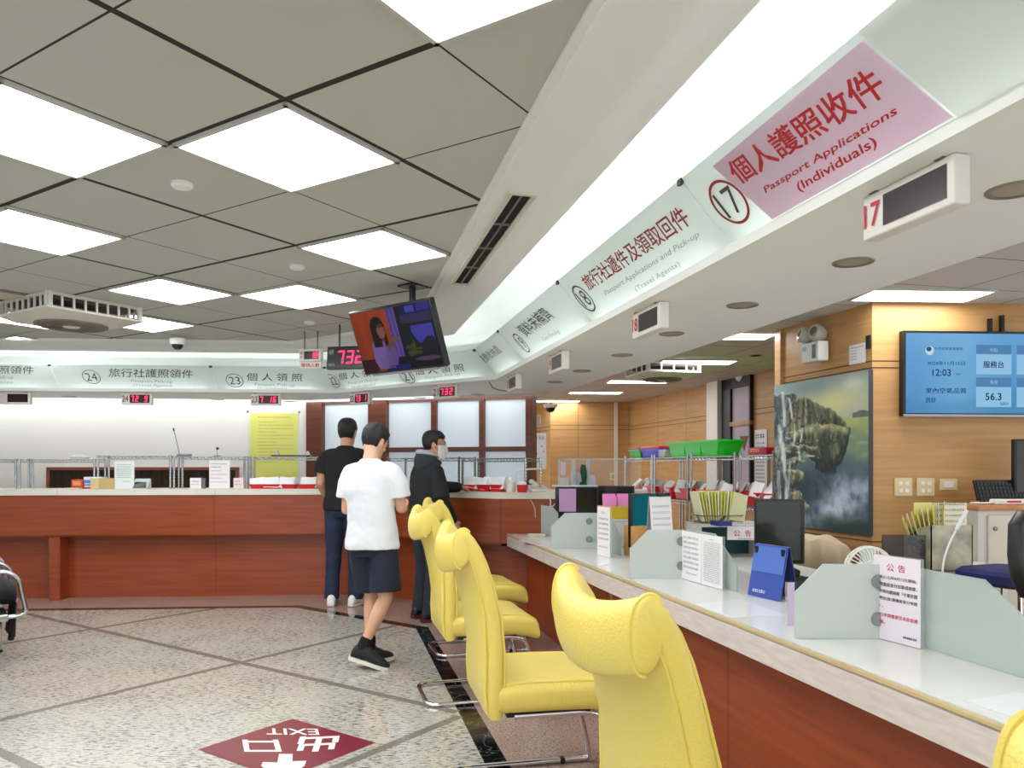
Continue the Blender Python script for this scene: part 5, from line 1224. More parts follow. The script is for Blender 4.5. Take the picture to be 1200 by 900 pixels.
b = MB(); b.box((c.x-a.x, 0, c.z-a.z), (.01, .01, .01)) if False else b.tube([Vector((0, .02, (c.z-a.z)/2)), Vector((0, .02, .60))], .004, 5); b.build('hanging_wire', M_metal, t)
t = thing('wall_telephone', 'off white wall telephone above the white notice board', 'telephone', V(630.5, 494, Yw2)); b = MB(); b.box((0, 0, 0), (.09, .06, .20), bevel=.02); b.build('base', mat('aged plastic', (206, 198, 182), .45), t); b = MB(); b.tube([(-.03, -.045, .10), (-.03, -.06, 0), (-.02, -.045, -.10)], [.025, .016, .025], 8); b.build('handset', mat('aged plastic', (206, 198, 182), .45), t)
p = sx(892); b = MB()
t = thing('wall_notice', 'white printed wall notice beside the black framed window', 'notice', SM@Vector((p, -.01, 1.5))); Mq = SM@Matrix(((1, 0, 0, p), (0, 0, 1, -.012), (0, 1, 0, 1.05), (0, 0, 0, 1)))
b.prism([(-.13, 0), (.13, 0), (.13, .74), (-.13, .74)], .008, Mq); b.build('sheet', M_pap, t, world=True); b = MB(); Mq = SM@Matrix(((1, 0, 0, p), (0, 0, 1, -.015), (0, 1, 0, 1.05), (0, 0, 0, 1))); dashes(b, Mq, -.10, .10, .64, .05, .7, .05); [dashes(b, Mq, -.10, .10, .57-.045*k, .02, .7) for k in range(12)]; b.build('lettering', M_ink, t, world=True)
# ---- wire shelving with red bins
M_wire = mat('chromed wire', (176, 180, 182), .25, .9)
LS = 3.85; ZTOP, ZMID = 1.452, .985
def shelf_unit(t0, w, label):
    t = thing('wire_shelf', label, 'shelf', R(LS, t0+w/2), RA, 'chrome wire shelves with red bins'); D = .36
    for x in (-D/2, D/2):
        for y in (-w/2+.02, w/2-.02):
            b = MB(); b.tube([(x, y, .001), (x, y, 1.49)], .0125, 8)
            for k in range(40): b.lathe([(.0128, .03+.036*k), (.0142, .034+.036*k), (.0128, .038+.036*k)], (x, y, 0), seg=8)
            b.build('post', M_wire, t)
    for z in (.30, ZMID, ZTOP):
        b = MB()
        for x in (-D/2, D/2):
            b.tube([(x, -w/2+.02, z), (x, w/2-.02, z)], .004, 6); b.tube([(x, -w/2+.02, z-.03), (x, w/2-.02, z-.03)], .004, 6)
            n = 22; b.tube([(x, -w/2+.03+(w-.06)*k/n, z-(.03 if k % 2 else 0)) for k in range(n+1)], .003, 5)
        for y in (-w/2+.02, w/2-.02): b.tube([(-D/2, y, z), (D/2, y, z)], .004, 6)
        for k in range(18): y = -w/2+.03+(w-.06)*k/17; b.tube([(-D/2, y, z+.004), (D/2, y, z+.004)], .002, 4)
        b.build('wire_deck', M_wire, t)
    return t
t_of = lambda px: (lambda Y: -((px-CX)/FP*Y)*rs+Y*rc)(FP*LS/(rc*(px-391)))
edges = [(t_of(783)+.02, t_of(748)), (t_of(826)+.02, t_of(783)-.01), (t_of(884)+.02, t_of(827)-.01), (5.82, t_of(886)-.01)]
for k, (a, c) in enumerate(edges): shelf_unit(a, c-a, 'chrome wire shelf with red bins, %s' % ['farthest of four in a row', 'second farthest of four in a row', 'second nearest of four in a row', 'nearest of four, partly behind the painting wall'][k])
M_rbin = mat('red plastic bin', (236, 44, 50), .35); M_bag = mat('white plastic packet', (246, 248, 252), .3)
tl_, th_ = edges[3][0], edges[0][1]; nb = 8; wb = (th_-tl_)/nb
pk = MB(); pk.box((0, 0, 0), (.15, .11, .012), bevel=.003); pk0 = pk.build('document_packet', M_bag)
first = True
for k in range(nb):
    ue = edges[3-k//2]; wb = (ue[1]-ue[0]-.08)/2; tc = ue[0]+.04+wb*(k % 2+.5); basket('red_bin', 'red plastic bin on the wire shelves, %s from the camera' % ORD[k], R(LS-.02, tc, ZMID+.007), RA+PI/2, wb*.84, .27, .115, M_rbin, 'bin', 'red bins on the wire shelves')
    for j in range(5):
        o = pk0 if first else dup(pk0); first = False
        o.location = R(LS-.13+.05*j+random.uniform(-.01, .01), tc+random.uniform(-.3, .3)*wb, ZMID+.145+random.uniform(-.01, .02)); o.rotation_euler = (random.uniform(-.3, .3), -random.uniform(.75, 1.15), RA+random.uniform(-.4, .4))
        o['label'] = 'white packet in the %s red bin from the camera on the wire shelves' % ORD[k]; o['category'] = 'packet'; o['group'] = 'packets in the red bins'
M_grn = mat('bright green plastic', (40, 232, 52), .35)
def long_bin(pa, pb, h, m, label, name='storage_crate', lid=None, dz=0.0, d=.28, ribs=3):
    a, c = t_of(pa), t_of(pb); w = abs(a-c); t = basket(name, label, R(LS-.0, (a+c)/2, ZTOP+.007+dz), RA+PI/2, w, d, h, m, 'crate', rim=.02)
    b = MB()
    for k in range(1, ribs): 
        q = -w/2+w*k/ribs; b.box((q*.94, d*.472, h*.52), (.008, .012, h*.8))
    if ribs > 1: b.build('rib', m, t)
    if lid: b = MB(); b.box((0, 0, h+.035), (w*1.05, d*1.05, .03), bevel=.008); b.build('lid', lid, t)
    return t
long_bin(796, 858, .145, M_grn, 'long bright green crate on top of the wire shelves')
long_bin(749, 763, .09, mat('green plastic', (50, 196, 64), .35), 'small green tub with a red lid on the far end of the wire shelves', lid=M_rbin, ribs=1)
long_bin(764, 786, .085, mat('blue plastic', (34, 60, 232), .35), 'blue tub with a red lid next to the small green tub', lid=M_rbin, ribs=1)
a = t_of(789.5); b = MB(); 
for k in range(4): b.box((0, 0, .015+.022*k), (.26, .16, .018), .05*k)
o = b.build('paper_stack', M_pap); o.location = R(LS-.02, a, ZTOP+.008); o.rotation_euler = (0, 0, RA); tag(o, 'small stack of white papers between the blue tub and the long green crate', 'papers')
a, c = t_of(888), t_of(910); t = thing('carton', 'dark red carton on the near end of the wire shelves', 'carton', R(LS, (a+c)/2, ZTOP+.007), RA+PI/2); b = MB(); b.box((0, 0, .035), (abs(a-c), .2, .068), bevel=.004); b.build('body', mat('crimson carton', (168, 20, 52), .35), t); b = MB(); dashes(b, frame((-1, 0, 0), (0, 0, 1), (0.1, .102, .03)), 0, .15, 0, .03, .8); b.build('lettering', mat('orange print', (240, 170, 90), .5), t)
# ------------------------------------------------------------------ the high counter along the far side
ZCt = 1.124
oL, oA = .55, .80
f_ = off(oL, oA, .85); Q0, Q1, Q2 = f_[0], f_[1], Vector((-.10, 6.85)); Q3 = Vector((.44, 6.85))
b_ = off(oL+.48, oA+.46, 1.2); B0, B1 = b_[0], b_[1]; B2, B3 = Vector((.10, 7.33)), Vector((.44, 7.33))
def sub(d):   # front line pushed back by d
    g = off(oL+d, oA+d, .85+d); return [g[0], g[1], Vector((-.10+d*.25, 6.85+d)), Vector((.44, 6.85+d))]
M_ctop = mat('cream counter top', (228, 222, 208), .3, var=.02, vscale=3)
t = thing('service_counter', 'high red brown wooden counter with cream top along the far side', 'counter', (Q1.x, Q1.y, 0))
fr0 = sub(-.02)
b = MB(); b.prism([(p.x, p.y) for p in [fr0[0], fr0[1], fr0[2], fr0[3], B3, B2, B1, B0]], .06, Matrix.Translation((0, 0, ZCt-.06)))
def fpt(px, o):
    base = C1+nl*o; k = (px-CX)/FP; s = (k*base.y-base.x)/(.9976-k*.0698); return base+Vector((.9976, .0698))*s
b.m = 1
for px in (67, 252): p = fpt(px, oL-.02); b.box((p.x, p.y-.0005, ZCt-.03), (.004, .002, .058), .07)
b.build('countertop', [M_ctop, mat('pale seam', (176, 168, 150), .5)], t, world=True)
ff = sub(0); fb = sub(.02)
b = MB(); b.prism([(p.x, p.y) for p in ff+fb[::-1]], .424, Matrix.Translation((0, 0, .64))); b.m = 1
for px in (251,): p = fpt(px, oL); b.box((p.x, p.y-.0006, .852), (.004, .0016, .42), .07)
b.box((Q2.x, Q2.y-.001, .852), (.004, .002, .42)); b.build('upper_panel', [M_wood, M_groove], t, world=True)
b = MB(); g0, g1 = sub(.0), sub(.17); b.prism([(p.x, p.y) for p in g0+g1[::-1]], .02, Matrix.Translation((0, 0, .64)))
g2 = sub(.19); b.prism([(p.x, p.y) for p in g1+g2[::-1]], .64); b.m = 1
for px in (253,): p = fpt(px, oL+.17); b.box((p.x, p.y-.0006, .32), (.004, .0016, .63), .07)
b.build('lower_panel', [M_wood, M_groove], t, world=True)
for px in (69, -120):
    p = fpt(px, oL+.085); b = MB(); b.box((p.x, p.y, .32), (.105, .17, .639), .07); b.build('support_post', M_wood, t, world=True)
pe = (sub(0)[1]+sub(.17)[1])/2; b = MB(); b.box((pe.x-.0, pe.y, .32), (.05, .2, .639), -.25); b.build('support_post', M_wood, t, world=True)
b = MB(); e0, e1 = Q3, B3; b.box(((e0.x+e1.x)/2-.012, (e0.y+e1.y)/2, .53), (.024, .46, 1.06)); b.build('end_panel', M_wood, t, world=True)
# wire racks on the counter
def rack(pxa, pxb, py, label, run='L', D=.24, fo=.12):
    o = (oL if run == 'L' else oA)+fo
    pa, d = on_off(o, run, pxa); pc2, d = on_off(o, run, pxb); w = (pc2-pa).length; mid = (pa+pc2)/2
    zt = H+(HY-py)/FP*mid.y; hh = zt-ZCt
    n = nl if run == 'L' else na
    t = thing('wire_rack', label, 'rack', Z3(mid+n*(D/2), ZCt), math.atan2(d.y, d.x), 'chrome wire racks on the high counter')
    for x in (-w/2+.012, w/2-.012):
        for y in (-D/2, D/2):
            b = MB(); b.tube([(x, y, .001), (x, y, hh+.012)], .0115, 8)
            for k in range(int(hh/.03)): b.lathe([(.0118, .02+.03*k), (.0135, .024+.03*k), (.0118, .028+.03*k)], (x, y, 0), seg=8)
            b.build('post', M_wire, t)
    b = MB()
    for y in (-D/2, D/2):
        b.tube([(-w/2+.012, y, hh), (w/2-.012, y, hh)], .004, 6); b.tube([(-w/2+.012, y, hh-.026), (w/2-.012, y, hh-.026)], .004, 6)
        b.tube([(-w/2+.02+(w-.04)*k/20, y, hh-(.026 if k % 2 else 0)) for k in range(21)], .0028, 5)
    for x in (-w/2+.012, w/2-.012): b.tube([(x, -D/2, hh), (x, D/2, hh)], .004, 6)
    for k in range(16): x = -w/2+.03+(w-.06)*k/15; b.tube([(x, -D/2, hh+.004), (x, D/2, hh+.004)], .002, 4)
    b.build('wire_deck', M_wire, t); return t
rack(-55, 20, 538.6, 'chrome wire rack cut by the left edge on the high counter')
rack(21.5, 112, 538.8, 'chrome wire rack second from the left, above the orange box')
rack(113.5, 201, 534.8, 'chrome wire rack third from the left, slightly taller than its left neighbour')
rack(202.5, 288, 535.6, 'chrome wire rack under the desk microphone')
rack(289.5, 374, 536, 'chrome wire rack in front of the yellow poster')
rack(455, 539, 537, 'chrome wire rack behind the man in the hoodie', 'A'); rack(541, 617, 537.5, 'chrome wire rack at the right end of the glazed wall', 'A')
# things on the counter: (left px, right px, top px, depth offset)
def cbox(name, label, cat, pa, pb, pt, fo, d, mats, group=None, extra=None):
    o = oL+fo; a, dd = on_off(o, 'L', pa); c, dd = on_off(o, 'L', pb); w = (c-a).length; mid = (a+c)/2; h = H+(HY-pt)/FP*mid.y-ZCt
    t = thing(name, label, cat, Z3(mid+nl*(d/2), ZCt), math.atan2(dd.y, dd.x), group)
    b = MB(); b.box((0, 0, h/2+.001), (w, d, h-.002), bevel=.003); b.build('body', mats[0], t)
    for nm, m, x, z, ww_, hh_ in (extra or []):
        b = MB(); b.box(((x-.5)*w, -d/2-.0012, z*h), (ww_*w, .002, hh_*h)); b.build(nm, m, t)
    return t, w, h, d
M_org = mat('orange red carton', (206, 74, 40), .5); M_kraft = mat('tan cardboard', (196, 170, 112), .6)
cbox('carton', 'small orange red carton at the left on the high counter', 'carton', 83.5, 96.5, 562, .06, .12, [M_org], extra=[('print', mat('pale orange print', (236, 150, 90), .5), .5, .6, .7, .45), ('base_stripe', mat('violet stripe', (120, 90, 160), .5), .5, .12, .98, .16)])
cbox('carton', 'white and blue carton between the orange and the tan ones', 'carton', 98, 119, 559, .10, .14, [mat('white blue carton', (226, 230, 238), .45)], extra=[('blue_print', mat('blue print', (80, 150, 220), .5), .25, .62, .4, .28), ('blue_stripe', mat('blue print', (80, 150, 220), .5), .5, .34, .98, .12), ('red_stripe', M_org, .5, .1, .98, .14)])
cbox('carton', 'tan cardboard box right of the white and blue carton', 'carton', 106, 133.5, 560.5, .03, .06, [M_kraft], extra=[('end_flap', mat('pale tan face', (214, 196, 140), .6), .18, .5, .34, .98)])
b = MB(); p = fpt(87, oL+.03); b.box((p.x, p.y, ZCt+.008), (.13, .05, .012)); tag(b.build('card_stack', mat('cream card stack', (236, 214, 160), .6)), 'thin cream stack lying in front of the orange carton', 'paper')
def cboard(label, pa, pb, pt, fo, lines, paper=M_pap, name='notice_board', **k):
    a, d = on_off(oL+fo, 'L', pa); c, d = on_off(oL+fo, 'L', pb); h = H+(HY-pt)/FP*a.y-ZCt
    return board(name, label, 'notice', Z3(a, ZCt), Z3(c, ZCt), h, paper, lines, **k)
cboard('tall translucent notice with grey writing beside the tan box', 134, 157.5, 540.5, .05, [('d', '', (.12, .85), .86-.065*k, .03, M_inkb, 0) for k in range(8)]+[('d', '', (.4, .85), .26, .03, M_inkb, 0)], mat('greenish white sheet', (228, 236, 232), .3))
cboard('white notice with blue and red lines in front of the wire rack with the microphone', 245, 269.5, 539.5, .03, [('d', '', (.1, .9), .86, .035, M_ink, 0), ('d', '', (.1, .6), .75, .035, M_ink, 0)]+[('d', '', (.1, .6+.25*(k % 2)), .62-.13*k, .03, M_inkr, 0) for k in range(4)])
cboard('small framed card with red writing left of the white notice', 222.5, 236, 560, .05, [('d', '', (.15, .85), .62, .12, M_inkr, 0), ('d', '', (.15, .85), .36, .12, M_inkr, 0)], th=.03)
cboard('small framed card with red writing right of the white notice', 273.5, 285.5, 560, .05, [('d', '', (.15, .85), .62, .12, M_inkr, 0), ('d', '', (.15, .85), .36, .12, M_inkr, 0)], mat('pale pink card', (240, 226, 226), .5), th=.02)
b = MB(); p = fpt(239, oL+.07); b.box((p.x, p.y, ZCt+.055), (.025, .03, .108)); tag(b.build('card_holder', M_metal), 'narrow metal holder beside the left framed card', 'holder')
# black tilted screen
p = fpt(166, oL+.08); t = thing('card_reader', 'small black tilted screen on the high counter below a wire rack', 'card reader', Z3(p, ZCt), .07); b = MB(); b.prism([(-.06, .001), (.06, .001), (.05, .10), (.035, .105)], .15, frame((0, 1, 0), (0, 0, 1), (-.075, 0, 0))); b.build('body', mat('light grey plastic', (200, 206, 208), .4), t); b = MB(); b.prism([(-.065, .01), (.065, .01), (.05, .085), (-.06, .085)], .004, frame((1, 0, 0), (0, .9, 1), (0, -.062, .006))); b.build('screen', M_scr, t)
# microphones
p, d = on_off(oL+.22, 'L', 216); zr = H+(HY-535.6)/FP*p.y
t = thing('desk_microphone', 'grey desk microphone with a tall thin neck on a wire rack', 'microphone', Z3(p, zr+.008), .07); b = MB(); b.box((0, 0, .012), (.125, .10, .024), bevel=.006); b.build('base', mat('blue grey plastic', (120, 134, 140), .4), t); b = MB(); b.tube([(-.05, 0, .02), (-.075, 0, .14), (-.105, 0, .27)], .004, 6); b.build('gooseneck', M_metal, t); b = MB(); b.tube([(-.104, 0, .265), (-.112, 0, .295)], .008, 8); b.build('capsule', M_blk, t)
p, d = on_off(oL+.22, 'L', 254.5); t = thing('desk_microphone', 'small ball tipped microphone on a thin stalk behind the white notice', 'microphone', Z3(p, zr+.008), .07); b = MB(); b.lathe([(.04, 0), (.04, .008), (.005, .012)], seg=18); b.tube([(0, 0, .008), (0, 0, .075)], .003, 6); b.build('stalk', M_metal, t); b = MB(); b.ball((.003, 0, .082), .015, 12); b.build('capsule', M_blk, t)
# black tray with clips on the rack in front of the poster
p, d = on_off(oL+.24, 'L', 342); zr = H+(HY-536)/FP*p.y
t = thing('black_tray', 'flat black tray with two clips on the rack in front of the yellow poster', 'tray', Z3(p, zr+.009), .07); b = MB(); b.box((0, 0, .008), (.40, .16, .014), bevel=.004); b.build('tray', M_blk, t)
for x, h_ in ((-.15, .05), (.17, .045)): b = MB(); b.prism([(-.025, 0), (.025, 0), (.008, h_), (-.008, h_)], .03, frame((1, 0, 0), (0, 0, 1), (x, 0, .014))); b.build('clip', M_ch2, t)
# plastic bag on a rack
b = MB(); p, d = on_off(oL+.24, 'L', 94); b.loft([[Vector((x*.09, y*.06, z)) for x, y in rrect(w_, w_, .3)] for w_, z in ((1.6, .003), (2, .02), (1.3, .04), (.5, .05))]); o = b.build('plastic_bag', glassy('pale plastic film', (226, 230, 240), .75, .15)); o.location = Z3(p, H+(HY-538.8)/FP*p.y+.008); tag(o, 'crumpled pale plastic bag on the wire rack above the orange carton', 'bag')
# red trays with packets: left three, right three, one small
M_rtray = mat('red plastic tray', (214, 30, 42), .35)
def tray_row(run, spans, lab, pt, fo=.02, first=0):
    for k, (pa, pb) in enumerate(spans):
        o = (oL if run == 'L' else oA)+fo; a, d = on_off(o, run, pa); c, d = on_off(o, run, pb); w = (c-a).length; n = nl if run == 'L' else na; D_ = .16
        mid = (a+c)/2; h = H+(HY-pt)/FP*mid.y-ZCt; nm = lab[k]
        basket('red_tray', nm, Z3(mid+n*(D_/2), ZCt), math.atan2(d.y, d.x), w*.97, D_, h, M_rtray, 'tray', 'red trays on the high counter', rim=.008)
        for j in range(5):
            o_ = dup(pk0); q = mid+n*(.03+.026*j)+d*(random.uniform(-.3, .3)*w); o_.location = Z3(q, ZCt+h+.016+random.uniform(0, .012)); o_.rotation_euler = (random.uniform(1.1, 1.4), random.uniform(-.15, .15), math.atan2(d.y, d.x))
            o_['label'] = 'packet in the %s' % nm.replace('red ', 'red ', 1); o_['category'] = 'packet'; o_['group'] = 'packets in the red trays'
tray_row('L', [(291, 328), (329, 347), (348, 370)], ['wide red tray under the yellow poster', 'middle red tray under the yellow poster', 'right red tray beside the man in the black tee'], 568.3)
tray_row('A', [(541, 556), (557, 572), (573, 587)], ['left red tray beside the hand of the man in the hoodie', 'middle red tray right of the hoodie man', 'right red tray near the white bottle'], 569)
p, d = on_off(oA+.05, 'A', 612); b = None
t = thing('red_pot', 'small red ribbed pot with tissue near the end of the counter', 'pot', Z3(p, ZCt), 0); b = MB(); b.lathe([(.04, .001), (.05, .07), (.054, .07), (.048, .066), (.038, .01)], seg=20); b.build('pot', M_rtray, t); b = MB(); b.ball((0, 0, .075), (.04, .04, .03), 10); b.build('tissue', M_pap, t)
p, d = on_off(oA+.06, 'A', 598); b = MB(); b.lathe([(.035, .001), (.04, .05), (.036, .09), (.015, .1), (.015, .115), (.001, .116)], Z3(p, ZCt), seg=18); tag(b.build('white_jar', M_fan), 'squat white plastic jar between the trays and the red pot', 'jar')
# telephone and cords at the end of the counter
p = Vector((.24, 7.02)); t = thing('telephone', 'off white desk telephone at the right end of the high counter', 'telephone', Z3(p, ZCt), .2); b = MB(); b.prism([(-.09, .001), (.09, .001), (.09, .06), (-.09, .025)], .15, frame((0, 1, 0), (0, 0, 1), (-.075, 0, 0))); b.build('base', mat('off white phone', (226, 224, 218), .4), t); b = MB(); b.tube([(-.045, -.08, .065), (-.045, 0, .085), (-.045, .08, .09)], [.024, .016, .024], 10); b.build('handset', mat('off white phone', (226, 224, 218), .4), t)
b = MB(); b.tube(fillet([V(640, 577, 6.95), V(650, 577, 6.84), V(655, 583, 6.8), V(650, 592, 6.8), V(640, 597, 6.75), V(636, 600, 6.7)], .1), .006, 6); b.tube(fillet([V(640, 575, 6.9), V(646, 588, 6.82), V(643, 600, 6.8)], .1), .005, 6); b.build('cord', M_fan, t, world=True)
b = MB(); b.tube(fillet([V(622, 586, 6.84), V(627, 595, 6.835), V(627.5, 606, 6.83)], .1), .004, 6); b.build('cord', mat('cream cord', (206, 190, 170), .5), t, world=True)
b = MB(); b.tube([V(606, 552, 7.1), V(622, 549.5, 7.0), V(634, 549.5, 6.95)], .008, 8); b.tube([V(606, 552, 7.1), V(604, 566, 7.1), V(604, 575.5, 7.1)], .008, 8); tag(b.build('bent_lamp', M_fan), 'thin white lamp arm in front of the last wire rack', 'lamp')
# yellow poster under plastic
a = ray_plane(293.5, 560, Z3(A0, 0), Z3(ln, 0)); c = ray_plane(349, 560, Z3(A0, 0), Z3(ln, 0)); e = ray_plane(349.5, 484.5, Z3(A0, 0), Z3(ln, 0))
Mp2 = frame(Z3(ld, 0), (0, 0, 1), a-Z3(ln, 0)*.006); wq = (c-a).length; hq = e.z-a.z
t = thing('wall_poster', 'large yellow poster under wrinkled clear plastic on the white wall', 'poster', (a+c)/2)
b = MB(); b.prism([(0, 0), (wq, 0), (wq, hq), (0, hq)], -.002, Mp2); b.build('sheet', mat('yellow poster paper', (238, 240, 92), .5), t, world=True)
b = MB(); Mq = Mp2.copy(); Mq.translation = Mp2@Vector((0, 0, .0012)); dashes(b, Mq, wq*.16, wq*.84, hq*.93, .016, .7, .026)
for k in range(13): dashes(b, Mq, wq*.17, wq*(.93 if k % 3 else .55), hq*(.86-.052*k), .012, .7)
b.build('lettering', mat('olive print', (150, 140, 60), .6), t, world=True)
b = MB(); n = 36; b.loft([[Mp2@Vector((-.02+(wq+.05)*i/n, -.02+(hq+.04)*j/n, .03+.035*fbm(i*.11+j*.17, j*.08-i*.12, 5, 3)+.010*fbm(i*.4, j*.3, 2, 2))) for i in range(n+1)] for j in range(n+1)], closed=False, caps=False)
b.build('plastic_cover', glassy('wrinkled clear film', (240, 240, 220), .16, .12), t, world=True)
for x in (-.03, wq+.02): b = MB(); b.box(Mp2@Vector((x, hq+.015, .004)), (.02, .01, .02)); b.build('clip', M_blk, t, world=True)
# floor exit mark
A_, B_, D_ = FL(343, 843), FL(440, 871), FL(232, 879)
e1 = (B_-A_); e2 = (D_-A_); z_ = .0034
t = thing('floor_mat', 'dark red square floor sign with white exit lettering and arrow', 'floor sign', A_+(e1+e2)/2)
def fm(u, v, z=z_): p = A_+e1*u+e2*v; return Vector((p.x, p.y, z))
b = MB(); b.loft([[fm(0, 0, .0026), fm(1, 0, .0026), fm(1, 1, .0026), fm(0, 1, .0026)], [fm(0, 0), fm(1, 0), fm(1, 1), fm(0, 1)]], smooth=False); b.build('sheet', mat('maroon vinyl', (122, 34, 50), .22), t, world=True)
# lettering read from the far side: right is towards -x, up towards the camera is reversed
M_fw = mat('white vinyl', (232, 228, 226), .25)
def fp(px, py): q = FL(px, py, z_+.0006); return q
b = MB(); put_text(b, 'EXIT', fp(372, 854), fp(312, 853.5), fp(374, 861), .012); put_text(b, '出', fp(397, 861.5), fp(353, 863.5), fp(392.5, 879), .02); put_text(b, '口', fp(325, 867), fp(285, 867), fp(329, 880.5), .02); b.build('lettering', M_fw, t, world=True)
b = MB(); b.poly([fp(327, 883.5), fp(343, 883.5), fp(342.5, 892), fp(359, 891.5), fp(357, 897), fp(331, 918), fp(306, 897.5), fp(308, 893), fp(325, 893.5)]); b.build('arrow', M_fw, t, world=True)
# ------------------------------------------------------------------ people
M_skin = mat('skin', (222, 170, 140), .5, var=.03, vscale=10); M_hair = mat('black hair', (17, 15, 15), .5, bump=.5, bscale=120, stretch=(3, 3, .6))
def remesh(o, vox, smooth=4, fac=.5):
    m = o.modifiers.new('r', 'REMESH'); m.mode = 'VOXEL'; m.voxel_size = vox; m.use_smooth_shade = True
    s = o.modifiers.new('s', 'SMOOTH'); s.factor = fac; s.iterations = smooth
    dg = bpy.context.evaluated_depsgraph_get(); dg.update()
    me = bpy.data.meshes.new_from_object(o.evaluated_get(dg)); me.name = o.name
    o.modifiers.clear(); old = o.data; o.data = me; bpy.data.meshes.remove(old)
    me.polygons.foreach_set('use_smooth', [True]*len(me.polygons))
    return o
def wrinkle(o, amp, fx, fz, seed=0.0, zlo=None, zhi=None):
    me = o.data; nv = len(me.vertices); co = [0.0]*(nv*3); nm = [0.0]*(nv*3)
    me.vertices.foreach_get('co', co); me.vertex_normals.foreach_get('vector', nm)
    for i in range(nv):
        x, y, z = co[3*i:3*i+3]; n = amp*fbm(x*fx+seed, y*fx, z*fz+seed, 3)
        for k in range(3): co[3*i+k] += nm[3*i+k]*n
    me.vertices.foreach_set('co', co); me.update()
def ell(c, rx, ry, z=None, ang=0.0, n=20, tilt=None):
    ca_, sa_ = math.cos(ang), math.sin(ang); out = []
    for k in range(n):
        a = 2*PI*k/n; x, y = rx*math.cos(a), ry*math.sin(a); out.append(Vector((c[0]+x*ca_-y*sa_, c[1]+x*sa_+y*ca_, c[2] if z is None else z)))
    return out
def limb(b, pts, rad, seg=12, ends=True):
    pts = [Vector(p) for p in pts]
    # densify for smooth bends
    P, Rr = [], []
    for i in range(len(pts)-1):
        for k in range(4): t = k/4; P.append(pts[i].lerp(pts[i+1], t)); Rr.append(rad[i]*(1-t)+rad[i+1]*t)
    P.append(pts[-1]); Rr.append(rad[-1]); b.tube(P, Rr, seg)
    if ends: b.ball(P[0], Rr[0]*.98, 12); b.ball(P[-1], Rr[-1]*.98, 12)
    for p, r in zip(pts[1:-1], rad[1:-1]): b.ball(p, r*1.0, 12)
def hand(b, w, d, nrm, side=1, curl=.6, s=1.0):
    """palm and five bent fingers from the wrist w, pointing along d, palm facing nrm"""
    d = Vector(d).normalized(); nrm = Vector(nrm); nrm = (nrm-d*nrm.dot(d)).normalized(); x = d.cross(nrm)*side
    w = Vector(w); pc = w+d*.048*s
    Mx = Matrix((x, d, nrm)).transposed()
    b.ball(pc, (.040*s, .052*s, .017*s), 14, Mx); b.ball(w+d*.012*s, (.026*s, .03*s, .019*s), 12, Mx)
    for k, (off_, l) in enumerate(((-.030, .070), (-.010, .080), (.010, .075), (.029, .060))):
        p = w+d*(.088*s)+x*off_*s; a = 0.0; pts = [p-d*.02*s]
        for seg_ in (.42, .33, .25):
            pts.append(p); a += curl*.75; p = p+(d*math.cos(a)+nrm*math.sin(a))*l*seg_*s
        pts.append(p); b.tube(pts, [.0092*s, .0090*s, .0084*s, .0080*s, .0066*s][:len(pts)], 8); b.ball(p, .0066*s, 8); b.ball(pts[1], .009*s, 8)
    p0 = w+d*.028*s-x*.030*s; p1 = p0+(d*.55-x*.55+nrm*.35).normalized()*.038*s; p2 = p1+(d*.8-x*.1+nrm*.55).normalized()*.030*s
    b.tube([p0, p1, p2], [.0125*s, .0100*s, .0080*s], 8); b.ball(p2, .0080*s, 8); b.ball(p1, .0098*s, 8)
def head_pts(b, c, Rm, s=1.0):
    """head: skull, jaw, nose, ears; local +y is the face direction, c = head centre"""
    def q(x, y, z): return c+Rm@Vector((x*s, y*s, z*s))
    rings = []
    n = 24
    prof = [(-.118, .030, .030, .058), (-.108, .046, .048, .045), (-.085, .058, .070, .020), (-.055, .066, .082, .006), (-.02, .071, .089, .0), (.02, .0745, .094, -.004), (.055, .0735, .094, -.008), (.085, .063, .081, -.008), (.105, .045, .058, -.008), (.117, .020, .026, -.008)]
    for z, rx, ry, yo in prof:
        ring_ = []
        for k in range(n):
            a = 2*PI*k/n; y = math.sin(a); sq = 1.0-.10*max(0, y)*abs(math.cos(a))
            ring_.append(q(rx*math.cos(a)*sq, yo+ry*y, z))
        rings.append(ring_)
    b.loft(rings)
    b.tube([q(0, .083, .03), q(0, .094, .005), q(0, .104, -.022), q(0, .094, -.032)], [.008*s, .009*s, .0125*s, .008*s], 8); b.ball(q(0, .101, -.022), .012*s, 8)
    for sd in (-1, 1):
        b.ball(q(sd*.013, .093, -.027), .0085*s, 8)
        b.ball(q(sd*.0745, -.006, -.005), (.010*s, .019*s, .031*s), 10, Rm); b.ball(q(sd*.080, -.012, .010), (.008*s, .016*s, .016*s), 8, Rm)
        b.ball(q(sd*.031, .078, .026), (.022*s, .013*s, .008*s), 8, Rm)    # brow
        b.ball(q(sd*.035, .066, -.025), (.024*s, .02*s, .02*s), 8, Rm)     # cheek
    b.ball(q(0, .084, -.062), (.024*s, .012*s, .006*s), 8, Rm); b.ball(q(0, .083, -.073), (.020*s, .012*s, .006*s), 8, Rm)   # lips
    b.ball(q(0, .074, -.100), (.022*s, .018*s, .016*s), 8, Rm)             # chin
    return q
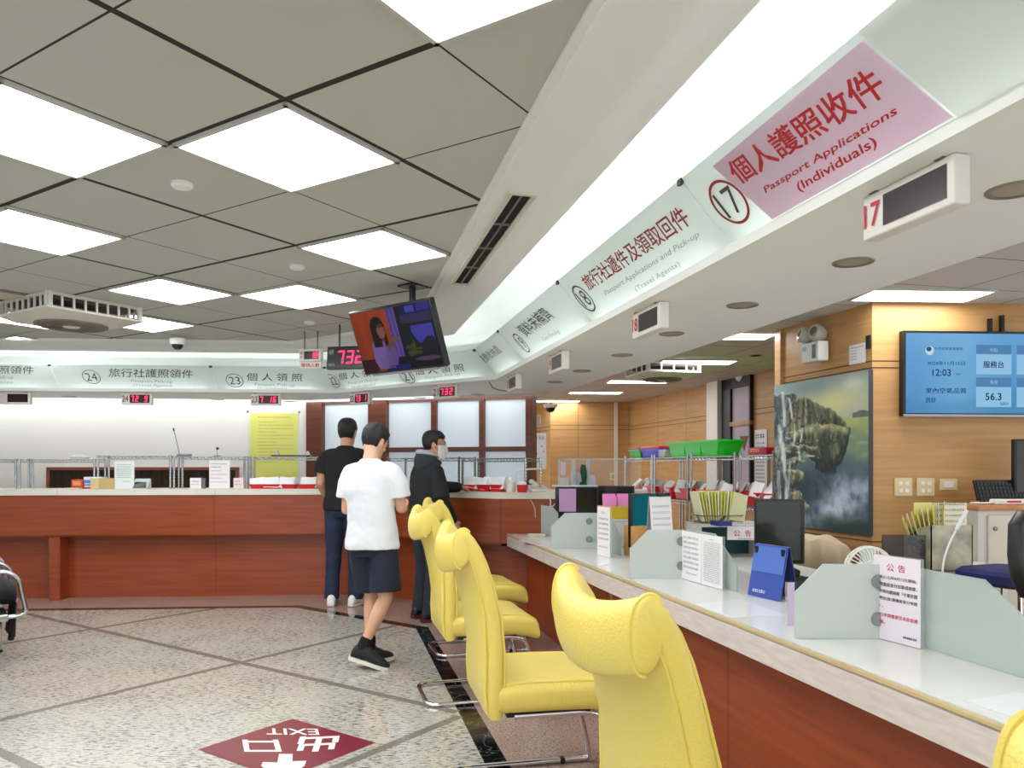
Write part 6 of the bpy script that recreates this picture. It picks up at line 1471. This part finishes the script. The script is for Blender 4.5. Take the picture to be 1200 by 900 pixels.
def face_parts(root, q, Rm, s, mouth=True):
    for sd in (-1, 1):
        b = MB(); b.ball(q(sd*.031, .0795, .008), (.0135*s, .007*s, .0075*s), 10, Rm); e = b.build('eye', mat('eye white', (232, 228, 224), .2), root)
        b = MB(); b.ball(q(sd*.031, .0855, .008), (.006*s, .0025*s, .006*s), 8, Rm); b.build('iris', mat('dark iris', (30, 20, 16), .1), e)
        b = MB(); b.tube([q(sd*.014, .0935, .030), q(sd*.03, .0915, .036), q(sd*.048, .079, .031)], [.003*s, .0042*s, .0025*s], 6); b.build('eyebrow', M_hair, root)
    if mouth: b = MB(); b.tube([q(-.022, .0905, -.067), q(0, .0965, -.066), q(.022, .0905, -.067)], .0028*s, 6); b.build('lips', mat('lips', (176, 100, 92), .4), root)
HP = [(-.118, .030, .030, .058), (-.108, .046, .048, .045), (-.085, .058, .070, .020), (-.055, .066, .082, .006), (-.02, .071, .089, .0), (.02, .0745, .094, -.004), (.055, .0735, .094, -.008), (.085, .063, .081, -.008), (.105, .045, .058, -.008), (.117, .020, .026, -.008)]
def hprof(z):
    for a, b in zip(HP, HP[1:]):
        if a[0] <= z <= b[0]: t = (z-a[0])/(b[0]-a[0]); return [a[k]*(1-t)+b[k]*t for k in (1, 2, 3)]
    return list(HP[-1][1:]) if z > 0 else list(HP[0][1:])
def hair_mesh(name, c, Rm, s, root, low_back=-.075, front=.055, tufts=1.0, puff=1.0, m=None, seed=0.0):
    def q(x, y, z): return c+Rm@Vector((x*s, y*s, z*s))
    b = MB(); rings = []; n = 48; k_ = 18
    for j in range(k_+1):
        t = j/k_; ring_ = []
        for k in range(n):
            a = 2*PI*k/n; ca_, sa_ = math.cos(a), math.sin(a)
            zl = low_back+(front-low_back)*sst(-.45, .35, sa_)
            if -.30 < sa_ < .10: zl = max(zl, .012)              # cut round the ears
            if .10 <= sa_ < .38: zl = min(zl, -.012)              # sideburns
            zl += .012*tufts*noise.noise((ca_*9, sa_*9, seed))
            z = zl+(.1165-zl)*(1-(1-t)**1.25); rx, ry, yo = hprof(z)
            th = .003+.013*puff*sst(0, .30, t); th *= 1+.35*tufts*noise.noise((ca_*5+seed, sa_*5, t*3))
            lift = .016*puff*sst(.35, 1.0, t)
            ring_.append(q((rx+th)*ca_, yo+(ry+th)*sa_, z+lift))
        rings.append(ring_)
    b.loft(rings, caps=True); o = b.build(name, m or M_hair, root)
    md = o.modifiers.new('soft', 'SUBSURF'); md.levels = 1; md.render_levels = 1
    return o
def person(label, loc, yaw, J, s, skin=M_skin, group=None, torso=True):
    """J: joints in local metres (facing +y). The root object is the body mesh itself."""
    b = MB(); neck, head = Vector(J['neck']), Vector(J['head']); Rm = J['headR']
    q = head_pts(b, head, Rm, s)
    limb(b, [neck+Vector((0, -.005, -.04)), neck.lerp(head, .5)+Vector((0, -.012, 0))*1, head+Rm@Vector((0, -.02, -.05))*s], [.062*s, .053*s, .055*s], 14)
    pel = Vector(J['pelvis']); ch = Vector(J['chest'])
    b.loft([ell(pel+Vector((0, 0, -.06)), .12*s, .085*s), ell(pel+Vector((0, 0, .02)), .155*s, .10*s), ell(pel.lerp(ch, .4), .13*s, .088*s), ell(ch, .155*s, .10*s), ell(ch+Vector((0, 0, .08)), .135*s, .08*s), ell(neck+Vector((0, 0, -.03)), .07*s, .06*s)])
    for sd in ('L', 'R'):
        sh, el, wr = [Vector(J[k+sd]) for k in ('sh', 'el', 'wr')]
        limb(b, [Vector((sh.x*.86, sh.y, sh.z-.055)), sh.lerp(el, .45), el, el.lerp(wr, .35), wr], [.042*s, .044*s, .038*s, .040*s, .026*s])
        hd_ = J.get('hd'+sd) or (wr-el); hn = J.get('hn'+sd) or (Vector((1 if sd == 'L' else -1, .2, 0)))
        hand(b, wr, hd_, hn, 1 if sd == 'L' else -1, J.get('curl'+sd, .55), s*1.0)
        hp, kn, an = [Vector(J[k+sd]) for k in ('hp', 'kn', 'an')]
        limb(b, [hp, hp.lerp(kn, .5), kn, kn.lerp(an, .32), kn.lerp(an, .7), an], [.078*s, .066*s, .050*s, .052*s, .036*s, .032*s])
        fd = Vector(J['ft'+sd]); limb(b, [an+Vector((0, 0, -.01)), an+fd*.06+Vector((0, 0, -.035))], [.036*s, .032*s])
    o = b.build('person', skin); remesh(o, .0052, 3); o.location = loc; o.rotation_euler = (0, 0, yaw); tag(o, label, 'person', group)
    return o, q
def shoe(root, an, fd, m_up, m_sole, s=1.0, pitch=0.0, name='shoe', L=.275):
    """an = ankle joint, fd = foot direction (unit, horizontal); pitch lifts the heel"""
    fd = Vector(fd).normalized(); Mz = frame(fd, (-fd.y, fd.x, 0), an); 
    if pitch: 
        Mz = Mz@Matrix.Translation((.13, 0, -.08*s))@Matrix.Rotation(pitch, 4, 'Y')@Matrix.Translation((-.13, 0, .08*s))
    st = [(-.085, .028, .030, -.045), (-.075, .036, .05, -.035), (-.04, .041, .068, -.022), (.0, .044, .068, -.02), (.05, .045, .052, -.032), (.10, .050, .040, -.045), (.145, .047, .032, -.051), (.175, .034, .022, -.056), (.186, .016, .012, -.060)]
    b = MB(); b.loft([[Mz@Vector((x*s, y, z)) for y, z in [(ry*s*math.cos(a)*(1 if math.sin(a) > 0 else 1.0), (zc+rz*max(-.45, math.sin(a)))*s) for a in [2*PI*k/18 for k in range(18)]]] for x, ry, rz, zc in st]); up = b.build(name, m_up, root)
    b = MB(); zs = -.082*s; pl = [(-.092, .026), (-.07, .038), (0, .043), (.06, .045), (.11, .052), (.155, .046), (.185, .028), (.194, .0)]
    out = [(x*s, y*s) for x, y in pl]+[(x*s, -y*s) for x, y in pl[-2::-1]]
    b.prism(out, .026*s, Mz, zs); b.build('sole', m_sole, up)
    b = MB()
    for k in range(4): b.tube([Mz@Vector(((.03+.022*k)*s, -.02*s, (.026-.012*k)*s)), Mz@Vector(((.036+.022*k)*s, .0, (.036-.0125*k)*s)), Mz@Vector(((.03+.022*k)*s, .02*s, (.026-.012*k)*s))], .0028, 5)
    b.build('laces', mat('dark laces', (60, 60, 64), .6), up)
    return up
def garment(name, root, lofts, limbs, m, vox=.008, smooth=5, wr=(.006, 5, 5), seed=0.0, hollow=True):
    b = MB()
    for l in lofts: b.loft(l)
    for pts, rad in limbs: limb(b, pts, rad, 16, ends=False)
    o = b.build(name, m, root); remesh(o, vox, smooth)
    if wr[0]: wrinkle(o, wr[0], wr[1], wr[2], seed)
    return o
def rotm(yaw=0, pitch=0, roll=0): return Matrix.Rotation(yaw, 3, 'Z')@Matrix.Rotation(pitch, 3, 'X')@Matrix.Rotation(roll, 3, 'Y')
def tee(root, J, m, hem, s, sleeve=.62, wid=1.0, dep=1.0, shift=(0, 0), seed=0.0, name='shirt', collar=None, flare=1.0):
    ch = Vector(J['chest']); nk = Vector(J['neck']); pe = Vector(J['pelvis'])
    cx = lambda z: pe.lerp(ch, max(0, min(1, (z-pe.z)/(ch.z-pe.z))))
    zs = nk.z
    def el_(z, rx, ry): c = cx(z); return ell((c.x+shift[0], c.y+shift[1], z), rx*s*wid, ry*s*dep, n=28)
    lo = [[el_(hem, .196*flare, .138*flare), el_(hem+.03, .196*flare, .138*flare), el_(hem+.16, .185, .130), el_(ch.z-.12, .182, .128), el_(ch.z, .192, .128), el_(zs-.10, .195, .112), el_(zs-.055, .165, .092), el_(zs-.015, .10, .075), el_(zs+.012, .066, .062)]]
    li = []
    for sd in ('L', 'R'):
        sh, el2 = Vector(J['sh'+sd]), Vector(J['el'+sd]); e = sh.lerp(el2, sleeve)
        li.append(([Vector((sh.x*.5, sh.y, sh.z-.005)), Vector((sh.x*.93, sh.y, sh.z-.030)), sh.lerp(e, .5), e], [.058*s, .064*s, .072*s, .080*s]))
    return garment(name, root, lo, li, m, seed=seed, wr=(.020, 5, 6))
# --- man in the white T-shirt, walking with bowed head
g = FL(437, 786); sW = .97
yw = -.30
def lj(fr, x, y, z): return Vector((x, y, z))
JW = dict(pelvis=(0, 0, .90), chest=(-.015, .0, 1.20), neck=(-.03, .035, 1.40), head=(-.03, .10, 1.525), headR=rotm(-.25, -.42, .05),
          shL=(-.175, .01, 1.345), elL=(-.205, .02, 1.06), wrL=(-.13, .22, 1.02), shR=(.162, .01, 1.345), elR=(.188, .06, 1.075), wrR=(.11, .26, 1.06), hdL=Vector((.6, .8, .1)), hdR=Vector((-.6, .8, .1)), hnL=Vector((.5, 0, .8)), hnR=Vector((-.5, 0, .8)), curlL=.7, curlR=.7,
          hpL=(-.085, 0, .86), knL=(-.055, .10, .47), anL=(-.03, .02, .105), hpR=(.085, 0, .86), knR=(.105, -.01, .47), anR=(-.03, -.10, .125), ftL=(.5, .86, 0), ftR=(.95, .30, 0))
root, q = person('person seen from behind in a white T-shirt and navy shorts, head bowed, walking', (0, 0, 0), yw, JW, sW, mat('light skin', (214, 166, 136), .5))
# put the right shoe on its floor spot
anR = Matrix.Rotation(yw, 3, 'Z')@Vector(JW['anR']); root.location = (g.x-anR.x-.085, g.y-anR.y+.03, 0)
face_parts(root, q, JW['headR'], sW); hair_mesh('hair', Vector(JW['head']), JW['headR'], sW, root, -.062, .06, 1.3, 1.15, seed=2.0)
tee(root, JW, mat('white cotton', (222, 225, 230), .8, bump=.15, bscale=30), .80, sW, .72, .98, 1.04, seed=1.0, flare=1.04)
def shorts(root, J, m, top, hem, s, wl=.115, name='shorts'):
    pe = Vector(J['pelvis']); lo = [[ell((pe.x, pe.y, top), .150*s, .105*s), ell((pe.x, pe.y, pe.z), .160*s, .112*s), ell((pe.x, pe.y, pe.z-.10), .172*s, .122*s), ell((pe.x, pe.y, pe.z-.15), .15*s, .11*s)]]; li = []
    for sd in ('L', 'R'):
        hp, kn = Vector(J['hp'+sd]), Vector(J['kn'+sd]); e = hp.lerp(kn, (hp.z-hem)/(hp.z-kn.z)); li.append(([hp+Vector((0, 0, -.01)), hp.lerp(e, .4), e], [wl*.80*s, wl*.94*s, wl*s]))
    return garment(name, root, lo, li, m, seed=3.0, wr=(.007, 5, 3))
shorts(root, JW, mat('navy shorts', (24, 30, 50), .8), .93, .515, sW, .112)
M_bsh = mat('black shoe mesh', (22, 24, 28), .7); M_wsole = mat('white sole', (226, 222, 210), .5); M_sock = mat('black sock', (16, 16, 18), .9)
for sd, pt in (('L', .0), ('R', .30)):
    an = Vector(JW['an'+sd]); fd = Vector(JW['ft'+sd]); shoe(root, an+(Vector((0, 0, -.01)) if sd == 'L' else Vector((0, 0, -.035))), fd, M_bsh, M_wsole, 1.0, pt)
    kn = Vector(JW['kn'+sd]); b = MB(); limb(b, [an+fd*.02+Vector((0, 0, -.03)), an, an.lerp(kn, .20)], [.043, .040, .041], 16); o = b.build('sock', M_sock, root)
t = thing('mobile_phone', 'dark mobile phone held in both hands by the person in white', 'phone', (0, 0, 0)); c = Matrix.Rotation(yw, 4, 'Z')@Vector((.0, .335, 1.075))+root.location; t.location = c; t.rotation_euler = (0.6, 0, yw); b = MB(); b.box((0, 0, 0), (.075, .15, .009), bevel=.003); b.build('body', M_blk, t); b = MB(); b.box((0, 0, .0052), (.068, .14, .001)); b.build('screen', M_scr, t)
# --- man in the black T-shirt at the counter
g = FL(395, 709); sB = 1.08
JB = dict(pelvis=(0, 0, 1.00), chest=(0, .02, 1.32), neck=(0, .055, 1.545), head=(0, .09, 1.69), headR=rotm(.0, -.16, 0),
          shL=(-.195, .02, 1.485), elL=(-.245, .0, 1.19), wrL=(-.225, .17, 1.02), shR=(.195, .02, 1.485), elR=(.24, .06, 1.19), wrR=(.12, .27, 1.10), hdL=Vector((.1, .9, -.3)), hnL=Vector((1, .1, 0)), hnR=Vector((-.3, 0, -1)), curlL=.8, curlR=.5,
          hpL=(-.095, 0, .95), knL=(-.115, .02, .50), anL=(-.125, -.02, .095), hpR=(.095, 0, .95), knR=(.105, .02, .50), anR=(.115, -.015, .095), ftL=(-.25, .97, 0), ftR=(.3, .95, 0))
root, q = person('person in a black T-shirt and blue jeans standing at the counter, seen from behind', (g.x+.075, g.y, 0), -.10, JB, sB, mat('tan skin', (206, 152, 124), .5))
face_parts(root, q, JB['headR'], sB); hair_mesh('hair', Vector(JB['head']), JB['headR'], sB, root, -.070, .06, .9, .95, seed=5.0)
tee(root, JB, mat('black cotton', (17, 17, 19), .85), .93, sB, .66, 1.0, 1.0, seed=7.0)
def trousers(root, J, m, top, s, name='trousers', r=(.098, .092, .072, .066, .068), low=.03):
    pe = Vector(J['pelvis']); lo = [[ell((pe.x, pe.y, top), .160*s, .108*s), ell((pe.x, pe.y, pe.z), .178*s, .125*s), ell((pe.x, pe.y, pe.z-.10), .175*s, .125*s), ell((pe.x, pe.y, pe.z-.14), .14*s, .10*s)]]; li = []
    for sd in ('L', 'R'):
        hp, kn, an = [Vector(J[k+sd]) for k in ('hp', 'kn', 'an')]; li.append(([hp, hp.lerp(kn, .4), kn, kn.lerp(an, .5), an+Vector((0, 0, -low))], [q_*s for q_ in r]))
    return garment(name, root, lo, li, m, seed=4.0, wr=(.010, 6, 7))
trousers(root, JB, mat('dark blue denim', (30, 40, 66), .8, var=.15, vscale=12), 1.03, sB, 'jeans')
M_wsh = mat('white shoe leather', (232, 230, 228), .5)
for sd in 'LR': an = Vector(JB['an'+sd]); shoe(root, an+Vector((0, 0, -.005)), JB['ft'+sd], M_wsh, M_wsole, 1.03)
hp_ = Matrix.Rotation(-.10, 4, 'Z')@Vector((-.215, .27, .985))+root.location
b = MB(); b.box((0, 0, 0), (.004, .15, .10), M=Matrix.Rotation(.5, 3, 'X')); b.m = 1; b.box((-.0028, .02, -.02), (.001, .05, .03), M=Matrix.Rotation(.5, 3, 'X')); o = b.build('paper_envelope', [M_pap, M_prt]); o.location = hp_; o.rotation_euler = (0, 0, .3); tag(o, 'white envelope with a red mark in the left hand of the person in black', 'envelope')
# --- man in the dark hooded jacket, facing right with a face mask
g = FL(500, 726); sH = 1.0; yH = -.95
HRm = rotm(-.50, -.05, 0)
JH = dict(pelvis=(0, 0, .92), chest=(0, .01, 1.21), neck=(0, .03, 1.41), head=(.01, .075, 1.545), headR=HRm,
          shL=(-.185, .02, 1.355), elL=(-.20, .21, 1.16), wrL=(-.06, .38, 1.165), shR=(.19, .0, 1.345), elR=(.25, .0, 1.07), wrR=(.215, .14, .88), hdL=Vector((.2, 1, -.05)), hnL=Vector((0, 0, -1)), hdR=Vector((0, .5, -.9)), hnR=Vector((-1, .2, 0)), curlL=.25, curlR=.6,
          hpL=(-.09, 0, .87), knL=(-.10, .03, .47), anL=(-.115, .0, .095), hpR=(.09, 0, .87), knR=(.10, .02, .47), anR=(.115, -.02, .095), ftL=(-.2, .98, 0), ftR=(.25, .97, 0))
root, q = person('person in a dark hooded jacket and white face mask standing at the counter looking right', (g.x, g.y, 0), yH, JH, sH, mat('weathered skin', (206, 150, 118), .5))
face_parts(root, q, HRm, sH, False); hair_mesh('hair', Vector(JH['head']), HRm, sH, root, -.055, .058, 1.0, 1.0, seed=9.0)
# mask: a shell over nose, mouth and chin with ear loops
b = MB(); rings = []
for j in range(9):
    z = .0-.120*j/8; row = []
    for k in range(15):
        a = PI*(.09+.82*k/14); r = .094+.020*math.sin(PI*min(1, (j+1)/8))*math.exp(-((a-PI/2)/.55)**2)
        row.append(q(.0775*math.cos(a)*1.02*(1-.10*j/8), .004+r*math.sin(a)*(1-.03*j/8)+.002*math.cos(j*2.4), z-.006*math.sin(a)*0))
    rings.append(row)
b.loft(rings, closed=False, caps=False); mk = b.build('face_mask', mat('white mask fabric', (232, 232, 236), .8), root); md = mk.modifiers.new('t', 'SOLIDIFY'); md.thickness = .004; md.offset = 1
for sd in (-1, 1): b = MB(); b.tube([q(sd*.074, .03, -.02), q(sd*.086, -.01, .012), q(sd*.086, -.025, .0), q(sd*.074, .03, -.085)], .0018, 5); b.build('ear_loop', M_pap, mk)
b = MB()
for sd in (-1, 1): b.tube([q(sd*.031+.022*math.cos(a), .098-.016*abs(math.cos(a))*(1 if math.cos(a)*sd > 0 else 0), .008+.016*math.sin(a)) for a in [2*PI*k/18 for k in range(18)]], .0017, 5, loop=True); b.tube([q(sd*.053, .084, .012), q(sd*.078, .0, .012)], .0016, 5)
b.build('glasses', M_blk, root)
M_jk = mat('black jacket fabric', (20, 22, 26), .8)
o = tee(root, JH, M_jk, .80, sH, .98, 1.08, 1.08, seed=11.0, name='jacket', flare=1.05)
for sd in ('L', 'R'):
    b = MB(); el2, wr2 = Vector(JH['el'+sd]), Vector(JH['wr'+sd]); limb(b, [Vector(JH['sh'+sd]).lerp(el2, .7), el2, el2.lerp(wr2, .5), el2.lerp(wr2, .93)], [.072, .066, .058, .047], 16)
    sl = b.build('sleeve', M_jk, root); remesh(sl, .008, 5); wrinkle(sl, .010, 8, 9, 2.0)
nk = Vector(JH['neck']); b = MB()
def hq(a, r, z): return nk+Vector((r*math.sin(a)*1.15, -r*math.cos(a)*.95-.01, z))
rings = []
for k in range(21):
    a = -2.2+4.4*k/20; e = math.cos(a*.62); rings.append([hq(a, r, z*e+(-.02 if e < .5 else 0)) for r, z in ((.075, .065), (.10, .075), (.125, .045), (.135, -.03), (.12, -.12*(.5+.5*e)), (.105, -.10), (.085, -.03))])
b.loft(rings); hd2 = b.build('hood', mat('dark jacket hood', (40, 42, 48), .8), root); md = hd2.modifiers.new('soft', 'SUBSURF'); md.levels = 1; md.render_levels = 2
b = MB(); rings = []
for k in range(17):
    a = -1.9+3.8*k/16; e = math.cos(a*.62); rings.append([hq(a, r, z*e) for r, z in ((.074, .05), (.084, .098), (.112, .100), (.128, .066), (.110, .05))])
b.loft(rings); hd3 = b.build('hood_lining', mat('grey hood lining', (164, 168, 178), .9), root); md = hd3.modifiers.new('soft', 'SUBSURF'); md.levels = 1; md.render_levels = 2
trousers(root, JH, mat('charcoal denim', (34, 40, 50), .85, var=.12, vscale=10), .95, sH, 'jeans', r=(.100, .094, .080, .076, .078))
for sd in 'LR': shoe(root, Vector(JH['an'+sd])+Vector((0, 0, -.008)), JH['ft'+sd], mat('black leather shoe', (18, 18, 20), .4), mat('red black sole', (92, 26, 30), .5), 1.02)
# --- waiting bench with a person in black, cut by the left edge
yb = math.radians(-52); Pb = Vector((-3.47, 5.0, 0))
Mb = Matrix.Translation(Pb)@Matrix.Rotation(yb, 4, 'Z')     # local +y = facing, +x = the right end of the bench
t = thing('waiting_bench', 'row of steel waiting seats with a curved chrome armrest at the left edge', 'bench', Pb, yb)
M_stl = mat('brushed aluminium', (190, 192, 194), .22, .95)
b = MB(); b.box((-1.1, .06, .345), (2.2, .16, .045), bevel=.008); b.build('beam', M_stl, t)
for x in (-.62, -1.9):
    b = MB(); b.box((x, .12, .18), (.07, .055, .35), bevel=.01); lg_ = b.build('leg', M_stl, t); b = MB(); b.box((x, .12, .012), (.078, .064, .022), bevel=.006); b.build('rubber_foot', M_rub, lg_)
M_perf = mat('perforated steel seat', (150, 152, 154), .3, .8)
for k in range(3):
    xc = -.34-.60*k; rings = []
    for y, z in ((.27, .40), (.245, .425), (.12, .415), (-.08, .40), (-.20, .41), (-.235, .46), (-.275, .62), (-.315, .80), (-.32, .82)):
        rings.append([Vector((xc+x*.27, y-.20, z-.012*(1-x*x))) for x in [-1+2*i/10 for i in range(11)]])
    b = MB(); b.loft(rings, closed=False, caps=False); o = b.build('seat_shell', M_perf, t); md = o.modifiers.new('t', 'SOLIDIFY'); md.thickness = .012
for x in (-.035, -.64, -1.24, -1.84):
    path = fillet([(x, -.42, .59), (x, -.25, .615), (x, .13, .655), (x, .20, .60), (x, .245, .36), (x, .16, .345), (x, .0, .36)], .09, 6); n = len(path); rings = []
    for i, p in enumerate(path):
        tv = (path[min(i+1, n-1)]-path[max(i-1, 0)]).normalized(); nn_ = Vector((1, 0, 0)).cross(tv); w_ = .030+.008*math.sin(PI*i/(n-1)); rings.append([p+Vector((1, 0, 0))*u*w_+nn_*v*.015 for u, v in rrect(2, 2, .9, 3)])
    b = MB(); b.loft(rings); b.build('armrest', M_stl, t)
JS = dict(pelvis=(0, -.10, .50), chest=(0, -.13, .80), neck=(0, -.11, 1.00), head=(0, -.07, 1.13), headR=rotm(0.1, -.25, 0), shL=(-.17, -.13, .95), elL=(-.22, -.02, .70), wrL=(-.08, .18, .62), shR=(.17, -.13, .95), elR=(.275, -.07, .70), wrR=(.10, .16, .655), hdR=Vector((-.9, .5, 0)), hdL=Vector((.9, .5, 0)), hnL=Vector((0, 0, -1)), hnR=Vector((0, 0, -1)),
          hpL=(-.09, -.08, .49), knL=(-.10, .36, .50), anL=(-.10, .06, .11), hpR=(.09, -.08, .49), knR=(.10, .36, .50), anR=(.10, .06, .11), ftL=(0, 1, 0), ftR=(0, 1, 0))
root, q = person('person in black sitting on the waiting bench, cut by the left edge', Mb@Vector((-.34, -.23, 0)), yb, JS, .95)
face_parts(root, q, JS['headR'], .95); hair_mesh('hair', Vector(JS['head']), JS['headR'], .95, root, -.10, .055, .8, 1.2, seed=12.0)
tee(root, JS, mat('black blouse', (18, 18, 20), .85), .46, .95, .6, 1.0, 1.0, seed=13.0, name='blouse')
b = MB(); pe = Vector(JS['pelvis']); 
rings = [[Vector((.19*math.cos(a)*w_, y+.0*math.sin(a), z+.10*h_*math.sin(a))) for a in [2*PI*k/20 for k in range(20)]] for y, z, w_, h_ in ((-.235, .51, .8, .8), (-.18, .51, 1.1, 1.1), (0, .50, 1.2, 1.1), (.2, .505, 1.25, 1.1), (.36, .50, 1.22, 1.05), (.45, .45, 1.1, .7))]
b.loft(rings); sk = b.build('skirt', mat('black skirt', (16, 16, 18), .8), root); md = sk.modifiers.new('soft', 'SUBSURF'); md.levels = 1; md.render_levels = 1
for sd in 'LR': shoe(root, Vector(JS['an'+sd])+Vector((0, 0, -.012)), JS['ft'+sd], M_bsh, M_blk, .92)
# sheer black cloth hanging off the seat
b = MB(); n = 24
b.loft([[Mb@Vector((-.56+.44*i/n, .195-.012*math.sin(i*1.1)*(.4+j/6)-.02*j/6, .42-.26*j/6*(1-.10*math.sin(i*.35)))) for i in range(n+1)] for j in range(7)], closed=False, caps=False)
o = b.build('shawl', glassy('sheer black cloth', (14, 14, 16), .9, .7)); md = o.modifiers.new('t', 'SOLIDIFY'); md.thickness = .003; tag(o, 'sheer black cloth hanging down from the front of the bench seat', 'shawl')
# ------------------------------------------------------------------ camera and surroundings
cam = bpy.data.cameras.new('camera'); co = bpy.data.objects.new('camera', cam); COL.objects.link(co)
co.location = (0, 0, H); co.rotation_euler = (PI/2, 0, 0); cam.sensor_width = 36.0; cam.lens = 36.0*FP/1200.0
cam.shift_x = 0.0; cam.shift_y = (HY-450.0)/1200.0; cam.clip_start = .02
SC.camera = co
w = bpy.data.worlds.new('world'); SC.world = w; w.use_nodes = True
bg = w.node_tree.nodes['Background']; bg.inputs[0].default_value = (.95, .97, 1.0, 1); bg.inputs[1].default_value = 1.0
SC.view_settings.view_transform = 'Standard'; SC.view_settings.look = 'None'; SC.view_settings.gamma = 1.0; SC.view_settings.use_curve_mapping = False
SC.view_settings.exposure = 0.75
